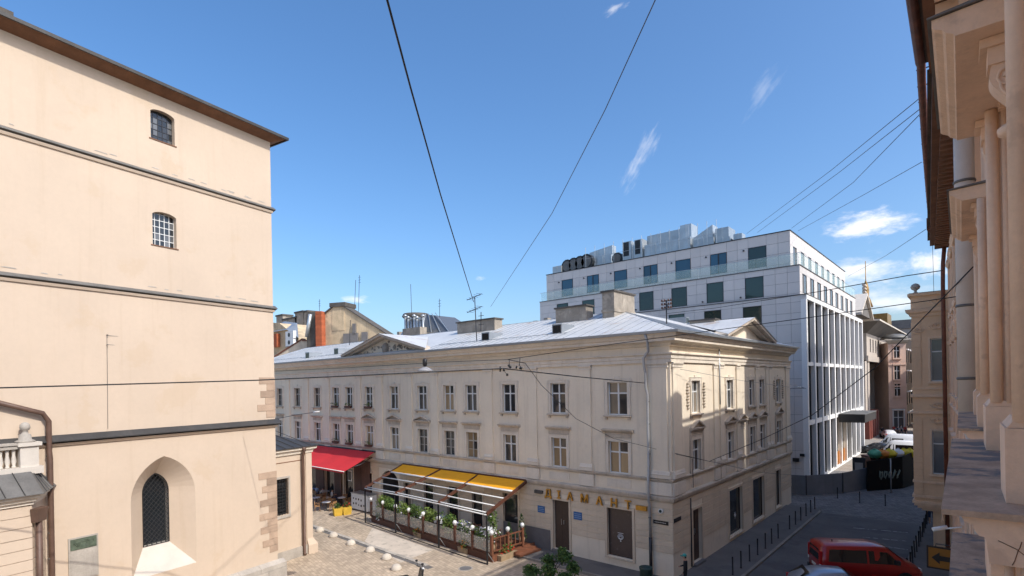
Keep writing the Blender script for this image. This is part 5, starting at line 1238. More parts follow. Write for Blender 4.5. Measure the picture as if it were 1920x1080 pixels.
# round white pipe at the party wall
q = at_t(1813, 600, 12.6); a_c, o_c = FN.a_of(q.x, q.y), FN.o_of(q.x, q.y)
mb = MB(FN); mb.lathe((a_c, o_c, 9.2), [(0.19, 0), (0.19, 8.9)], 20); wp = mb.build('white_downpipe', M_['white_column'], near)
for z in (15.0, 12.1, 10.4): mb = MB(FN); mb.lathe((a_c, o_c, z), [(0.205, 0), (0.215, 0.03), (0.205, 0.06)], 20); mb.build('pipe_collar', M_['tin_grey'], wp)
mb = MB(FN); mb.tube([(a_c, o_c, 9.25), (a_c, 0.15, 8.6), (a_c, 0.15, 0.2)], 0.12, 12); mb.build('lower_pipe', M_['white_column'], wp)
for k in range(3): mb = MB(FN); mb.lathe((16.5 - k * 2.9, -4.0, 18.9), [(0.55, 0), (0.5, 2.6)], 4); mb.build('chimney', M_['chimney_plaster'], rf) if k else None
# ------------------------------------------------------------------ next house in the row
FM = Fr((0.08, 17.0), (-0.06, 1.0)); ML = 21.3
row = thing('row_house', 'shaded beige row house with rusty gutter and dentilled eave beyond the near facade', 'building', FM.p(10, -4, 0))
wins = [2.6, 5.7, 8.8, 11.9, 15.0, 18.1]
ops = [(a, 1.2, z, z + 2.3) for a in wins for z in (5.2, 9.6, 13.6)]
mb = MB(FM); wall_open(mb, 0, ML, 0, 17.6, ops, 0, 0.18); mb.face([(ML, 0, 0), (ML, -9, 0), (ML, -9, 17.6), (ML, 0, 17.6)]); mb.face([(0, 0, 0), (0, -0.5, 0), (0, -0.5, 17.6), (0, 0, 17.6)]); mb.build('wall', M_['near_stucco'], row)
for a in wins:
    for z in (5.2, 9.6, 13.6):
        M = FM.M(a, 0, z); o = mk('window', cached(('rfr', 1), lambda: frame_mesh(1.2, 2.3, 'four', M_['old_frame'])), row, M)
        for s in (-1, 1): mk('pane', pane_mesh(0.5, 2.2, 'glass_dark'), o, M @ Matrix.Translation((s * 0.295, -0.165, 0.055)))
        def f(): m_ = MB(); m_.box(-0.85, -0.6, -0.02, 0.14, 0, 2.4); m_.box(0.6, 0.85, -0.02, 0.14, 0, 2.4); m_.extr_a([(-0.02, 2.42), (0.2, 2.45), (0.3, 2.6), (-0.02, 2.66)], -0.95, 0.95); m_.extr_a([(-0.02, -0.2), (0.2, -0.16), (0.24, -0.01), (-0.02, 0.0)], -0.95, 0.95); return m_.local('surround', M_['near_trim'])
        mk('surround', cached('rowsur', f), o, M)
for z, d in ((4.6, 0.16), (8.9, 0.2), (12.9, 0.16), (16.6, 0.2)):
    mb = MB(FM); mb.extr_a([(-0.02, z - 0.1), (d * 0.5, z - 0.08), (d, z + 0.06), (d, z + 0.12), (-0.02, z + 0.16)], 0, ML); mb.build('band', M_['near_trim'], row)
for a in (0.8, 4.15, 7.25, 10.35, 13.45, 16.55, 20.6): mb = MB(FM); mb.box(a - 0.3, a + 0.3, -0.02, 0.16, 0.5, 16.5); mb.build('pilaster', M_['near_stucco'], row)
md2 = MB(); md2.box(-0.1, 0.1, 0, 0.7, 0, 0.26); md2 = md2.local('modillion', M_['soffit_wood'])
for k in range(44): mk('modillion', md2, row, FM.M(0.2 + k * 0.48, 0, 17.5))
mb = MB(FM); mb.box(0, ML, 0, 0.9, 17.78, 18.05); mb.build('eave', M_['soffit_wood'], row)
mb = MB(FM); mb.hexa([(0, -10, 18.1), (ML, -10, 18.1), (ML, 1.0, 18.1), (0, 1.0, 18.1), (0.0, -6, 20.0), (ML, -6, 20.0), (ML, -5, 20.0), (0, -5, 20.0)]); rf2 = mb.build('roof', M_['tile_roof'], row)
P = [(at_z(u, v, 18.4)) for u, v in ((1713.5, 0), (1720, 150), (1727.5, 260), (1737.5, 380), (1741, 418))]
gp_ = [P[0] + (P[0] - P[1]) * 0.3] + P
mb = MB(); mb.tube([(p.x + 0.09, p.y, p.z) for p in gp_], 0.095, 10); gut = mb.build('gutter', M_['rust_pipe'], row)
for k in range(22):
    f = k / 21 * (len(gp_) - 1.001); i = int(f); p = gp_[i].lerp(gp_[i + 1], f - i); mb = MB(); mb.lathe((p.x + 0.09, p.y, p.z - 0.02), [(0.11, -0.03), (0.11, 0.03)], 8) if False else mb.box(p.x - 0.02, p.x + 0.6, p.y - 0.015, p.y + 0.015, p.z + 0.08, p.z + 0.1); mb.build('gutter_hook', M_['dark_steel'], gut)
mb = MB(); p = gp_[-1]; mb.box(p.x - 0.05, p.x + 0.5, p.y - 0.6, p.y + 0.1, p.z - 0.45, p.z + 0.12); mb.build('gutter_end', M_['rust_pipe'], gut)
pp = at_y(1771, 700, 37.6)
mb = MB(); mb.tube([(pp.x + 0.1, 37.6, 17.6), (pp.x + 0.02, 37.6, 16.6), (pp.x, 37.6, 15.5), (pp.x, 37.6, 0.15)], 0.1, 10); mb.build('red_downpipe', M_['rust_pipe'], row)
# chimney whose shadow reaches the corner building
mb = MB(); mb.box(0.4, 1.5, 26.9, 28.2, 18.2, 21.6); ch = mb.build('chimney', M_['chimney_plaster'], rf2); mb = MB(); mb.hexa([(0.4, 26.9, 21.6), (1.5, 26.9, 21.6), (1.5, 28.2, 21.6), (0.4, 28.2, 21.6), (0.8, 27.4, 22.2), (1.1, 27.4, 22.2), (1.1, 27.7, 22.2), (0.8, 27.7, 22.2)]); mb.build('cap', M_['dark_cap'], ch)
# small things on the near facade below the ledges
p = at_t(1766, 991, 14.0)
t = thing('security_camera', 'small white security camera below the near ledge', 'camera', p)
mb = MB(); mb.tube([(p.x - 0.18, p.y - 0.1, p.z - 0.03), (p.x + 0.1, p.y + 0.05, p.z + 0.04)], 0.055, 8); mb.build('housing', M_['white_paint'], t)
mb = MB(); mb.tube([(p.x + 0.05, p.y, p.z), (p.x + 0.4, p.y, p.z + 0.1)], 0.02, 6); mb.build('arm', M_['white_paint'], t)
p0 = at_t(1737, 1022, 22.0); p1 = at_t(1737, 1064, 22.0); FS = Fr((p0.x, p0.y), (-1, 0)); W_ = 1.35
t = thing('arrow_sign', 'orange hanging sign with black arrow pointing left under the near facade', 'sign', p1)
mb = MB(FS); mb.box(-W_, 0, -0.05, 0.0, p1.z, p0.z); mb.build('board', M_['black_plate'], t)
mb = MB(FS); mb.box(-W_ + 0.06, -0.06, 0.0, 0.012, p1.z + 0.07, p0.z - 0.07); mb.build('face', mat('sign_orange', (0.27, 0.12, 0.015), 0.5, 0.1, 2, 0), t)
zc = (p0.z + p1.z) / 2; mb = MB(FS); mb.extr_o([(-0.16, zc), (-0.42, zc + 0.24), (-0.42, zc + 0.1), (-1.0, zc + 0.1), (-1.0, zc - 0.1), (-0.42, zc - 0.1), (-0.42, zc - 0.24)], 0.012, 0.02); mb.build('arrow', M_['black_plate'], t)
mb = MB(FS); mb.tube([(-0.3, -0.03, p0.z), (-0.3, -0.03, p0.z + 0.1), (-W_ - 0.6, -0.03, p0.z + 0.1)], 0.02, 6); mb.build('hanger', M_['dark_steel'], t)
# ------------------------------------------------------------------ far end of the street
conc = thing('concrete_building', 'brown-grey concrete building with heavy overhanging roof and spire far up the street', 'building', (-20, 128, 0))
FC = Fr((-15.0, 152.0), (0, -1))
ya = [152.0 - at_x(u, 650, -15.0).y for u in (1632, 1637, 1642, 1646.7, 1651.5)]
mb = MB(FC); wall_open(mb, 0, 41, 13.5, 18.2, [(a, 1.3, 15.0, 17.4) for a in ya], 0, 0.5); mb.face([(41, 0, 13.5), (41, -12, 13.5), (41, -12, 18.2), (41, 0, 18.2)]); mb.face([(0, 0, 13.5), (41, 0, 13.5), (41, -4, 13.5), (0, -4, 13.5)])
mb.build('upper_wall', M_['concrete'], conc)
mb = MB(FC); mb.box(-0.2, 41.2, -0.1, 0.25, 13.3, 14.3); mb.build('band', M_['concrete'], conc)
for a in ya: MB(FC).face([(a - 0.65, -0.5, 15.0), (a + 0.65, -0.5, 15.0), (a + 0.65, -0.5, 17.4), (a - 0.65, -0.5, 17.4)]).build('pane', M_['glass_car'], conc)
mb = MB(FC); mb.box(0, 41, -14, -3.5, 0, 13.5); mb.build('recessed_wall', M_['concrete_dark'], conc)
for u in (1624.5, 1629.5, 1658):
    a = 152.0 - at_x(u, 720, -15.0).y; w = 1.0 if u < 1640 else 2.2
    mb = MB(FC); mb.box(a - w, a + w, -3.4, -0.02, 4.6 if u < 1640 else 0, 13.28); mb.build('pier', M_['concrete'], conc)
mb = MB(FC); mb.box(33, 44, -3, 0.6, 0, 4.6); mb.build('granite_base', M_['red_granite'], conc)
for k in range(4): mb = MB(FC); mb.box(33.5 + k * 2.6, 34.9 + k * 2.6, 0.601, 0.7, 0, 4.4); mb.build('granite_pier', M_['red_granite'], conc)
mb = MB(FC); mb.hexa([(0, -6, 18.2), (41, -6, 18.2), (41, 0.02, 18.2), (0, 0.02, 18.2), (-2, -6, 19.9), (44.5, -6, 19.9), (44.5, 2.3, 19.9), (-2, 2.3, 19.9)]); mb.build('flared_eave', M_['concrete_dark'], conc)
mb = MB(FC); mb.box(-2, 44.6, -6, 2.4, 19.9, 20.15); mb.build('eave_edge', M_['sill_stone'], conc)
mb = MB(FC); mb.extr_a([(2.2, 20.16), (-10, 26.5), (-10, 20.16)], 0, 44); rf = mb.build('roof', M_['tile_roof'], conc)
gc = 152.0 - at_x(1625, 590, -13.6).y
mb = MB(FC); mb.extr_o([(gc - 5.5, 20.2), (gc + 5.5, 20.2), (gc, 23.4)], -6, 1.2); mb.build('gable', M_['concrete_dark'], rf)
for s in (-1, 1): mb = MB(FC); mb.hexa([(gc + s * 6, -6, 19.95), (gc, -6, 23.45), (gc, 1.6, 23.45), (gc + s * 6, 1.6, 19.95), (gc + s * 6, -6, 20.3), (gc, -6, 23.8), (gc, 1.6, 23.8), (gc + s * 6, 1.6, 20.3)]); mb.build('gable_board', M_['sill_stone'], rf)
sp = at_x(1624, 565, -16.0)
mb = MB(); mb.lathe((sp.x, sp.y, 23.5), [(1.1, 0), (0.7, 1.4), (0.45, 2.0), (0.5, 3.2), (0.3, 4.4), (0.08, 5.0), (0.06, 8.6)], 10); mb.build('spire', M_['brass'], rf)
for k in range(4): mb = MB(); mb.box(sp.x - 0.2, sp.x + 0.2, sp.y - 2.6, sp.y + 2.6, 25.4 + k * 0.62, 25.7 + k * 0.62); mb.build('sign_slat', M_['concrete'], rf)
for k in range(5): mb = MB(); mb.box(sp.x - 0.25, sp.x - 0.21, sp.y - 2.4 + k * 1.2 - 0.06, sp.y - 2.4 + k * 1.2 + 0.06, 25.3, 27.8); mb.build('sign_rod', M_['brass'], rf)
q = at_x(1662, 604, -14.0); mb = MB(); mb.box(q.x - 2.5, q.x + 0.5, q.y - 3.0, q.y + 3.0, 20.2, q.z + 1.5); mb.build('bronze_ornament', M_['brass'], rf)
# pink house closing the view
pink = thing('pink_house', 'narrow pink house with balconied windows closing the street view', 'building', (-12, 129, 0))
FK = Fr((-10.7, 125.0), (-math.cos(R(25)), -math.sin(R(25)))); kz = lambda v: at_y(1681, v, 125.0).z
wx = -10.7 - at_y(1681, 690, 125.0).x
ops = [(wx, 0.95, kz(671), kz(650)), (wx, 0.95, kz(711), kz(686)), (wx, 0.95, kz(742), kz(720)), (wx - 0.1, 1.6, kz(802), kz(770))]
mb = MB(FK); wall_open(mb, 0, 2.9, 0, 17.0, ops, 0, 0.3); mb.face([(0, 0, 0), (0, -20, 0), (0, -20, 17), (0, 0, 17)]); mb.face([(2.9, 0, 0), (2.9, -20, 0), (2.9, -20, 17), (2.9, 0, 17)]); mb.build('wall', M_['pink_wall'], pink)
for i, (a, w, z0, z1) in enumerate(ops):
    mb = MB(FK); mb.box(a - w / 2, a + w / 2, -0.25, -0.2, z0, z1); wn_ = mb.build('window', M_['glass_dark'] if i < 3 else M_['glass_fin'], pink)
    mb = MB(FK); mb.box(a - 0.06, a + 0.06, -0.2, -0.12, z0, z1); mb.box(a - w / 2, a + w / 2, -0.2, -0.13, z0 + (z1 - z0) * 0.6, z0 + (z1 - z0) * 0.6 + 0.12); mb.build('frame', M_['white_frame'], wn_)
    mb = MB(FK); mb.box(a - w / 2 - 0.25, a + w / 2 + 0.25, -0.02, 0.22, z1 + 0.1, z1 + 0.4); mb.box(a - w / 2 - 0.2, a - w / 2, -0.02, 0.1, z0, z1 + 0.1); mb.box(a + w / 2, a + w / 2 + 0.2, -0.02, 0.1, z0, z1 + 0.1); mb.box(a - w / 2 - 0.25, a + w / 2 + 0.25, -0.02, 0.3, z0 - 0.3, z0 - 0.01); mb.build('surround', M_['white_frame'] if i == 3 else M_['pink_wall'], wn_)
mb = MB(FK); mb.extr_a([(-0.02, 16.7), (0.4, 17.0), (0.8, 17.4), (0.8, 17.6), (-0.02, 17.7)], 0, 2.9, 1, 1); mb.build('cornice', M_['grey_stone'], pink)
mb = MB(FK); mb.lathe((1.45, -1.2, 17.7), [(2.3, 0), (2.0, 0.5), (1.2, 0.9), (0.3, 1.0)], 12); mb.build('dome', M_['tin_grey'], pink)
for z in (4.6, 8.6, 12.7): mb = MB(FK); mb.box(-0.02, 2.92, -0.05, 0.12, z, z + 0.25); mb.build('band', M_['pink_wall'], pink)
FK2 = Fr((-10.7, 145.0), (0, -1))
for r_ in range(4):
    for k in range(5):
        mb = MB(FK2); a = 2 + k * 4; z = 1.2 + r_ * 4.0; mb.box(a - 0.7, a + 0.7, -0.1, 0.05, z, z + 2.3); wn_ = mb.build('window', M_['glass_dark'], pink); mb = MB(FK2); mb.box(a - 0.9, a + 0.9, 0.0, 0.25, z + 2.35, z + 2.6); mb.build('hood', M_['white_frame'], wn_)
def simple_block(name, label, x0, x1, y0, y1, z, m, roofm, rows, colsn, roofh=2.0):
    t = thing(name, label, 'building', ((x0 + x1) / 2, (y0 + y1) / 2, 0)); mb = MB(); mb.box(x0, x1, y0, y1, 0, z); mb.build('wall', m, t)
    fr = Fr((x1, y0), (-1, 0)); L = x1 - x0
    for r_ in range(rows):
        for c in range(colsn):
            a = L * (c + 0.5) / colsn; zz = z - (r_ + 1) * z / (rows + 0.4) + 0.6
            mb = MB(fr); mb.box(a - 0.5, a + 0.5, 0.0, 0.05, zz, zz + 1.9); w = mb.build('window', M_['white_frame'], t); mb = MB(fr); mb.box(a - 0.42, a + 0.42, 0.05, 0.06, zz + 0.08, zz + 1.82); mb.build('pane', M_['glass_dark'], w)
    mb = MB(); mb.hexa([(x0 - 0.3, y0 - 0.3, z), (x1 + 0.3, y0 - 0.3, z), (x1 + 0.3, y1, z), (x0 - 0.3, y1, z), (x0 + 0.8, y0 + 2, z + roofh), (x1 - 0.8, y0 + 2, z + roofh), (x1 - 0.8, y1, z + roofh), (x0 + 0.8, y1, z + roofh)]); mb.build('roof', roofm, t); return t
simple_block('street_house', 'tan house with tall windows beyond the pink house', -10.2, -5.5, 136, 150, 17.5, M_['pale_plaster'], M_['dark_tin'], 4, 2, 3.2)
simple_block('street_house', 'slate-roofed house rising behind the pink house', -16.5, -10.5, 152, 165, 21.5, M_['concrete'], M_['dark_tin'], 5, 3, 2.2)
simple_block('street_house', 'far cream house at the right end of the street view', -5.3, 3.0, 112, 130, 15.5, M_['pale_plaster'], M_['dark_tin'], 4, 3, 2.0)
# ------------------------------------------------------------------ old roofs behind the corner building (left of centre)
Y0 = 42.0
def bp(u, v, y=Y0): return at_y(u, v, y)
old = thing('old_gable_house', 'old ochre house with peeling gable wall rising behind the corner building roof', 'building', (bp(660, 620).x, Y0 + 3, 0))
_t = R(24); FO = Fr(bp(736, 634).xy, (-math.cos(_t), -math.sin(_t)))
def fo(u, v, o=0.0): q = at_fr(u, v, FO, o); return q[0], q[2]
g = [fo(605, 592), fo(624, 577), fo(647, 577), fo(736, 634)]
mb = MB(FO); mb.extr_o(g + [(g[3][0], 0.0), (g[0][0], 0.0)], -1.6, 0.0); mb.build('gable_wall', M_['ochre_plaster'], old)
mb = MB(FO)
for i in (0, 2):
    p, q = g[i], g[i + 1]; mb.hexa([(p[0], -1.8, p[1]), (q[0], -1.8, q[1]), (q[0], 0.2, q[1]), (p[0], 0.2, p[1]), (p[0], -1.8, p[1] + 0.18), (q[0], -1.8, q[1] + 0.18), (q[0], 0.2, q[1] + 0.18), (p[0], 0.2, p[1] + 0.18)])
mb.build('roof', M_['dark_cap'], old)
p, q = fo(622, 571), fo(646, 571); mb = MB(FO); mb.box(p[0], q[0], -2.2, 0.05, 18.0, q[1] - 0.25); mb.build('chimney', M_['ochre_plaster'], old); mb = MB(FO); mb.box(p[0] + 0.2, q[0] - 0.2, -2.4, 0.25, q[1] - 0.248, q[1] + 0.3); mb.build('chimney_cap', M_['dark_cap'], old)
p, q = fo(595, 584, 0.4), fo(606, 584, 0.4); mb = MB(FO); mb.box(p[0], q[0], 0.02, 0.8, 12, q[1]); br = mb.build('brick_chimney', M_['brick_red'], old)
for k in range(24):
    z = 13.0 + k * 0.36
    if z + 0.31 < q[1]: mb = MB(FO); mb.box(p[0] + 0.02, q[0] - 0.02, 0.01, 0.825, z, z + 0.31); mb.build('brick_course', M_['brick_red'], br)
p, q = fo(577, 587), fo(594, 585); mb = MB(FO); mb.box(p[0], q[0] + 0.05, -2.5, 0.3, 8, q[1]); mb.build('dark_wall', M_['dark_cap'], old)
a, b = fo(575, 632, 0.7), fo(582, 589, 0.7); mb = MB(FO); mb.tube([(a[0], 0.7, a[1]), (b[0], 0.7, b[1])], 0.25, 10); mb.build('flue_pipe', M_['zinc'], old)
for (u0, u1, v0, v1) in ((662, 668, 607, 628), (645, 672, 626, 648), (679, 690, 623, 640)):
    p, q = fo(u0, v0, 0.1), fo(u1, v1, 0.1); mb = MB(FO); mb.box(p[0], q[0], 0.01, 0.3, q[1], p[1]); mb.build('dark_opening', M_['plinth_grey'], old)
mb = MB(FO); mb.box(g[3][0] + 1.0, g[0][0] - 1.0, -9, -1.61, 0, 14.5); mb.build('rear_body', M_['ochre_plaster'], old)
# low parapet wall in front of it
pw = thing('parapet_wall', 'stepped pale plaster parapet wall behind the left roof slope', 'wall', (bp(590, 660).x, 40.6, 0))
FW = Fr(bp(660, 640, 40.6).xy, (-math.cos(_t), -math.sin(_t)))
def fw(u, v): q = at_fr(u, v, FW, 0.0); return q[0], q[2]
g = [fw(512, 672), fw(567, 637), fw(660, 635)]
mb = MB(FW); mb.extr_o(g + [(g[2][0], 8.0), (g[0][0], 8.0)], -0.6, 0.0); mb.build('wall', M_['pale_plaster'], pw)
mb = MB(FW); p, q = g[0], g[1]; mb.hexa([(p[0], -0.7, p[1]), (q[0], -0.7, q[1]), (q[0], 0.1, q[1]), (p[0], 0.1, p[1]), (p[0], -0.7, p[1] + 0.2), (q[0], -0.7, q[1] + 0.2), (q[0], 0.1, q[1] + 0.2), (p[0], 0.1, p[1] + 0.2)]); mb.box(g[1][0], g[2][0], -0.7, 0.1, g[2][1], g[2][1] + 0.15); mb.build('coping', M_['rust_pipe'], pw)
p, q = fw(604, 638), fw(624, 649); mb = MB(FW); mb.box(p[0], q[0], 0.005, 0.1, q[1], p[1]); mb.build('brick_patch', M_['brick_red'], pw)
lh = thing('left_roof_house', 'small house with pale metal roof beside the church edge', 'building', (bp(525, 620).x, 48, 0))
g = [bp(500, 604, 44), bp(524, 606, 44), bp(560, 634, 44), bp(560, 700, 44), bp(500, 700, 44)]
mb = MB(); mb.extr_o([(p.x, (p.z if i < 3 else 0)) for i, p in enumerate(g)], 44, 52); mb.build('wall', M_['ochre_plaster'], lh)
mb = MB(); p, q, r_ = bp(500, 600, 43.8), bp(524, 603, 43.8), bp(562, 634, 43.8); w_ = bp(500, 625, 43.8)
mb.face([(p.x, 47, p.z), (q.x, 47, q.z), (q.x + 3, 43.6, w_.z), (p.x, 43.6, w_.z)]); mb.face([(q.x, 47, q.z), (r_.x, 43.6, r_.z), (q.x + 3, 43.6, w_.z)]); mb.build('roof', M_['roof_metal_grey'], lh)
p, q = bp(510, 627, 43.5), bp(521, 650, 43.5); mb = MB(); mb.box(p.x, q.x, 43.3, 43.9, q.z, p.z); mb.build('brick_chimney', M_['brick_red'], lh)
for k, lb in enumerate(('upper of two white air conditioner units beside the church edge', 'lower of two white air conditioner units beside the church edge')):
    p, q = bp(535, 622 + k * 14, 43.2), bp(550, 634 + k * 14, 43.2)
    t = thing('air_conditioner', lb, 'air conditioner', (p.x, 43.2, q.z)); mb = MB(); mb.box(p.x, q.x, 43.2, 43.7, q.z, p.z); mb.build('casing', M_['white_paint'], t); fr = Fr(((p.x + q.x) / 2, 43.2), (-1, 0)); mb = MB(fr); mb.disc_o(0.1, (p.z + q.z) / 2, 0, 0.04, 0.36, 14); mb.build('fan', M_['fan_dark'], t)
    mb = MB(); mb.box(p.x, q.x, 43.25, 43.999, q.z - 0.1, q.z - 0.002); mb.build('bracket', M_['dark_steel'], t)
# long dark chimney row at far left
ch = thing('chimney_row', 'dark weathered chimney stacks along the far left roof', 'chimney', (bp(540, 600, 50).x, 50, 0))
for (u0, u1, v0) in ((518, 530, 594), (530, 556, 601), (553, 568, 588), (570, 577, 586)):
    p, q = bp(u0, v0, 50), bp(u1, v0, 50); mb = MB(); mb.box(p.x, q.x, 50, 52, 8, p.z); s_ = mb.build('stack', M_['chimney_plaster'], ch); mb = MB(); mb.box(p.x - 0.15, q.x + 0.15, 49.85, 52.15, p.z, p.z + 0.3); mb.build('cap', M_['dark_cap'], s_)
# metal-hipped roof with ventilators, glazed studio roof
hr = thing('hip_roof_house', 'house with pale metal hip roof and clustered ventilators behind the ridge', 'building', (bp(750, 640).x, 50, 0))
p, q, r_, s_ = bp(725, 655, 45), bp(758, 598, 48), bp(790, 600, 48), bp(850, 655, 45)
mb = MB(); mb.box(p.x, s_.x, 45, 56, 0, 14.5); mb.build('wall', M_['pale_plaster'], hr)
mb = MB(); mb.face([(p.x, 45, 14.5), (s_.x, 45, 14.5), (r_.x, 49, r_.z), (q.x, 49, q.z)]); mb.face([(p.x, 45, 14.5), (q.x, 49, q.z), (q.x, 53, q.z), (p.x, 56, 14.5)]); mb.face([(s_.x, 45, 14.5), (s_.x, 56, 14.5), (r_.x, 53, r_.z), (r_.x, 49, r_.z)]); mb.build('roof', M_['roof_metal'], hr)
p, q = bp(750, 589, 46), bp(777, 589, 46); mb = MB(); mb.lathe(((p.x + q.x) / 2, 47.5, 15), [(1.3, 0), (1.3, p.z - 16), (1.9, p.z - 15.4), (1.7, p.z - 15)], 14); mb.build('drum', M_['dark_cap'], hr)
for k in range(7):
    u = 760 + k * 5.5; p = bp(u, 594 + (k % 3) * 3, 45.5); mb = MB(); mb.tube([(p.x, 45.5, 14), (p.x, 45.5, p.z)], 0.16, 8); mb.lathe((p.x, 45.5, p.z), [(0.16, 0), (0.34, 0.1), (0.05, 0.35)], 10); mb.build('ventilator', M_['zinc'], hr)
p, q = bp(757, 617, 44.5), bp(790, 632, 44.5); mb = MB(); mb.box(p.x, q.x, 44.3, 45.4, 12, p.z); mb.build('chimney', M_['chimney_plaster'], hr)
st = thing('glazed_roof', 'dark blue glazed studio roof slope on the skyline', 'skylight', (bp(815, 610, 48).x, 48, 14))
a, b, c, d = bp(792, 618, 46), bp(803, 590, 48), bp(822, 592, 48), bp(845, 622, 46)
mb = MB(); mb.hexa([(a.x, 46, 12), (d.x, 46, 12), (d.x, 54, 12), (a.x, 54, 12), (a.x, 46, a.z - 0.3), (d.x, 46, d.z - 0.3), (d.x, 54, d.z - 0.3), (a.x, 54, a.z - 0.3)]); mb.build('base', M_['pale_plaster'], st)
mb = MB(); mb.hexa([(a.x, 46, a.z - 0.29), (d.x, 46, d.z - 0.29), (d.x, 52, d.z - 0.29), (a.x, 52, a.z - 0.29), (b.x, 47.5, b.z), (c.x, 47.5, c.z), (c.x, 51, c.z), (b.x, 51, b.z)]); mb.build('glazing', M_['glass_fin'], st)
for k in range(4):
    f = k / 3; x0 = b.x + (c.x - b.x) * f; x1 = a.x + (d.x - a.x) * f; z0 = b.z; z1 = a.z + (d.z - a.z) * f - 0.29
    mb = MB(); mb.tube([(x0, 47.46, z0), (x1, 45.96, z1)], 0.06, 4); mb.build('glazing_bar', M_['zinc'], st)
# low lumps of roofs along the skyline
for (lb, u0, u1, v0, y, m, rm) in (('brown tiled roof between the studio roof and the long chimney', 842, 876, 613, 48, 'pale_plaster', 'tile_roof'), ('low grey metal roof right of the long chimney', 935, 1000, 612, 50, 'pale_plaster', 'roof_metal_grey'), ('small pale house just right of the old gable', 700, 742, 627, 47, 'pale_plaster', 'roof_metal')):
    p, q = bp(u0, v0, y), bp(u1, v0, y)
    t = thing('distant_house', lb, 'building', (p.x, y, 0)); mb = MB(); mb.box(p.x, q.x, y, y + 9, 0, p.z - 1.1); mb.build('wall', MATS[m], t); mb = MB(); mb.hexa([(p.x - 0.3, y - 0.3, p.z - 1.1), (q.x + 0.3, y - 0.3, p.z - 1.1), (q.x + 0.3, y + 9, p.z - 1.1), (p.x - 0.3, y + 9, p.z - 1.1), (p.x + 1, y + 4, p.z), (q.x - 1, y + 4, p.z), (q.x - 1, y + 5, p.z), (p.x + 1, y + 5, p.z)]); mb.build('roof', MATS[rm], t)
    for k in range(3): x = p.x + (q.x - p.x) * (0.2 + 0.3 * k); mb = MB(); mb.box(x, x + 0.6, y + 3.5, y + 4.2, p.z - 0.8, p.z + 0.5 + 0.2 * k); mb.build('chimney', M_['chimney_plaster'], t)
# aerials
def aerial(label, u, v0, v1, y, kind, lean=0.0, base=None):
    p, q = at_y(u, v0, y), at_y(u + lean, v1, y); zb = base if base is not None else p.z
    t = thing('roof_aerial', label, 'aerial', (p.x, y, zb), 'aerials on the roofs')
    mb = MB(); mb.tube([(p.x, y, zb), (q.x, y, q.z)], 0.035, 5); mb.build('mast', M_['dark_steel'], t)
    if kind == 'yagi':
        for k, f in enumerate((0.02, 0.3)):
            z = q.z - (q.z - zb) * f; mb = MB(); mb.tube([(q.x - 0.6, y - 0.2, z - 0.15), (q.x + 0.6, y + 0.1, z + 0.2)], 0.025, 4); mb.build('boom', M_['dark_steel'], t)
            for j in range(5): x = q.x - 0.5 + j * 0.25; mb = MB(); mb.tube([(x, y - 0.35, z - 0.1 + j * 0.075), (x, y + 0.35, z - 0.1 + j * 0.075)], 0.012, 4); mb.build('element', M_['dark_steel'], t)
    elif kind == 'comb':
        for j in range(3): mb = MB(); mb.tube([(q.x - 0.3, y, q.z - 0.3 - j * 0.35), (q.x + 0.3, y, q.z - 0.3 - j * 0.35)], 0.02, 4); mb.build('element', M_['dark_steel'], t)
    return t
rA = roofA(893, 640)
aerial('tall television aerial on the roof where the long overhead cable ends', 894, 640, 556, rA.y, 'yagi', -4, rA.z)
aerial('thin tall mast left of the pediment', 660, 640, 525, 41.5, 'plain', 7, 14)
aerial('second thin mast with a small bent top left of the pediment', 669, 640, 516, 41.8, 'comb', 5, 14)
aerial('thin mast above the clustered ventilators', 773, 600, 533, 45.5, 'plain', -3, 16)
aerial('short comb aerial right of the glazed roof', 824, 600, 560, 48, 'comb', 0, 15)
aerial('small aerial on the red brick chimney', 599, 586, 561, 42.0, 'comb', 0)
aerial('slim pole standing on the left roof slope', 655, 655, 600, 31.5, 'plain', 2, roofA(655, 655).z)
aerial('short twin poles right of the tall television aerial', 902, 634, 585, 31.0, 'comb', 0, 14.5)
rB = Vector((-13.4, 28.9, 13.85))
t = thing('insulator_pole', 'short roof pole crowned with porcelain insulators at the corner building hip', 'pole', rB, None)
p = at_y(1250, 606, 28.5); zt = at_y(1250, 562, 28.5).z; x = p.x
t.matrix_basis = Matrix.Translation((x, 28.5, 13.7)); WM[t.name] = t.matrix_basis.copy()
mb = MB(); mb.tube([(x, 28.5, 13.7), (x, 28.5, zt)], 0.035, 6); mb.build('pole', M_['dark_steel'], t)
for k in range(3):
    z = zt - 0.08 - k * 0.2; mb = MB(); mb.tube([(x - 0.28, 28.5, z), (x + 0.28, 28.5, z)], 0.02, 5); mb.build('crossarm', M_['dark_steel'], t)
    for s in (-0.26, -0.1, 0.12, 0.27): mb = MB(); mb.lathe((x + s, 28.5, z - 0.02), [(0.03, 0), (0.065, 0.03), (0.05, 0.07), (0.06, 0.1), (0.02, 0.14)], 8); mb.build('insulator', M_['porcelain'], t)
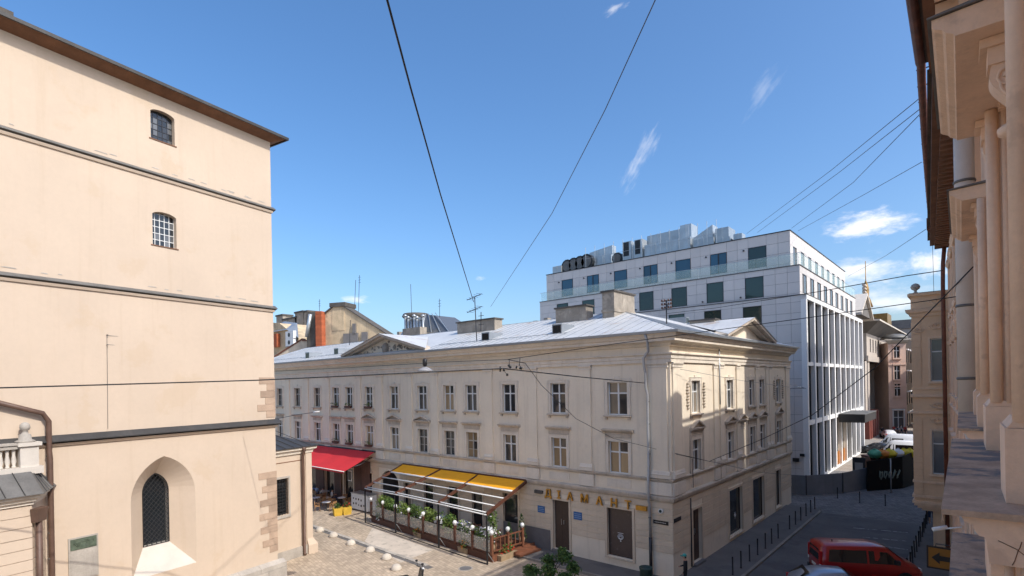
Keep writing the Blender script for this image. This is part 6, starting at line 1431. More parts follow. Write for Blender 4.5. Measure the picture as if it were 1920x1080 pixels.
# ------------------------------------------------------------------ plants
def leaves(mb, c, r, n, size, rr, mats=1, weights=None, flat=1.0, hole=0.35):
    """leaf-sized faces through an uneven volume"""
    lobes = [(Vector((rr.uniform(-0.45, 0.45) * r[0], rr.uniform(-0.45, 0.45) * r[1], rr.uniform(-0.4, 0.5) * r[2])), rr.uniform(0.4, 0.7)) for _ in range(9)]
    for k in range(n):
        lb, s = rr.choice(lobes)
        d = Vector((rr.gauss(0, 1), rr.gauss(0, 1), rr.gauss(0, 1))).normalized() * (rr.uniform(hole, 1) ** 0.5)
        p = Vector(c) + lb + Vector((d.x * r[0] * s, d.y * r[1] * s, d.z * r[2] * s))
        a = Vector((rr.gauss(0, 1), rr.gauss(0, 1), rr.gauss(0, 0.6))).normalized(); b = a.cross(Vector((rr.gauss(0, 1), rr.gauss(0, 1), rr.gauss(0, 1)))).normalized()
        sz = size * rr.uniform(0.6, 1.3)
        mb.m = 0 if mats == 1 else rr.choices(range(mats), weights)[0]
        mb.face([tuple(p - a * sz), tuple(p + b * sz * 0.45), tuple(p + a * sz), tuple(p - b * sz * 0.45)])
    mb.m = 0
# ------------------------------------------------------------------ restaurant terrace
FR = Fr((-21.85, 22.57), (-14.2, 1.2)); TLn = 14.25
def wall_o(a): p = FR.p(a, 0, 0); return -(26.62 - p.y) / abs(FR.o.y)     # o value at which the facade stands
terr = thing('terrace_deck', 'brown timber restaurant terrace deck with two steps along the pale facade', 'terrace', FR.p(7, -2, 0))
A0, A1, OF = 0.1, 14.1, -0.45
mb = MB(FR); n = 30
mb.box(A0, A1, OF - 0.05, OF, 0.0, 0.42); mb.build('fascia', M_['brown_wood'], terr)
mb = MB(FR); mb.box(A0 - 0.05, A0, wall_o(0), OF, 0.0, 0.42); mb.build('fascia', M_['terracotta_wood'], terr)
for k in range(22):
    o0 = OF - 0.05 - k * 0.145
    if o0 - 0.145 < wall_o(A1): pass
    aend = A1
    while aend > A0 and wall_o(aend) > o0 - 0.145: aend -= 0.5
    if aend - A0 < 1: break
    mb = MB(FR); mb.box(A0, aend, o0 - 0.14, o0, 0.36, 0.425 + rnd.uniform(-0.003, 0.003)); mb.build('deck_board', M_['brown_wood'], terr)
for k in range(2): mb = MB(FR); ws = wall_o(0.0); mb.box(A0 - 0.05 - 0.4 * (k + 1), A0 - 0.051 - 0.4 * k, ws + 0.25, ws + 2.1, 0.125 if k else 0.125, 0.33 - 0.1 * k); mb.build('step', M_['terracotta_wood'], terr)
# timber railing with globe lamps and clear screens
rail = thing('terrace_railing', 'brown timber terrace railing with white globe lamps and clear screens', 'railing', FR.p(7, OF, 0.42))
posts = [(0.12 + k * 1.75, OF - 0.02) for k in range(9)]
ends = [(0.05, OF - 0.02 - 1.25 * k) for k in range(1, 3)]
def rail_post(a, o, globe=True, tall=1.15, m='brown_wood'):
    mb = MB(FR); mb.box(a - 0.075, a + 0.075, o - 0.075, o + 0.075, 0.426, 0.42 + tall); mb.box(a - 0.1, a + 0.1, o - 0.1, o + 0.1, 0.42 + tall, 0.45 + tall); p = mb.build('post', MATS[m], rail)
    if globe: mb = MB(FR); mb.lathe((a, o, 0.45 + tall), [(0.05, 0), (0.05, 0.05), (0.11, 0.1), (0.14, 0.19), (0.11, 0.28), (0.03, 0.33)], 12); mb.build('globe_lamp', M_['globe'], p)
for i, (a, o) in enumerate(posts): rail_post(a, o, True, 1.12, 'terracotta_wood' if i == 0 else 'brown_wood')
for a, o in ends: rail_post(a, o, True, 1.1, 'terracotta_wood')
for i in range(8):
    a0, a1 = posts[i][0] + 0.08, posts[i + 1][0] - 0.08
    mb = MB(FR); mb.box(a0, a1, OF - 0.06, OF + 0.0, 0.46, 0.54); mb.build('bottom_rail', M_['brown_wood'], rail)
    mb = MB(FR); mb.box(a0, a1, OF - 0.03, OF - 0.02, 0.55, 1.3); mb.build('clear_screen', M_['glass_screen'], rail)
for (o0, o1) in ((OF - 0.1, OF - 1.19), (OF - 1.35, OF - 2.44)):
    for z in (0.62, 1.35): mb = MB(FR); mb.box(0.02, 0.08, o1, o0, z, z + 0.07); mb.build('side_rail', M_['terracotta_wood'], rail)
    for k in range(3): o = o0 + (o1 - o0) * (k + 0.5) / 3; mb = MB(FR); mb.box(0.03, 0.07, o - 0.03, o + 0.03, 0.69, 1.35); mb.build('baluster', M_['terracotta_wood'], rail)
# steel awning frame
fr_t = thing('awning_frame', 'slim steel awning frame of dark posts and white tubes over the terrace', 'frame', FR.p(7, 0, 0))
px = [0.0, 4.72, 9.87, 14.2]; wx_ = [-22.1, -26.4, -30.35, -34.85]; ZF, ZW, YW = 2.78, 4.12, 26.55
ZFs = [2.84, 2.8, 2.72, 2.6]
for i, a in enumerate(px):
    mb = MB(FR); mb.box(a - 0.04, a + 0.04, -0.04, 0.04, 0, ZFs[i] + 0.03); mb.build('post', M_['black_metal'], fr_t)
    mb = MB(FR); mb.tube([(a, -0.02, 0.7), (a - 0.12, -0.42, 0.05)], 0.018, 5); mb.build('brace', M_['zinc'], fr_t)
    f = FR.p(a, 0, ZFs[i]); mb = MB(); d = Vector((wx_[i], YW, ZW)) - f; s = Vector((0.05, 0, 0)); u_ = Vector((0, 0, 0.2))
    w_ = Vector((wx_[i], YW, ZW)); mb.hexa([tuple(q) for q in (f - s, f + s, w_ + s, w_ - s, f - s + u_, f + s + u_, w_ + s + u_, w_ - s + u_)]); mb.build('sloping_beam', M_['brown_wood'], fr_t)
mb = MB(FR); mb.box(px[0], px[3], -0.03, 0.03, 0.01, 0.05); mb.build('ground_rail', M_['black_metal'], fr_t)
for k, (f, dz) in enumerate(((0.0, 0.06), (0.02, 0.0), (0.045, 0.09), (0.22, 0.14), (0.44, 0.14), (0.66, 0.13))):
    pts = []
    for i in range(4):
        p = FR.p(px[i], 0, ZFs[i]); w_ = Vector((wx_[i], YW, ZW)); q = p.lerp(w_, f); pts.append((q.x, q.y, q.z + dz))
    mb = MB(); mb.tube(pts, 0.036 if k < 3 else 0.042, 7); mb.build('white_tube', M_['white_paint'], fr_t)
def fabric(name, label, i0, i1, f0, f1, m, sag=0.05):
    t = thing(name, label, 'awning', Vector((wx_[i0], YW, ZW)))
    mb = MB(); n = 14; k_ = 6
    P0, P1 = FR.p(px[i0], 0, ZFs[i0]), FR.p(px[i1], 0, ZFs[i1]); W0, W1 = Vector((wx_[i0], YW, ZW)), Vector((wx_[i1], YW, ZW))
    grid = []
    for a in range(n + 1):
        s = 0.015 + 0.97 * a / n; lo, hi = P0.lerp(P1, s), W0.lerp(W1, s); rowp = []
        for b in range(k_ + 1):
            f = f0 + (f1 - f0) * b / k_; q = lo.lerp(hi, f); q.z += 0.16 - sag * math.sin(math.pi * b / k_) * (0.6 + 0.4 * math.sin(a * 1.7)); q.y += (0.03 * math.sin(a * 2.1) if b == 0 else 0); rowp.append(q)
        grid.append(rowp)
    for a in range(n):
        for b in range(k_): mb.face([tuple(grid[a][b]), tuple(grid[a + 1][b]), tuple(grid[a + 1][b + 1]), tuple(grid[a][b + 1])])
    mb.build('fabric', m, t)
    mb = MB(); q0, q1 = W0 + Vector((0, 0.02, 0.2)), W1 + Vector((0, 0.02, 0.2)); mb.tube([tuple(q0), tuple(q1)], 0.07, 8); mb.build('roller', M_['brown_wood'], t)
    mb = MB(); mb.tube([tuple(grid[a][0]) for a in range(n + 1)], 0.03, 6); mb.build('front_bar', M_['white_paint'], t)
fabric('yellow_awning', 'wide yellow fabric awning at the right over the terrace', 0, 2, 0.67, 0.99, M_['yellow_canvas'])
fabric('yellow_awning', 'short yellow fabric awning at the left over the terrace', 2, 3, 0.67, 0.99, M_['yellow_canvas'])
# potted shrubs behind the screens
SH = [(13.2, 'leaf_lime', 0), (11.9, 'leaf', 0), (10.4, 'leaf_lime', 0), (8.7, 'leaf', 0), (7.0, 'leaf_lime', 0), (4.9, 'leaf', 0), (3.2, 'leaf', 1), (1.7, 'leaf', 1)]
names = ['leftmost', 'second from the left', 'third from the left', 'fourth from the left', 'fifth from the left', 'sixth from the left', 'seventh, white-flowered', 'rightmost white-flowered']
for k, (a, m, fl) in enumerate(SH):
    p = FR.p(a, OF - 0.45, 0.425); r_ = random.Random(k)
    t = thing('potted_shrub', 'leafy potted shrub behind the clear terrace screens, %s' % names[k], 'plant', p, 'shrubs along the terrace railing')
    mb = MB(); mb.lathe(tuple(p), [(0.16, 0), (0.24, 0.4), (0.25, 0.42), (0.2, 0.42)], 10); mb.build('pot', M_['soil_box'], t)
    mb = MB(); mb.tube([tuple(p + Vector((0, 0, 0.35))), tuple(p + Vector((0.03, 0, 0.9)))], 0.03, 6); mb.build('stem', M_['bark'], t)
    mb = MB(); leaves(mb, p + Vector((0, 0, 1.05 if not fl else 0.85)), (0.78, 0.5, 0.68), 650, 0.085, r_, 3, (0.7, 0.3, 0.0) if not fl else (0.45, 0.25, 0.3)); mb.build('foliage', [M_['leaf_lime'] if m == 'leaf_lime' else M_['leaf'], M_['leaf_lime'], M_['petal_white']], t)
p = FR.p(0.55, OF - 0.45, 0.425); t = thing('climbing_plant', 'tall climbing plant with white flowers in a pot at the terrace corner', 'plant', p); r_ = random.Random(77)
mb = MB(); mb.lathe(tuple(p), [(0.2, 0), (0.3, 0.4), (0.28, 0.42)], 10); mb.build('pot', M_['soil_box'], t)
mb = MB(); mb.tube([tuple(p + Vector((0, 0, 0.3))), tuple(p + Vector((0.05, 0.1, 2.1)))], 0.03, 6); mb.build('stem', M_['bark'], t)
mb = MB()
leaves(mb, p + Vector((0, 0, 0.95)), (0.5, 0.45, 0.5), 420, 0.08, r_, 3, (0.5, 0.2, 0.3)); leaves(mb, p + Vector((0.0, 0.05, 1.8)), (0.38, 0.35, 0.75), 420, 0.08, r_, 3, (0.5, 0.45, 0.05)); mb.build('foliage', [M_['leaf'], M_['leaf_lime'], M_['petal_white']], t)
for k, (a, o) in enumerate(((0.5, OF - 2.9), (0.9, OF - 2.2))):
    p = FR.p(a, o, 0.425); t = thing('conifer_pot', ('slim dark conifer in a pot beside the terrace doorway', 'low dark conifer in a pot behind the side railing')[k], 'plant', p); r_ = random.Random(90 + k)
    mb = MB(); mb.lathe(tuple(p), [(0.15, 0), (0.22, 0.35), (0.2, 0.36)], 10); mb.build('pot', M_['soil_box'], t)
    mb = MB(); h = 1.5 - 0.5 * k
    for q in range(420): z = r_.random() ** 1.3; rr2 = (1 - z) * 0.3 + 0.02; an = r_.uniform(0, 6.28); mb_p = p + Vector((rr2 * math.cos(an), rr2 * math.sin(an), 0.35 + z * h)); s = 0.07; mb.face([tuple(mb_p), tuple(mb_p + Vector((r_.uniform(-s, s), r_.uniform(-s, s), s))), tuple(mb_p + Vector((r_.uniform(-s, s), r_.uniform(-s, s), s * 0.3)))])
    mb.build('foliage', M_['leaf_dark'], t)
# flower boxes on the paving
for k, (u, v, lb, pm) in enumerate(((714, 982, 'small flower box on the paving at the left end of the terrace', 'petal_white'), (786, 1007, 'flower box with orange blooms before the terrace centre', 'petal_orange'), (871, 1036, 'flower box with orange blooms before the terrace right half', 'petal_orange'), (951, 1047, 'flower box with red blooms beside the terrace end', 'petal_red'))):
    p = at_z(u, v); fr = Fr((p.x, p.y), FR.a if k < 3 else (0.0, 1.0)); t = thing('flower_box', lb, 'planter', p, 'flower boxes on the paving'); r_ = random.Random(30 + k)
    L = 0.42 if k < 3 else 0.7
    mb = MB(fr); mb.hexa([(-L, -0.16, 0), (L, -0.16, 0), (L, 0.16, 0), (-L, 0.16, 0), (-L - 0.05, -0.2, 0.34), (L + 0.05, -0.2, 0.34), (L + 0.05, 0.2, 0.34), (-L - 0.05, 0.2, 0.34)]); mb.build('box', M_['soil_box'], t)
    mb = MB(fr); leaves(mb, (0, 0, 0.52), (L + 0.1, 0.34, 0.36), 420, 0.075, r_, 3, (0.5, 0.2, 0.3)); mb.build('flowers', [M_['leaf'], M_['leaf_lime'], MATS[pm]], t)
# ------------------------------------------------------------------ tables and chairs
def make_table(label, loc, cloth, group, r=0.42, square=False):
    t = thing('cafe_table', label, 'table', loc, group); x, y, z = loc
    mb = MB(); mb.lathe((x, y, z), [(0.22, 0), (0.22, 0.03), (0.04, 0.05), (0.035, 0.7)], 10); mb.build('pedestal', M_['dark_steel'], t)
    mb = MB()
    if square:
        mb.box(x - r, x + r, y - r, y + r, z + 0.71, z + 0.745)
        mb.build('top', M_['brown_wood'], t)
        mb = MB(); n = 28; top, bot = [], []
        for k in range(n):
            an = 2 * math.pi * k / n; s = (r + 0.012) / max(abs(math.cos(an)), abs(math.sin(an))); s2 = s * (1.04 + 0.05 * math.sin(k * 2.4)); top.append((x + s * math.cos(an), y + s * math.sin(an), z + 0.752)); bot.append((x + s2 * math.cos(an), y + s2 * math.sin(an), z + 0.4 + 0.03 * math.sin(k * 1.9)))
        for k in range(n): mb.face([bot[k], bot[(k + 1) % n], top[(k + 1) % n], top[k]])
        mb.face(top); mb.build('cloth', MATS[cloth], t)
    else:
        mb.lathe((x, y, z + 0.7), [(r - 0.02, 0), (r, 0.012), (r, 0.035), (r - 0.02, 0.045)], 18); mb.build('top', MATS[cloth], t)
    return t
def make_chair(label, loc, ang, m, group):
    x, y, z = loc; t = thing('cafe_chair', label, 'chair', loc, group); fr = Fr((x, y), (math.cos(ang), math.sin(ang))); mt = MATS[m]
    for sa in (-1, 1):
        for so in (-1, 1): mb = MB(fr); mb.tube([(sa * 0.2, so * 0.2, z), (sa * 0.19, so * 0.19, z + 0.44)], 0.02, 6); mb.build('leg', mt, t)
        mb = MB(fr); mb.tube([(sa * 0.19, -0.19, z + 0.44), (sa * 0.2, -0.24, z + 0.86)], 0.02, 6); mb.build('back_post', mt, t)
        mb = MB(fr); mb.tube([(sa * 0.2, -0.22, z + 0.66), (sa * 0.24, 0.0, z + 0.67), (sa * 0.2, 0.2, z + 0.64), (sa * 0.19, 0.19, z + 0.44)], 0.017, 6); mb.build('arm', mt, t)
    mb = MB(fr); mb.box(-0.21, 0.21, -0.21, 0.22, z + 0.43, z + 0.47); mb.build('seat', mt, t)
    for k in range(4): mb = MB(fr); mb.box(-0.2, 0.2, -0.25 + 0.0, -0.225, z + 0.54 + k * 0.08, z + 0.59 + k * 0.08); mb.build('back_slat', mt, t)
    return t
# terrace tables
for k, a in enumerate((2.6, 5.0, 7.4, 9.8, 12.2)):
    o = (OF + wall_o(a)) / 2 - 0.25; p = FR.p(a, o, 0.425); nm = ('nearest the steps', 'second from the steps', 'middle one', 'second from the left end', 'at the left end')[k]
    make_table('square terrace table under a pale cloth, %s' % nm, tuple(p), 'white_cloth' if k != 1 else 'lilac_cloth', 'terrace tables', 0.4, True)
    for s in (-1, 1):
        q = FR.p(a + s * 0.75, o, 0.425); make_chair('dark terrace chair %s of the terrace table %s' % ('left' if s > 0 else 'right', nm), tuple(q), math.atan2(FR.a.y, FR.a.x) + (math.pi / 2 if s > 0 else -math.pi / 2), 'brown_wood', 'terrace chairs')
# ------------------------------------------------------------------ cafe under the red awning
red = thing('red_awning', 'large red fabric awning over the cafe at the left of the pale facade', 'awning', (-44, 26.6, 4.9))
mb = MB(); n, kk = 16, 6; G = []
for a in range(n + 1):
    x = -38.75 - 13.2 * a / n; rowp = []
    for b in range(kk + 1):
        f = b / kk; y = 26.62 - 2.95 * f; z = 4.98 - 1.28 * f - 0.06 * math.sin(math.pi * f) + (0.03 * math.sin(a * 1.9) if 0 < b < kk else 0); rowp.append((x, y, z))
    G.append(rowp)
for a in range(n):
    for b in range(kk): mb.face([G[a][b], G[a + 1][b], G[a + 1][b + 1], G[a][b + 1]])
for a in range(n): p, q = G[a][kk], G[a + 1][kk]; mb.face([p, q, (q[0], q[1] - 0.01, q[2] - 0.16), (p[0], p[1] - 0.01, p[2] - 0.16)])
mb.build('fabric', M_['red_canvas'], red)
mb = MB(); mb.tube([G[0][0], G[n][0]], 0.08, 8); mb.build('roller', M_['dark_steel'], red)
mb = MB(); mb.tube([G[0][kk], G[n][kk]], 0.035, 6); mb.build('front_bar', M_['white_paint'], red)
for x in (-39.2, -43.5, -48.0): mb = MB(); mb.tube([(x, 26.62, 4.5), (x + 0.5, 25.2, 4.1), (x, 23.75, 3.72)], 0.035, 6); mb.build('folding_arm', M_['dark_steel'], red)
# dark timber shopfront of the cafe, plank by plank
mb = MB(); mb.box(-52.2, -39.4, 26.5, 26.6, 4.0, 4.07); cf = mb.build('timber_panelling', M_['cafe_wall'], corner)
cfp = MB(); cfp.box(-0.145, 0.145, -0.06, 0.0, 0.0, 4.0); cfp = cfp.local('plank', M_['cafe_wall'])
for k in range(42):
    x = -39.6 - k * 0.3
    if any(abs(x + 12.3 + a_) < 0.95 for a_ in (30.6, 33.8, 37.0)): continue
    mk('plank', cfp, cf, Matrix.Translation((x, 26.6, 0.0)))
# round tables and wicker chairs
k = 0
CT = [(593, 948, 'white_paint'), (612, 957, 'white_paint'), (641, 948, 'white_paint'), (588, 930, 'lilac_cloth'), (617, 934, 'white_paint'), (645, 930, 'white_paint')]
pos = ('front left', 'front middle', 'front right', 'rear left', 'rear middle', 'rear right')
for k, (u, v, cm) in enumerate(CT):
    p = at_z(u, v); p.z = 0.0
    make_table('round pale cafe table in the %s of the cafe under the red awning' % pos[k], tuple(p), cm, 'cafe tables', 0.36)
    for j, an in enumerate((0.3, 2.3, 4.2) if k < 3 else (0.8, 3.6)):
        q = p + Vector((math.cos(an), math.sin(an), 0)) * 0.72
        make_chair('wicker cafe chair, %s seat at the %s cafe table' % (('right-hand', 'far', 'near')[j], pos[k]), tuple(q), an + math.pi / 2, 'light_wood', 'cafe chairs')
# yellow planters and white cabinet
for k, (u, v) in enumerate(((633, 966), (650, 964))):
    p = at_z(u, v); t = thing('yellow_planter', ('left square yellow planter box before the cafe chairs', 'right square yellow planter box with a red flower, beside the white cabinet')[k], 'planter', p, 'yellow planter boxes'); fr = Fr((p.x, p.y), (-0.9, 0.3)); r_ = random.Random(60 + k)
    mb = MB(fr); mb.hexa([(-0.3, -0.3, 0.0), (0.3, -0.3, 0), (0.3, 0.3, 0), (-0.3, 0.3, 0), (-0.36, -0.36, 0.6), (0.36, -0.36, 0.6), (0.36, 0.36, 0.6), (-0.36, 0.36, 0.6)]); mb.build('box', M_['yellow_box'], t)
    mb = MB(fr); leaves(mb, (0, 0, 0.78), (0.34, 0.34, 0.3), 160, 0.08, r_, 2, (0.85, 0.15 if k else 0.0)); mb.build('plant', [M_['leaf_dark'], M_['petal_red']], t)
p0 = at_z(659, 955); FG = Fr((p0.x, p0.y), (0.93, -0.36))
t = thing('white_cabinet', 'white metal cabinet with black spots standing between the cafe and the terrace', 'cabinet', FG.p(-1.1, 0, 0))
FG = Fr((p0.x, p0.y), (-1, 0.0)); hb = 1.42
mb = MB(FG); mb.box(-2.4, 0, -0.9, 0, 0.12, hb); mb.build('body', M_['white_paint'], t)
mb = MB(FG); mb.box(-2.44, 0.04, -0.94, 0.04, hb, hb + 0.06); mb.build('lid', M_['zinc'], t)
mb = MB(FG); mb.box(0.001, 0.03, -0.8, -0.1, 0.25, hb - 0.15); mb.build('side_vent', M_['tin_grey'], t)
for k in range(9): r_ = random.Random(k + 5); a, z = -0.35 - (k % 5) * 0.38, 0.45 + (k // 5) * 0.45 + r_.uniform(0, 0.2); mb = MB(FG); mb.disc_o(a, z, 0.001, 0.01, r_.uniform(0.06, 0.11), 9); mb.build('black_spot', M_['black_plate'], t)
for s in (-2.2, -0.2): mb = MB(FG); mb.box(s - 0.1, s + 0.1, -0.8, -0.1, 0.0, 0.119); mb.build('foot', M_['dark_steel'], t)
p = at_y(656, 892, 25.9); t = thing('menu_board', 'small black framed menu board hanging under the red awning end', 'sign', p); mb = MB(); mb.box(p.x - 0.28, p.x + 0.28, 25.88, 25.92, p.z - 0.45, p.z + 0.45); mb.build('frame', M_['white_paint'], t); mb = MB(); mb.box(p.x - 0.22, p.x + 0.22, 25.86, 25.879, p.z - 0.38, p.z + 0.38); mb.build('board', M_['black_plate'], t); mb = MB(); mb.tube([(p.x, 25.9, p.z + 0.45), (p.x, 25.9, 4.62)], 0.012, 4); mb.build('hanger', M_['dark_steel'], t)
# ------------------------------------------------------------------ bollards and stone domes
def bollard_mesh():
    mb = MB(); mb.lathe((0, 0, 0), [(0.06, 0), (0.06, 0.03), (0.038, 0.04), (0.038, 0.86), (0.046, 0.87), (0.046, 0.92), (0.03, 0.955), (0.01, 0.97)], 10); return mb.local('bollard', M_['black_metal'])
bm_ = bollard_mesh()
ordn = ['first', 'second', 'third', 'fourth', 'fifth', 'sixth', 'seventh', 'eighth', 'ninth', 'tenth', 'eleventh', 'twelfth', 'thirteenth', 'fourteenth']
LB = [(1376, 1078), (1394, 1066), (1410, 1053), (1425, 1041), (1439, 1029), (1453, 1020), (1464, 1010), (1487, 993), (1497, 984), (1506.5, 976), (1516, 968), (1525, 961), (1533, 955)]
for k, (u, v) in enumerate(LB):
    y = at_z(u, v, 0.12).y
    tag(mk('bollard', bm_, None, Matrix.Translation((-10.15, y, 0.12)) @ Matrix.Rotation(rnd.uniform(-0.03, 0.03), 4, 'X')), 'slim black steel bollard on the left kerb, %s from the near end' % ordn[k], 'bollard', 'bollards along the left kerb')
for k in range(13):
    y = 33.2 + k * 1.3
    tag(mk('bollard', bm_, None, Matrix.Translation((-3.05, y, 0.12)) @ Matrix.Rotation(rnd.uniform(-0.03, 0.03), 4, 'Y')), 'slim black steel bollard on the right kerb, %s from the near end' % ordn[k], 'bollard', 'bollards along the right kerb')
for k, (u, v) in enumerate(((1570.5, 934.5), (1612, 943), (1660, 949))):
    p = at_z(u, v); tag(mk('bollard', bm_, None, Matrix.Translation((p.x, p.y, 0.008))), 'black bollard standing across the cobbles, %s' % ('left one', 'middle one', 'right one')[k], 'bollard', 'bollards across the cobbles')
mb = MB(); mb.lathe((0, 0, 0), [(0.31, 0), (0.31, 0.05), (0.295, 0.13), (0.25, 0.22), (0.18, 0.28), (0.09, 0.32), (0.02, 0.33)], 18); dome = mb.local('stone_dome', M_['stone_dome'])
for k, (u, v) in enumerate(((600, 996), (625, 1006), (658, 1021), (694, 1034), (725, 1048), (743, 1068))):
    p = at_z(u, v); tag(mk('stone_dome', dome, None, Matrix.Translation((p.x, p.y, 0)) @ Matrix.Rotation(k * 1.1, 4, 'Z')), 'pale stone half-dome stop on the square, %s from the church annex' % ordn[k], 'stone stop', 'stone domes edging the square')
# ------------------------------------------------------------------ hoardings and debris at the far crossing
hp = [at_z(1478, 926), at_z(1512, 928), at_z(1580, 925), at_z(1624, 917)]
hz = [1.75, 1.75, 1.85, 2.0]
t = thing('grey_hoarding', 'grey metal sheet hoarding round the works before the office block', 'hoarding', hp[1])
for i in range(3):
    a, b = hp[i], hp[i + 1]; mb = MB(); d = (b - a).normalized(); n = Vector((-d.y, d.x, 0)) * 0.025
    a2, b2 = a + d * 0.03, b - d * 0.03
    mb.hexa([tuple(a2 - n), tuple(b2 - n), tuple(b2 + n), tuple(a2 + n), tuple(a2 - n + Vector((0, 0, hz[i]))), tuple(b2 - n + Vector((0, 0, hz[i + 1]))), tuple(b2 + n + Vector((0, 0, hz[i + 1]))), tuple(a2 + n + Vector((0, 0, hz[i])))]); mb.build('panel', M_['hoarding_grey'], t)
    mb = MB(); mb.tube([tuple(b - n * 2), tuple(b - n * 2 + Vector((0, 0, hz[i + 1] + 0.04)))], 0.045, 6); mb.build('post', M_['dark_steel'], t)
b0, b1, b2 = at_z(1626, 921), at_z(1692, 916), at_z(1722, 906)
t = thing('black_hoarding', 'black sheeted hoarding with pale graffiti across the street end', 'hoarding', b1)
for k, (a, b) in enumerate(((b0, b1), (b1, b2))):
    d = (b - a).normalized(); n = Vector((-d.y, d.x, 0)) * 0.03; h0, h1 = (2.75, 3.0) if k == 0 else (3.0, 3.3); a = a + d * 0.01; b = b - d * 0.01
    mb = MB(); mb.hexa([tuple(a - n), tuple(b - n), tuple(b + n), tuple(a + n), tuple(a - n + Vector((0, 0, h0))), tuple(b - n + Vector((0, 0, h1))), tuple(b + n + Vector((0, 0, h1))), tuple(a + n + Vector((0, 0, h0)))]); pn_ = mb.build('sheet', M_['hoarding_black'], t)
    if k == 0:
        FG_ = Fr((a.x, a.y), (-d.x, -d.y)); L = (b - a).length
        r_ = random.Random(4); x = -L * 0.33; kk = 0
        while x > -L * 0.88:
            w = 0.5; mb = MB(FG_); zz = 1.45
            mb.tube([(x - 0.22 + (0.16 + 0.06 * math.sin(3 * q_ + kk)) * math.cos(q_ * 0.8 + kk), 0.05, zz + (0.3 + 0.14 * math.sin(2.3 * q_ + kk * 1.7)) * math.sin(q_ * 0.8 + kk * 0.6)) for q_ in range(12)], 0.06, 5); mb.build('spray_mark', M_['graffiti'], pn_); x -= w; kk += 1
p = at_z(1671, 924); t = thing('grey_pole', 'slim grey pole standing before the black hoarding', 'pole', p); mb = MB(); mb.tube([tuple(p), (p.x, p.y, 3.1)], 0.045, 8); mb.build('shaft', M_['grey_pipe'], t); mb = MB(); mb.lathe((p.x, p.y, 0), [(0.12, 0), (0.1, 0.05)], 10); mb.build('foot', M_['dark_steel'], t)
q0, q1 = at_y(1598, 857, 61), at_y(1623, 892, 61); t = thing('site_board', 'dark framed site notice board behind the grey hoarding', 'board', (q0.x, 61, 0)); mb = MB(); mb.box(q0.x, q1.x, 61, 61.1, q1.z, q0.z); mb.build('board', M_['dark_steel'], t); mb = MB(); mb.box(q0.x + 0.2, q1.x - 0.2, 60.98, 60.999, q1.z + 0.4, q0.z - 0.5); mb.build('print', M_['grey_stone'], t)
for x in (q0.x + 0.1, q1.x - 0.1): mb = MB(); mb.box(x - 0.05, x + 0.05, 61.1, 61.2, 0, q0.z); mb.build('post', M_['dark_steel'], t)
# skip heaped with sacks behind the black sheet
sk = thing('rubbish_skip', 'rubbish skip standing behind the black hoarding', 'skip', (-6.2, 64.2, 0)); mb = MB(); mb.hexa([(-8.0, 63.2, 0.2), (-4.4, 66.0, 0.2), (-5.2, 67.2, 0.2), (-8.8, 64.4, 0.2), (-8.4, 62.9, 2.7), (-3.9, 66.2, 2.7), (-5.0, 67.8, 2.7), (-9.4, 64.4, 2.7)]); mb.build('tub', M_['rust_pipe'], sk)
mb = MB(); mb.box(-8.2, -7.9, 63.6, 63.9, 0, 0.25); mb.box(-5.2, -4.9, 66.2, 66.5, 0, 0.25); mb.build('skid', M_['dark_steel'], sk)
for k, (u, v, m, lb) in enumerate(((1640, 856, 'green_sack', 'green rubbish sack at the left of the heap over the black hoarding'), (1655, 852, 'orange_panel', 'orange bundle beside the green sack'), (1668, 853, 'yellow_sack', 'leftmost yellow rubbish sack on the heap'), (1684, 853, 'white_cloth', 'white bag between the yellow sacks'), (1694, 851, 'yellow_sack', 'middle yellow rubbish sack on the heap'), (1706, 849, 'yellow_sack', 'rightmost yellow rubbish sack on the heap'))):
    c = at_t(u, v, 52.5); r_ = random.Random(k); t = thing('rubbish_sack', lb, 'sack', (c.x, c.y, 2.7), 'sacks on the skip')
    mb = MB(); n = 12; prof = []
    for i in range(8): f = i / 7; prof.append((0.62 * math.sin(math.pi * min(0.98, f * 0.92 + 0.06)) ** 0.6, -0.35 + 0.85 * f))
    mb.lathe((c.x, c.y, 2.95), prof, n)
    mb.v = [Vector((p.x + r_.uniform(-0.07, 0.07), p.y + r_.uniform(-0.07, 0.07), p.z + r_.uniform(-0.05, 0.05))) for p in mb.v]; mb.build('sack', MATS[m], t); mb = MB(); mb.lathe((c.x, c.y, 3.42), [(0.05, 0), (0.12, 0.12)], 6); mb.build('knot', MATS[m], t)
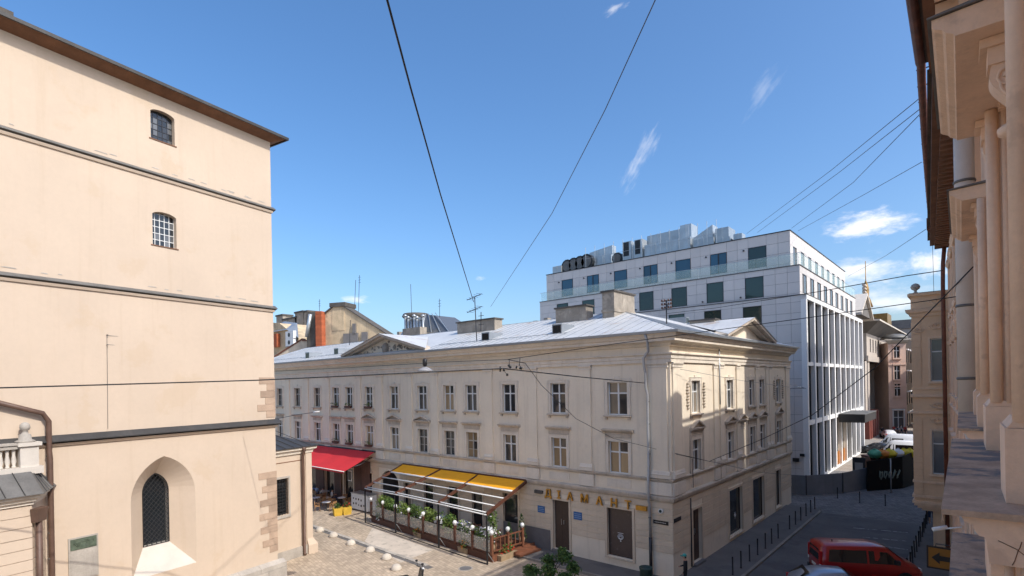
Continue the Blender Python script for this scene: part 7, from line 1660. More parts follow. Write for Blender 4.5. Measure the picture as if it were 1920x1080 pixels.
# ------------------------------------------------------------------ vehicles
def vehicle(name, label, cat, M, st, paint, wheels, wr, side_wins, rear_win=None, front_win=None, extra=None, group=None):
    """st: stations (x, zbot, belt, ztop, hw, hwtop) from rear to front; side_wins: lists of (x, k)"""
    t = thing(name, label, cat, (0, 0, 0), group, M)
    def sec(s): x, zb, be, zt, hw, ht = s; return [(x, -hw * 0.9, zb), (x, -hw, zb + 0.18), (x, -hw, be), (x, -ht, zt - 0.07), (x, -ht + 0.12, zt), (x, 0, zt + 0.015), (x, ht - 0.12, zt), (x, ht, zt - 0.07), (x, hw, be), (x, hw, zb + 0.18), (x, hw * 0.9, zb)]
    mb = MB(); secs = [sec(s) for s in st]; n = len(secs[0]); vs = [Vector(p) for s in secs for p in s]; fs = []
    for i in range(len(secs) - 1):
        for k in range(n): fs.append((i * n + k, i * n + (k + 1) % n, (i + 1) * n + (k + 1) % n, (i + 1) * n + k))
    fs += [tuple(range(n))[::-1], tuple((len(secs) - 1) * n + k for k in range(n))]
    mb._add(vs, fs, True); me = mb.local('body', MATS[paint])
    bm = bmesh.new(); bm.from_mesh(me); bmesh.ops.bevel(bm, geom=[e for e in bm.edges if e.calc_face_angle(0) > 0.6], offset=0.035, segments=2, affect='EDGES'); bm.to_mesh(me); bm.free()
    for p in me.polygons: p.use_smooth = True
    body = mk('body', me, t, M)
    def at(x, k, s, off=0.012):
        for i in range(len(st) - 1):
            if st[i][0] <= x <= st[i + 1][0]:
                f = (x - st[i][0]) / (st[i + 1][0] - st[i][0]); q = [st[i][j] + (st[i + 1][j] - st[i][j]) * f for j in range(6)]; break
        hw = q[4] + (q[5] - q[4]) * k; z = q[2] + (q[3] - 0.07 - q[2]) * k; return Vector((x, s * (hw + off), z))
    def part(nm, faces, m, parent=t, M2=None):
        mb = MB(); [mb.face([tuple(p) for p in f]) for f in faces]; return mk(nm, mb.local(nm, MATS[m]), parent, M)
    for s in (-1, 1):
        for wlist in side_wins: part('side_window', [[at(x, k, s) for x, k in wlist]], 'glass_car')
    def endwin(nm, i0, k0, k1, i1, off, fr=0.86):
        a, b = st[i0], st[i1]
        def pt(k, s):
            z = a[2] + (a[3] - a[2]) * k; q = (k - 0.0); x = a[0] + off; hw = (a[4] + (a[5] - a[4]) * k) * fr; return Vector((x, s * hw, z))
        return part(nm, [[pt(k0, -1), pt(k0, 1), pt(k1, 1), pt(k1, -1)]], 'glass_car')
    if rear_win: part('rear_window', [[Vector(p) for p in rear_win]], 'glass_car')
    if front_win: part('windscreen', [[Vector(p) for p in front_win]], 'glass_car')
    hw = max(s[4] for s in st)
    for wx0 in wheels:
        for s in (-1, 1):
            fr = Fr((wx0, s * (hw - 0.1)), (-s, 0)); mb = MB(fr); mb.disc_o(0, wr, -0.1, 0.115, wr, 20); w = mk('wheel', mb.local('wheel', M_['rubber']), t, M)
            mb = MB(fr); mb.disc_o(0, wr, 0.115, 0.125, wr * 0.64, 16); mk('rim', mb.local('rim', M_['alloy']), w, M)
            mb = MB(fr); mb.disc_o(0, wr * 1.02, -0.25, 0.108, wr * 1.18, 20); mk('wheel_arch', mb.local('wheel_arch', M_['rubber']), t, M)
    if extra: extra(t, M, at, part)
    return t
def box_part(nm, t, M, b, m): mb = MB(); mb.box(*b); return mk(nm, mb.local(nm, MATS[m]), t, M)
# red people carrier
VS = [(-2.35, 0.42, 1.02, 1.50, 0.80, 0.70), (-2.30, 0.32, 1.05, 1.84, 0.90, 0.76), (-2.0, 0.30, 1.05, 1.90, 0.95, 0.80), (0.3, 0.28, 1.03, 1.90, 0.95, 0.80), (0.85, 0.28, 1.03, 1.82, 0.95, 0.76), (1.55, 0.28, 1.05, 1.25, 0.95, 0.78), (2.15, 0.30, 0.92, 1.0, 0.90, 0.72), (2.38, 0.38, 0.75, 0.82, 0.76, 0.6)]
def van_extra(t, M, at, part):
    for s in (-1, 1):
        box_part('tail_light', t, M, (-2.37, -2.26, s * 0.80 - 0.07, s * 0.80 + 0.07, 0.95, 1.6), 'tail_red'); box_part('reflector', t, M, (-2.375, -2.3, s * 0.8 - 0.06, s * 0.8 + 0.06, 0.80, 0.94), 'lamp_clear')
        box_part('mirror', t, M, (1.1, 1.25, s * 1.0 - 0.09, s * 1.0 + 0.12, 1.1, 1.3), 'car_dark'); box_part('headlight', t, M, (2.1, 2.32, s * 0.66 - 0.14, s * 0.66 + 0.14, 0.72, 0.88), 'lamp_clear')
        box_part('door_handle', t, M, (0.1, 0.32, s * 0.955 - 0.015, s * 0.955 + 0.015, 0.93, 0.97), 'car_red')
    box_part('number_plate', t, M, (-2.385, -2.36, -0.28, 0.28, 0.66, 0.8), 'white_paint'); box_part('bumper', t, M, (-2.42, -2.28, -0.85, 0.85, 0.35, 0.56), 'car_dark')
    box_part('aerial', t, M, (-1.5, -1.46, -0.02, 0.02, 1.9, 2.02), 'car_dark'); box_part('rear_wiper', t, M, (-2.385, -2.37, -0.3, 0.25, 1.12, 1.15), 'black_metal')
rr_, rfnt = at_z(1540, 1094), at_z(1674, 1100)
ang = math.atan2(rfnt.y - rr_.y, rfnt.x - rr_.x)
hd = Vector((math.cos(ang), math.sin(ang), 0)); lf = Vector((-hd.y, hd.x, 0)); cc = rr_ + hd * 2.35 + lf * 0.93
Mv = Matrix.Translation((cc.x, cc.y, 0.01)) @ Matrix.Rotation(ang, 4, 'Z')
vehicle('red_van', 'red people carrier van parked nose to the right kerb bollards', 'van', Mv, VS, 'car_red', (-1.45, 1.5), 0.33,
        [[(-2.0, 0.1), (-0.2, 0.08), (-0.2, 0.86), (-1.9, 0.86)], [(-0.1, 0.08), (1.35, 0.12), (0.78, 0.84), (-0.1, 0.86)]],
        [(-2.372, -0.66, 1.1), (-2.372, 0.66, 1.1), (-2.335, 0.6, 1.66), (-2.335, -0.6, 1.66)], [(1.62, -0.74, 1.22), (1.62, 0.74, 1.22), (0.93, 0.68, 1.80), (0.93, -0.68, 1.80)], van_extra)
# silver-blue car in front of it (only its roof and rear show)
CS = [(-2.1, 0.4, 0.75, 0.92, 0.72, 0.6), (-2.0, 0.28, 0.88, 1.0, 0.84, 0.68), (-1.55, 0.26, 0.92, 1.32, 0.88, 0.62), (-0.9, 0.25, 0.92, 1.46, 0.88, 0.6), (0.1, 0.25, 0.92, 1.45, 0.88, 0.6), (0.95, 0.25, 0.92, 1.0, 0.88, 0.68), (1.7, 0.27, 0.78, 0.84, 0.84, 0.68), (2.1, 0.35, 0.6, 0.66, 0.7, 0.55)]
def car_extra(t, M, at, part):
    for s in (-1, 1): box_part('tail_light', t, M, (-2.1, -1.95, s * 0.7 - 0.12, s * 0.7 + 0.1, 0.72, 0.9), 'tail_red'); box_part('mirror', t, M, (0.6, 0.74, s * 0.94 - 0.08, s * 0.94 + 0.08, 0.95, 1.08), 'car_silver'); box_part('headlight', t, M, (1.85, 2.02, s * 0.6 - 0.14, s * 0.6 + 0.14, 0.6, 0.72), 'lamp_clear')
    box_part('number_plate', t, M, (-2.12, -2.09, -0.26, 0.26, 0.6, 0.7), 'white_paint')
cp_ = at_z(1556, 1066, 1.45); ang2 = ang - 0.06; Ms = Matrix.Translation((cp_.x + 0.35, cp_.y + 0.1, 0.01)) @ Matrix.Rotation(ang2, 4, 'Z')
vehicle('silver_car', 'silver-blue car at the bottom edge in front of the red van', 'car', Ms, CS, 'car_silver', (-1.3, 1.3), 0.31,
        [[(-1.5, 0.12), (-0.35, 0.1), (-0.35, 0.86), (-1.1, 0.86)], [(-0.28, 0.1), (0.8, 0.14), (0.15, 0.84), (-0.28, 0.86)]],
        [(-2.0, -0.66, 1.0), (-2.0, 0.66, 1.0), (-1.42, 0.56, 1.42), (-1.42, -0.56, 1.42)], [(1.02, -0.68, 0.97), (1.02, 0.68, 0.97), (0.22, 0.56, 1.44), (0.22, -0.56, 1.44)], car_extra)
# white vans and a dark car beyond the hoarding
WS = [(-2.9, 0.5, 1.3, 2.4, 0.92, 0.88), (-2.8, 0.35, 1.3, 2.5, 1.0, 0.92), (1.0, 0.33, 1.3, 2.5, 1.0, 0.92), (1.5, 0.33, 1.3, 2.36, 1.0, 0.86), (2.15, 0.34, 1.25, 1.45, 0.98, 0.82), (2.75, 0.36, 1.0, 1.1, 0.9, 0.75), (2.95, 0.42, 0.8, 0.85, 0.75, 0.6)]
def wv_extra(t, M, at, part):
    for s in (-1, 1): box_part('mirror', t, M, (1.75, 1.9, s * 1.05 - 0.1, s * 1.05 + 0.12, 1.35, 1.65), 'car_dark'); box_part('headlight', t, M, (2.65, 2.9, s * 0.68 - 0.15, s * 0.68 + 0.15, 0.82, 1.0), 'lamp_clear')
    box_part('bumper', t, M, (2.8, 3.02, -0.85, 0.85, 0.4, 0.62), 'car_dark')
vq0, vq1 = at_z(1697, 864), at_z(1690, 848)
for k, (x, y, lb, sw) in enumerate(((vq0.x, vq0.y, 'white van with dark side windows just beyond the heap of sacks', True), (vq1.x, vq1.y, 'second white van parked behind the first beyond the hoarding', False))):
    Mw = Matrix.Translation((x, y, 0.01)) @ Matrix.Rotation(math.pi + 0.05 - 0.1 * k, 4, 'Z')
    vehicle('white_van', lb, 'van', Mw, WS, 'car_white', (-1.8, 1.9), 0.36, [[(1.05, 0.05), (1.95, 0.1), (1.5, 0.72), (1.05, 0.72)], [(-1.9, 0.1), (0.9, 0.08), (0.9, 0.66), (-1.9, 0.66)]] if sw else [[(1.05, 0.05), (1.95, 0.1), (1.5, 0.72), (1.05, 0.72)], [(-0.4, 0.3), (0.9, 0.3), (0.9, 0.6), (-0.4, 0.6)]], None, [(2.2, -0.82, 1.42), (2.2, 0.82, 1.42), (1.56, 0.8, 2.3), (1.56, -0.8, 2.3)], wv_extra, 'white vans beyond the hoarding')
vq2 = at_z(1640, 850)
Md = Matrix.Translation((vq2.x, vq2.y, 0.01)) @ Matrix.Rotation(math.pi * 0.98, 4, 'Z')
vehicle('dark_car', 'dark parked car left of the white vans', 'car', Md, CS, 'car_dark', (-1.3, 1.3), 0.31, [[(-1.5, 0.12), (0.8, 0.14), (0.15, 0.84), (-1.1, 0.86)]], [(-2.0, -0.66, 1.0), (-2.0, 0.66, 1.0), (-1.42, 0.56, 1.42), (-1.42, -0.56, 1.42)], [(1.02, -0.68, 0.97), (1.02, 0.68, 0.97), (0.22, 0.56, 1.44), (0.22, -0.56, 1.44)], car_extra)
Md = Matrix.Translation((-12.2, 112.0, 0.01)) @ Matrix.Rotation(math.pi * 0.6, 4, 'Z')
vehicle('white_car', 'small white car parked near the concrete piers far up the street', 'car', Md, CS, 'car_white', (-1.3, 1.3), 0.31, [[(-1.5, 0.12), (0.8, 0.14), (0.15, 0.84), (-1.1, 0.86)]], None, [(1.02, -0.68, 0.97), (1.02, 0.68, 0.97), (0.22, 0.56, 1.44), (0.22, -0.56, 1.44)], car_extra)
Md = Matrix.Translation((-7.2, 101.0, 0.01)) @ Matrix.Rotation(math.pi * 1.02, 4, 'Z')
vehicle('pale_car', 'pale green-grey car beyond the white vans at the right', 'car', Md, CS, 'car_silver', (-1.3, 1.3), 0.31, [[(-1.5, 0.12), (0.8, 0.14), (0.15, 0.84), (-1.1, 0.86)]], None, [(1.02, -0.68, 0.97), (1.02, 0.68, 0.97), (0.22, 0.56, 1.44), (0.22, -0.56, 1.44)], car_extra)
# ------------------------------------------------------------------ scooter on the square (front shows at the bottom edge)
p = at_z(773, 1106); FSc = Fr((p.x, p.y), (0.25, 0.97))
t = thing('motor_scooter', 'black motor scooter with raised mirrors at the bottom edge of the square', 'scooter', p)
for a in (-0.65, 0.65):
    fr2 = Fr(FSc.p(a, 0, 0).xy, FSc.a); mb = MB(fr2); mb.disc_o(0, 0.24, -0.06, 0.06, 0.24, 18); w = mb.build('wheel', M_['rubber'], t); mb = MB(fr2); mb.disc_o(0, 0.24, -0.065, 0.065, 0.14, 12); mb.build('rim', M_['alloy'], w)
mb = MB(FSc); mb.hexa([(-0.75, -0.16, 0.45), (-0.1, -0.18, 0.35), (-0.1, 0.18, 0.35), (-0.75, 0.16, 0.45), (-0.8, -0.14, 0.72), (-0.1, -0.16, 0.7), (-0.1, 0.16, 0.7), (-0.8, 0.14, 0.72)]); mb.box(-0.12, 0.4, -0.16, 0.16, 0.28, 0.36); mb.hexa([(0.36, -0.2, 0.3), (0.5, -0.2, 0.3), (0.5, 0.2, 0.3), (0.36, 0.2, 0.3), (0.5, -0.17, 0.98), (0.62, -0.12, 0.98), (0.62, 0.12, 0.98), (0.5, 0.17, 0.98)]); mb.build('bodywork', M_['car_dark'], t)
mb = MB(FSc); mb.hexa([(-0.78, -0.13, 0.722), (-0.15, -0.14, 0.705), (-0.15, 0.14, 0.705), (-0.78, 0.13, 0.722), (-0.74, -0.1, 0.84), (-0.2, -0.12, 0.8), (-0.2, 0.12, 0.8), (-0.74, 0.1, 0.84)]); mb.build('seat', M_['rubber'], t)
mb = MB(FSc); mb.tube([(0.65, 0.0, 0.24), (0.5, 0.0, 1.0)], 0.035, 8); mb.build('fork', M_['dark_steel'], t)
mb = MB(FSc); mb.tube([(0.42, -0.36, 1.06), (0.5, -0.12, 1.04), (0.5, 0.12, 1.04), (0.42, 0.36, 1.06)], 0.018, 6); hb_ = mb.build('handlebar', M_['dark_steel'], t)
for s in (-1, 1): mb = MB(FSc); mb.tube([(0.45, s * 0.28, 1.06), (0.44, s * 0.34, 1.3)], 0.01, 5); mb.lathe((0.43, s * 0.36, 1.27), [(0.02, 0), (0.07, 0.03), (0.07, 0.09), (0.02, 0.12)], 10); mb.build('mirror', M_['black_metal'], hb_)
mb = MB(FSc); mb.lathe((0.6, 0, 0.86), [(0.03, 0), (0.1, 0.04), (0.1, 0.12), (0.04, 0.17)], 12); mb.build('headlamp', M_['lamp_clear'], t)
# ------------------------------------------------------------------ litter bin and street tree
p = at_z(1211, 1064, 1.05); x, y = p.x, p.y
t = thing('litter_bin', 'dark green round litter bin by the corner downpipe', 'bin', (x, y, 0.12)); mb = MB(); mb.lathe((x, y, 0.12), [(0.26, 0), (0.3, 0.05), (0.32, 0.85), (0.34, 0.87), (0.34, 0.95), (0.27, 0.95), (0.25, 0.7)], 18); mb.build('drum', M_['bin_green'], t); mb = MB(); mb.lathe((x, y, 0.8), [(0.245, 0), (0.245, 0.02)], 16); mb.build('liner', M_['rubber'], t)
c = at_t(1030, 1088, 24.5); t = thing('street_tree', 'small green street tree with its leafy top at the bottom edge', 'tree', (c.x, c.y, 0)); r_ = random.Random(12)
mb = MB(); mb.tube([(c.x, c.y, 0), (c.x + 0.03, c.y, 0.7), (c.x - 0.04, c.y + 0.02, 1.5)], 0.075, 8, 0.04)
tips = [(c.x + dx, c.y + dy, c.z + dz) for dx, dy, dz in ((-0.75, -0.5, 0.45), (0.55, 0.45, 0.95), (0.1, -0.2, 0.5), (-0.3, 0.4, 0.75), (0.85, 0.0, 0.35), (-0.95, 0.1, 0.2), (0.35, 0.55, 1.1), (1.0, 0.6, 0.55))]
for q in tips: mb.tube([(c.x - 0.02, c.y, 1.2 + r_.uniform(0, 0.3)), tuple((Vector((c.x, c.y, 1.5)) + Vector(q)) / 2 + Vector((0, 0, 0.1))), q], 0.03, 6, 0.008)
mb.build('trunk', M_['bark'], t)
mb = MB()
for q in tips: leaves(mb, q, (0.42, 0.4, 0.34), 420, 0.075, r_, 3, (0.5, 0.4, 0.1), hole=0.1)
leaves(mb, (c.x, c.y, c.z), (1.0, 0.9, 0.6), 1500, 0.075, r_, 3, (0.5, 0.45, 0.05)); mb.build('crown', [M_['leaf'], M_['leaf_dark'], M_['leaf_lime']], t)
# ------------------------------------------------------------------ people
def person(label, M, joints, top, legs_m, hair_m='hair', cap=None, group=None, skirt=False, bare_arm=True, bare_leg=False):
    """joints: dict of points (x right, y forward, z up); body is one skinned mesh"""
    J = {k: Vector(v) for k, v in joints.items()}
    names = ['pelvis', 'waist', 'chest', 'neck', 'head0', 'head1', 'shL', 'elL', 'wrL', 'haL', 'shR', 'elR', 'wrR', 'haR', 'hipL', 'knL', 'anL', 'toL', 'hipR', 'knR', 'anR', 'toR']
    J['head0'] = J['neck'].lerp(J['head'], 0.55); J['head1'] = J['head']
    for s in 'LR':
        J['ha' + s] = J['wr' + s] + (J['wr' + s] - J['el' + s]).normalized() * 0.13
        J['to' + s] = J['an' + s] + Vector(joints.get('footdir' + s, (0, 0.19, -0.06)))
    rad = dict(pelvis=(0.155, 0.115), waist=(0.135, 0.105), chest=(0.165, 0.115), neck=(0.058, 0.058), head0=(0.088, 0.1), head1=(0.082, 0.098), shL=(0.068, 0.068), elL=(0.05, 0.05), wrL=(0.034, 0.034), haL=(0.04, 0.024), hipL=(0.098, 0.098), knL=(0.064, 0.064), anL=(0.044, 0.044), toL=(0.045, 0.035))
    ed = [('pelvis', 'waist'), ('waist', 'chest'), ('chest', 'neck'), ('neck', 'head0'), ('head0', 'head1')]
    for s in 'LR': ed += [('chest', 'sh' + s), ('sh' + s, 'el' + s), ('el' + s, 'wr' + s), ('wr' + s, 'ha' + s), ('pelvis', 'hip' + s), ('hip' + s, 'kn' + s), ('kn' + s, 'an' + s), ('an' + s, 'to' + s)]
    me = bpy.data.meshes.new('body'); me.from_pydata([J[n] for n in names], [(names.index(a), names.index(b)) for a, b in ed], [])
    ob = bpy.data.objects.new('body', me); COL.objects.link(ob); ob.modifiers.new('s', 'SKIN'); md_ = ob.modifiers.new('u', 'SUBSURF'); md_.levels = 1; md_.render_levels = 1
    for i, n in enumerate(names):
        sv = me.skin_vertices[0].data[i]; sv.radius = rad.get(n, rad.get(n[:-1] + 'L')); sv.use_root = (n == 'pelvis')
    dg = bpy.context.evaluated_depsgraph_get(); m2 = bpy.data.meshes.new_from_object(ob.evaluated_get(dg)); bpy.data.objects.remove(ob); m2.name = 'body'
    m2.materials.clear()
    for m in (M_['skin'], MATS[top], MATS[legs_m], M_['black_metal'], MATS[hair_m]): m2.materials.append(m)
    def near_seg(p):
        best = None
        for a, b in ed:
            A, B = J[a], J[b]; d = B - A; f = max(0, min(1, (p - A).dot(d) / max(1e-6, d.length_squared))); dist = (p - A - d * f).length - rad.get(a, rad.get(a[:-1] + 'L'))[0] * 0.6
            if best is None or dist < best[0]: best = (dist, a, b, f)
        return best
    face_dir = Vector(joints.get('face', (0, 1, 0)))
    for pl in m2.polygons:
        _, a, b, f = near_seg(pl.center); k = 0
        if a in ('pelvis', 'waist') and b in ('waist', 'chest', 'pelvis'): k = 1 if pl.center.z > J['pelvis'].z + 0.04 else 2
        elif b[:2] == 'sh': k = 1
        elif a[:2] == 'sh': k = 1
        elif a[:2] == 'el': k = 0 if bare_arm else 1
        elif a == 'pelvis' or a[:3] == 'hip': k = 2
        elif a[:2] == 'kn': k = 0 if bare_leg else 2
        elif a[:2] == 'an': k = 3
        elif a == 'chest': k = 1 if f < 0.6 else 0
        elif a == 'head0': k = 4 if (pl.center - J['head0'].lerp(J['head1'], f)).dot(face_dir) < 0.015 or pl.center.z > J['head1'].z + 0.04 else 0
        pl.material_index = k; pl.use_smooth = True
    t = thing('person', label, 'person', (0, 0, 0), group, M)
    mk('body', m2, t, M)
    hd_ = J['head']; fd = face_dir; sd = Vector((fd.y, -fd.x, 0))
    mb = MB(); c_ = hd_ + fd * 0.098 - Vector((0, 0, 0.035)); mb.hexa([tuple(c_ + sd * -0.014), tuple(c_ + sd * 0.014), tuple(c_ + sd * 0.01 + fd * 0.02), tuple(c_ - sd * 0.01 + fd * 0.02), tuple(c_ - sd * 0.008 + Vector((0, 0, 0.04))), tuple(c_ + sd * 0.008 + Vector((0, 0, 0.04))), tuple(c_ + sd * 0.005 + Vector((0, 0, 0.04)) + fd * 0.006), tuple(c_ - sd * 0.005 + Vector((0, 0, 0.04)) + fd * 0.006)])
    mk('nose', mb.local('nose', M_['skin']), t, M)
    mb = MB(); [mb.lathe(tuple(hd_ + fd * 0.092 + sd * s * 0.033 + Vector((0, 0, -0.01))), [(0.003, -0.008), (0.011, 0), (0.003, 0.008)], 6) for s in (-1, 1)]; mk('eyes', mb.local('eyes', M_['black_metal']), t, M)
    if cap:
        mb = MB(); mb.lathe((hd_.x, hd_.y, hd_.z + 0.015), [(0.108, 0), (0.11, 0.04), (0.09, 0.09), (0.05, 0.12), (0.01, 0.128)], 14); q = hd_ + fd * 0.14; mb.lathe((q.x, q.y, hd_.z + 0.012), [(0.075, 0), (0.075, 0.012)], 10); mk('cap', mb.local('cap', MATS[cap]), t, M)
    return t
STAND = dict(pelvis=(0, 0, 0.95), waist=(0, 0, 1.1), chest=(0, 0, 1.3), neck=(0, 0.01, 1.48), head=(0, 0.03, 1.63), shL=(-0.19, 0, 1.4), elL=(-0.24, -0.02, 1.12), wrL=(-0.23, 0.08, 0.88), shR=(0.19, 0, 1.4), elR=(0.24, -0.02, 1.12), wrR=(0.23, 0.08, 0.88), hipL=(-0.1, 0, 0.9), knL=(-0.11, 0.03, 0.5), anL=(-0.11, -0.02, 0.09), hipR=(0.1, 0, 0.9), knR=(0.11, 0.03, 0.5), anR=(0.11, -0.02, 0.09))
WALK = dict(STAND, knL=(-0.1, 0.16, 0.52), anL=(-0.1, 0.24, 0.11), knR=(0.1, -0.02, 0.5), anR=(0.1, -0.3, 0.16), wrL=(-0.24, -0.12, 0.9), elL=(-0.24, -0.1, 1.13), wrR=(0.24, 0.2, 0.95), elR=(0.25, 0.02, 1.12), footdirR=(0, 0.15, -0.11))
SIT = dict(pelvis=(0, 0, 0.56), waist=(0, 0.0, 0.72), chest=(0, 0.03, 0.93), neck=(0, 0.06, 1.11), head=(0, 0.09, 1.26), shL=(-0.19, 0.03, 1.03), elL=(-0.25, 0.1, 0.78), wrL=(-0.15, 0.34, 0.76), shR=(0.19, 0.03, 1.03), elR=(0.25, 0.1, 0.78), wrR=(0.13, 0.32, 0.82), hipL=(-0.1, 0.05, 0.55), knL=(-0.12, 0.46, 0.54), anL=(-0.12, 0.44, 0.1), hipR=(0.1, 0.05, 0.55), knR=(0.12, 0.46, 0.54), anR=(0.12, 0.44, 0.1))
def PM(p, heading, s=1.0, z=0.0): return Matrix.Translation((p.x, p.y, z)) @ Matrix.Rotation(heading - math.pi / 2, 4, 'Z') @ Matrix.Diagonal((s, s, s, 1))
person('person in dark clothes and teal cap standing at the pale building corner', PM(at_z(1286, 1109), R(200), 1.0, 0.12), dict(STAND, wrR=(0.12, 0.24, 1.08), elR=(0.24, 0.05, 1.12)), 'cloth_black', 'cloth_black', cap='teal', bare_arm=False)
person('person in blue top and dark shorts on the right pavement under the oriel', PM(at_z(1747, 986), R(100), 1.03, 0.12), STAND, 'cloth_blue', 'cloth_navy', bare_leg=True)
FP_ = [(1654, 818, 'cloth_black', 'cloth_black', 'person in black walking left of the concrete pier far away'), (1676, 815, 'cloth_red', 'cloth_navy', 'person in red top far up the street, left of the group'), (1683, 817, 'cloth_navy', 'cloth_black', 'person in navy far up the street, middle of the group'), (1690, 814, 'cloth_white', 'cloth_navy', 'person in white far up the street, right of the group'), (1697, 816, 'cloth_red', 'cloth_black', 'person in red shirt rightmost up the street')]
for k, (u, v, a, b, lb) in enumerate(FP_): person(lb, PM(at_z(u, v), R(250 + 40 * k), 1.0), WALK, a, b, group='people far up the street')
SP = [(586, 926, 'cloth_pink', 20, 'seated cafe guest in pink at the far left under the red awning'), (600, 925, 'cloth_pink', 200, 'second seated guest in pink under the red awning'), (606, 940, 'cloth_white', 170, 'seated guest in white at the front middle cafe table'), (630, 925, 'cloth_pink', 30, 'seated guest in pink near the awning centre'), (632, 936, 'cloth_red', 10, 'seated guest in red near the right cafe table'), (655, 930, 'cloth_pink', 190, 'seated guest in pink beside the white cabinet'), (594, 936, 'cloth_blue', 100, 'seated guest in pale blue behind the front left table'), (612, 922, 'cloth_black', 350, 'seated guest in black deep under the red awning'), (644, 922, 'cloth_navy', 160, 'seated guest in navy deep under the red awning right part'), (622, 944, 'cloth_white', 60, 'seated guest in white left of the yellow planters')]
for k, (u, v, a, hd_, lb) in enumerate(SP):
    p = at_z(u, v); person(lb, PM(p, R(hd_), 0.98), SIT, a, 'cloth_navy', group='guests at the cafe')
    q = p; make_chair('wicker chair under the %s' % lb.replace(' under the red awning', ''), (q.x, q.y, 0.0), R(hd_) - math.pi / 2, 'light_wood', 'occupied cafe chairs')
# ------------------------------------------------------------------ overhead cables and hanging lamps
def cable(label, pts, r=0.012, m='cable', sag=0.0, n=10):
    P = [at_t(*p) for p in pts]; out = []
    for i in range(len(P) - 1):
        for k in range(n):
            f = k / n; q = P[i].lerp(P[i + 1], f); q.z -= sag * 4 * f * (1 - f); out.append(tuple(q))
    out.append(tuple(P[-1])); mb = MB(); mb.tube(out, r, 6); o = mb.build('overhead_cable', MATS[m]); return tag(o, label, 'cable', 'overhead cables')
cable('thick black cable from the top edge down to the roof aerial', [(718, -30, 9.0), (770, 165, 12.0), (826, 365, 18.0), (888, 566, 36.5)], 0.022)
cable('thin grey wire from the top edge down to the skyline', [(1240, -25, 12.0), (1135, 205, 16.0), (1035, 400, 24.0), (920, 575, 44.0)], 0.014, 'cable_grey')
cable('thick black span wire crossing the church wall to the central joint', [(-60, 729, 15.0), (480, 713, 19.0), (944, 691, 22.0)], 0.024)
cable('thick black span wire from the central joint to the office corner', [(944, 691, 22.0), (1090, 707, 25.0), (1260, 723, 31.0), (1380, 730, 38.0), (1510, 728, 50.0)], 0.026)
cable('thin wire running left from the central joint along the cornice', [(952, 674, 22.0), (830, 679, 22.5), (640, 690, 24), (515, 696, 26)], 0.012)
cable('thin wire rising from the central joint to the right facade', [(952, 674, 22.0), (1150, 645, 21.0), (1320, 622, 20.0), (1520, 595, 18.0), (1830, 551, 15.0)], 0.014)
cable('twisted wire passing before the office block to the right eave', [(1250, 588, 31.0), (1345, 577, 28.0), (1540, 546, 20.0), (1700, 517, 16.5), (1768, 507, 15.2)], 0.014)
cable('wire sagging from the central joint across the first floor windows', [(984, 680, 22.0), (1015, 722, 22.5), (1080, 785, 24), (1150, 822, 26), (1270, 852, 30.2)], 0.012)
cable('sagging wire from the corner up to the near facade', [(1266, 850, 28.3), (1330, 865, 27.0), (1430, 823, 24.0), (1523, 778, 21.0), (1640, 690, 17.0), (1825, 500, 12.0)], 0.014)
cable('low wire along the shaded street side', [(1268, 852, 28.2), (1345, 868, 30), (1420, 885, 34), (1510, 893, 49)], 0.012)
cable('left of the paired thin wires against the sky at right', [(1400, 438, 58.0), (1560, 318, 30.0), (1722, 186, 18.5)], 0.014, 'cable_grey')
cable('right of the paired thin wires against the sky at right', [(1420, 436, 58.0), (1575, 322, 30.0), (1724, 205, 18.5)], 0.014, 'cable_grey')
cable('wire from the office roof corner up to the rusty gutter', [(1484, 428, 60.0), (1600, 342, 34.0), (1724, 215, 21.0)], 0.016, 'cable_grey')
cable('wire from the office side roof to the rusty gutter', [(1496, 433, 60.0), (1620, 365, 38.0), (1728, 304, 27.0)], 0.016, 'cable_grey')
cable('faint wire meeting the far end of the gutter', [(1590, 518, 80.0), (1660, 480, 50.0), (1736, 430, 30.0)], 0.016, 'cable_grey')
cable('short vertical wire hanging at the far end of the gutter', [(1748, 440, 30.0), (1751, 548, 30.0)], 0.012, 'cable_grey')
cable('wire from the church bracket along the wall, upper one', [(200, 629, 23.0), (350, 641, 26.0), (511, 644, 30.0)], 0.009, 'cable_grey')
cable('wire from the church bracket along the wall, lower one', [(200, 646, 23.0), (350, 657, 26.0), (511, 671, 30.0)], 0.009, 'cable_grey')
cable('thin wire across the street side windows', [(1275, 692, 28.3), (1380, 712, 33.0), (1480, 726, 45.0)], 0.010, 'cable_grey')
cable('thin wire crossing the office wall to the lamp', [(1380, 705, 40), (1500, 724, 49.5)], 0.012, 'cable_grey')
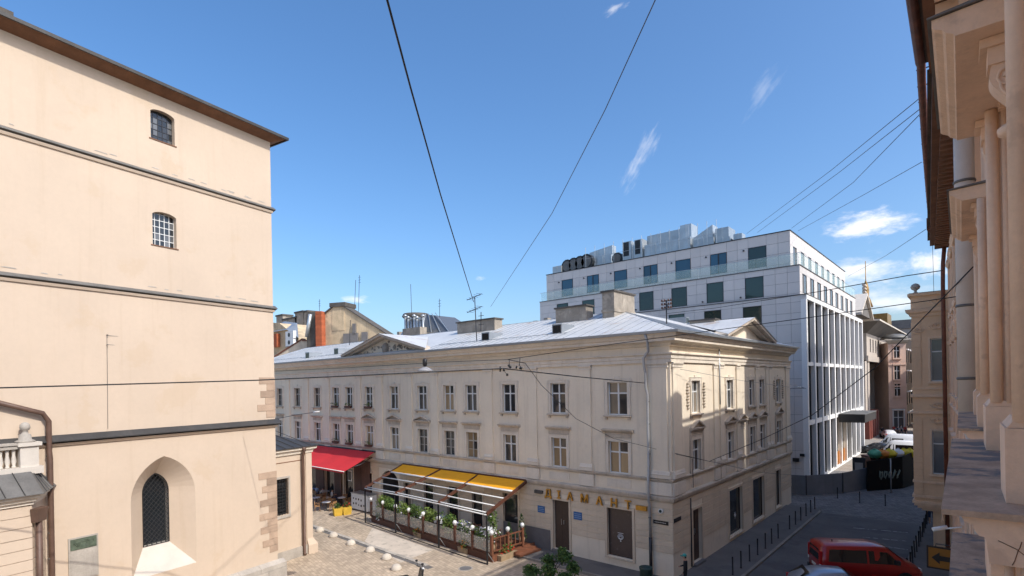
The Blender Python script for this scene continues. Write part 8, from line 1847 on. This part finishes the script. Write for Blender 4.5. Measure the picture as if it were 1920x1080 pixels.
# joint fittings of the span wires
J0 = at_t(955, 690, 22.0)
t = thing('wire_joint', 'cluster of black insulators joining the span wires before the facade', 'wire fitting', at_t(955, 705, 22.0))
for (u0, v0, u1, v1, r_) in ((938, 687, 938, 697, 0.035), (943, 694, 947, 694, 0.05), (951, 700, 951, 705, 0.045), (955, 676, 955, 690, 0.015), (953, 684, 958, 690, 0.05), (967, 688, 970, 689, 0.06), (975, 671, 974, 686, 0.015), (974, 689, 979, 691, 0.06), (946, 697, 951, 702, 0.01), (952, 674, 985, 681, 0.014)):
    mb = MB(); mb.tube([tuple(at_t(u0, v0, 22.0)), tuple(at_t((u0 + u1) / 2, (v0 + v1) / 2, 22.0)), tuple(at_t(u1, v1, 22.0))], r_, 8); mb.build('insulator' if r_ > 0.02 else 'link', M_['black_metal'], t)
def hanging_lamp(label, u, v, tt, w):
    p = at_t(u, v, tt); t = thing('street_lamp', label, 'lamp', p, 'lamps hung on wires')
    mb = MB(); mb.lathe(tuple(p), [(0.03, 0.34 * w), (0.1 * w, 0.3 * w), (0.3 * w, 0.22 * w), (0.5 * w, 0.06 * w), (0.52 * w, 0.0)], 14); mb.build('shade', M_['lamp_grey'], t)
    mb = MB(); mb.lathe((p.x, p.y, p.z + 0.3 * w), [(0.1 * w, 0), (0.16 * w, 0.1), (0.16 * w, 0.3), (0.05, 0.36)], 10); mb.build('fitting', M_['black_metal'], t); return t
hanging_lamp('grey dome lamp hanging before the pediment on the span wire', 797, 696, 23.0, 0.62)
def arm_lamp(label, u0, v0, u1, v1, tt0, tt1):
    a, b = at_t(u0, v0, tt0), at_t(u1, v1, tt1); t = thing('street_lamp', label, 'lamp', a)
    mb = MB(); mb.tube([tuple(a), tuple(a.lerp(b, 0.5) + Vector((0, 0, 0.05))), tuple(b)], 0.025, 6); mb.build('arm', M_['dark_steel'], t)
    d = (b - a).normalized(); mb = MB(); mb.tube([tuple(b - d * 0.1), tuple(b + d * 0.2), tuple(b + d * 0.5)], 0.09, 8, 0.04); mb.build('lamp_head', M_['white_paint'], t)
arm_lamp('small wall lamp on a long arm left above the red awning', 520, 785, 590, 773, 47.0, 45.5)
arm_lamp('white lamp head on a bracket at the office block corner', 1512, 729, 1500, 726.5, 50.0, 49.3)
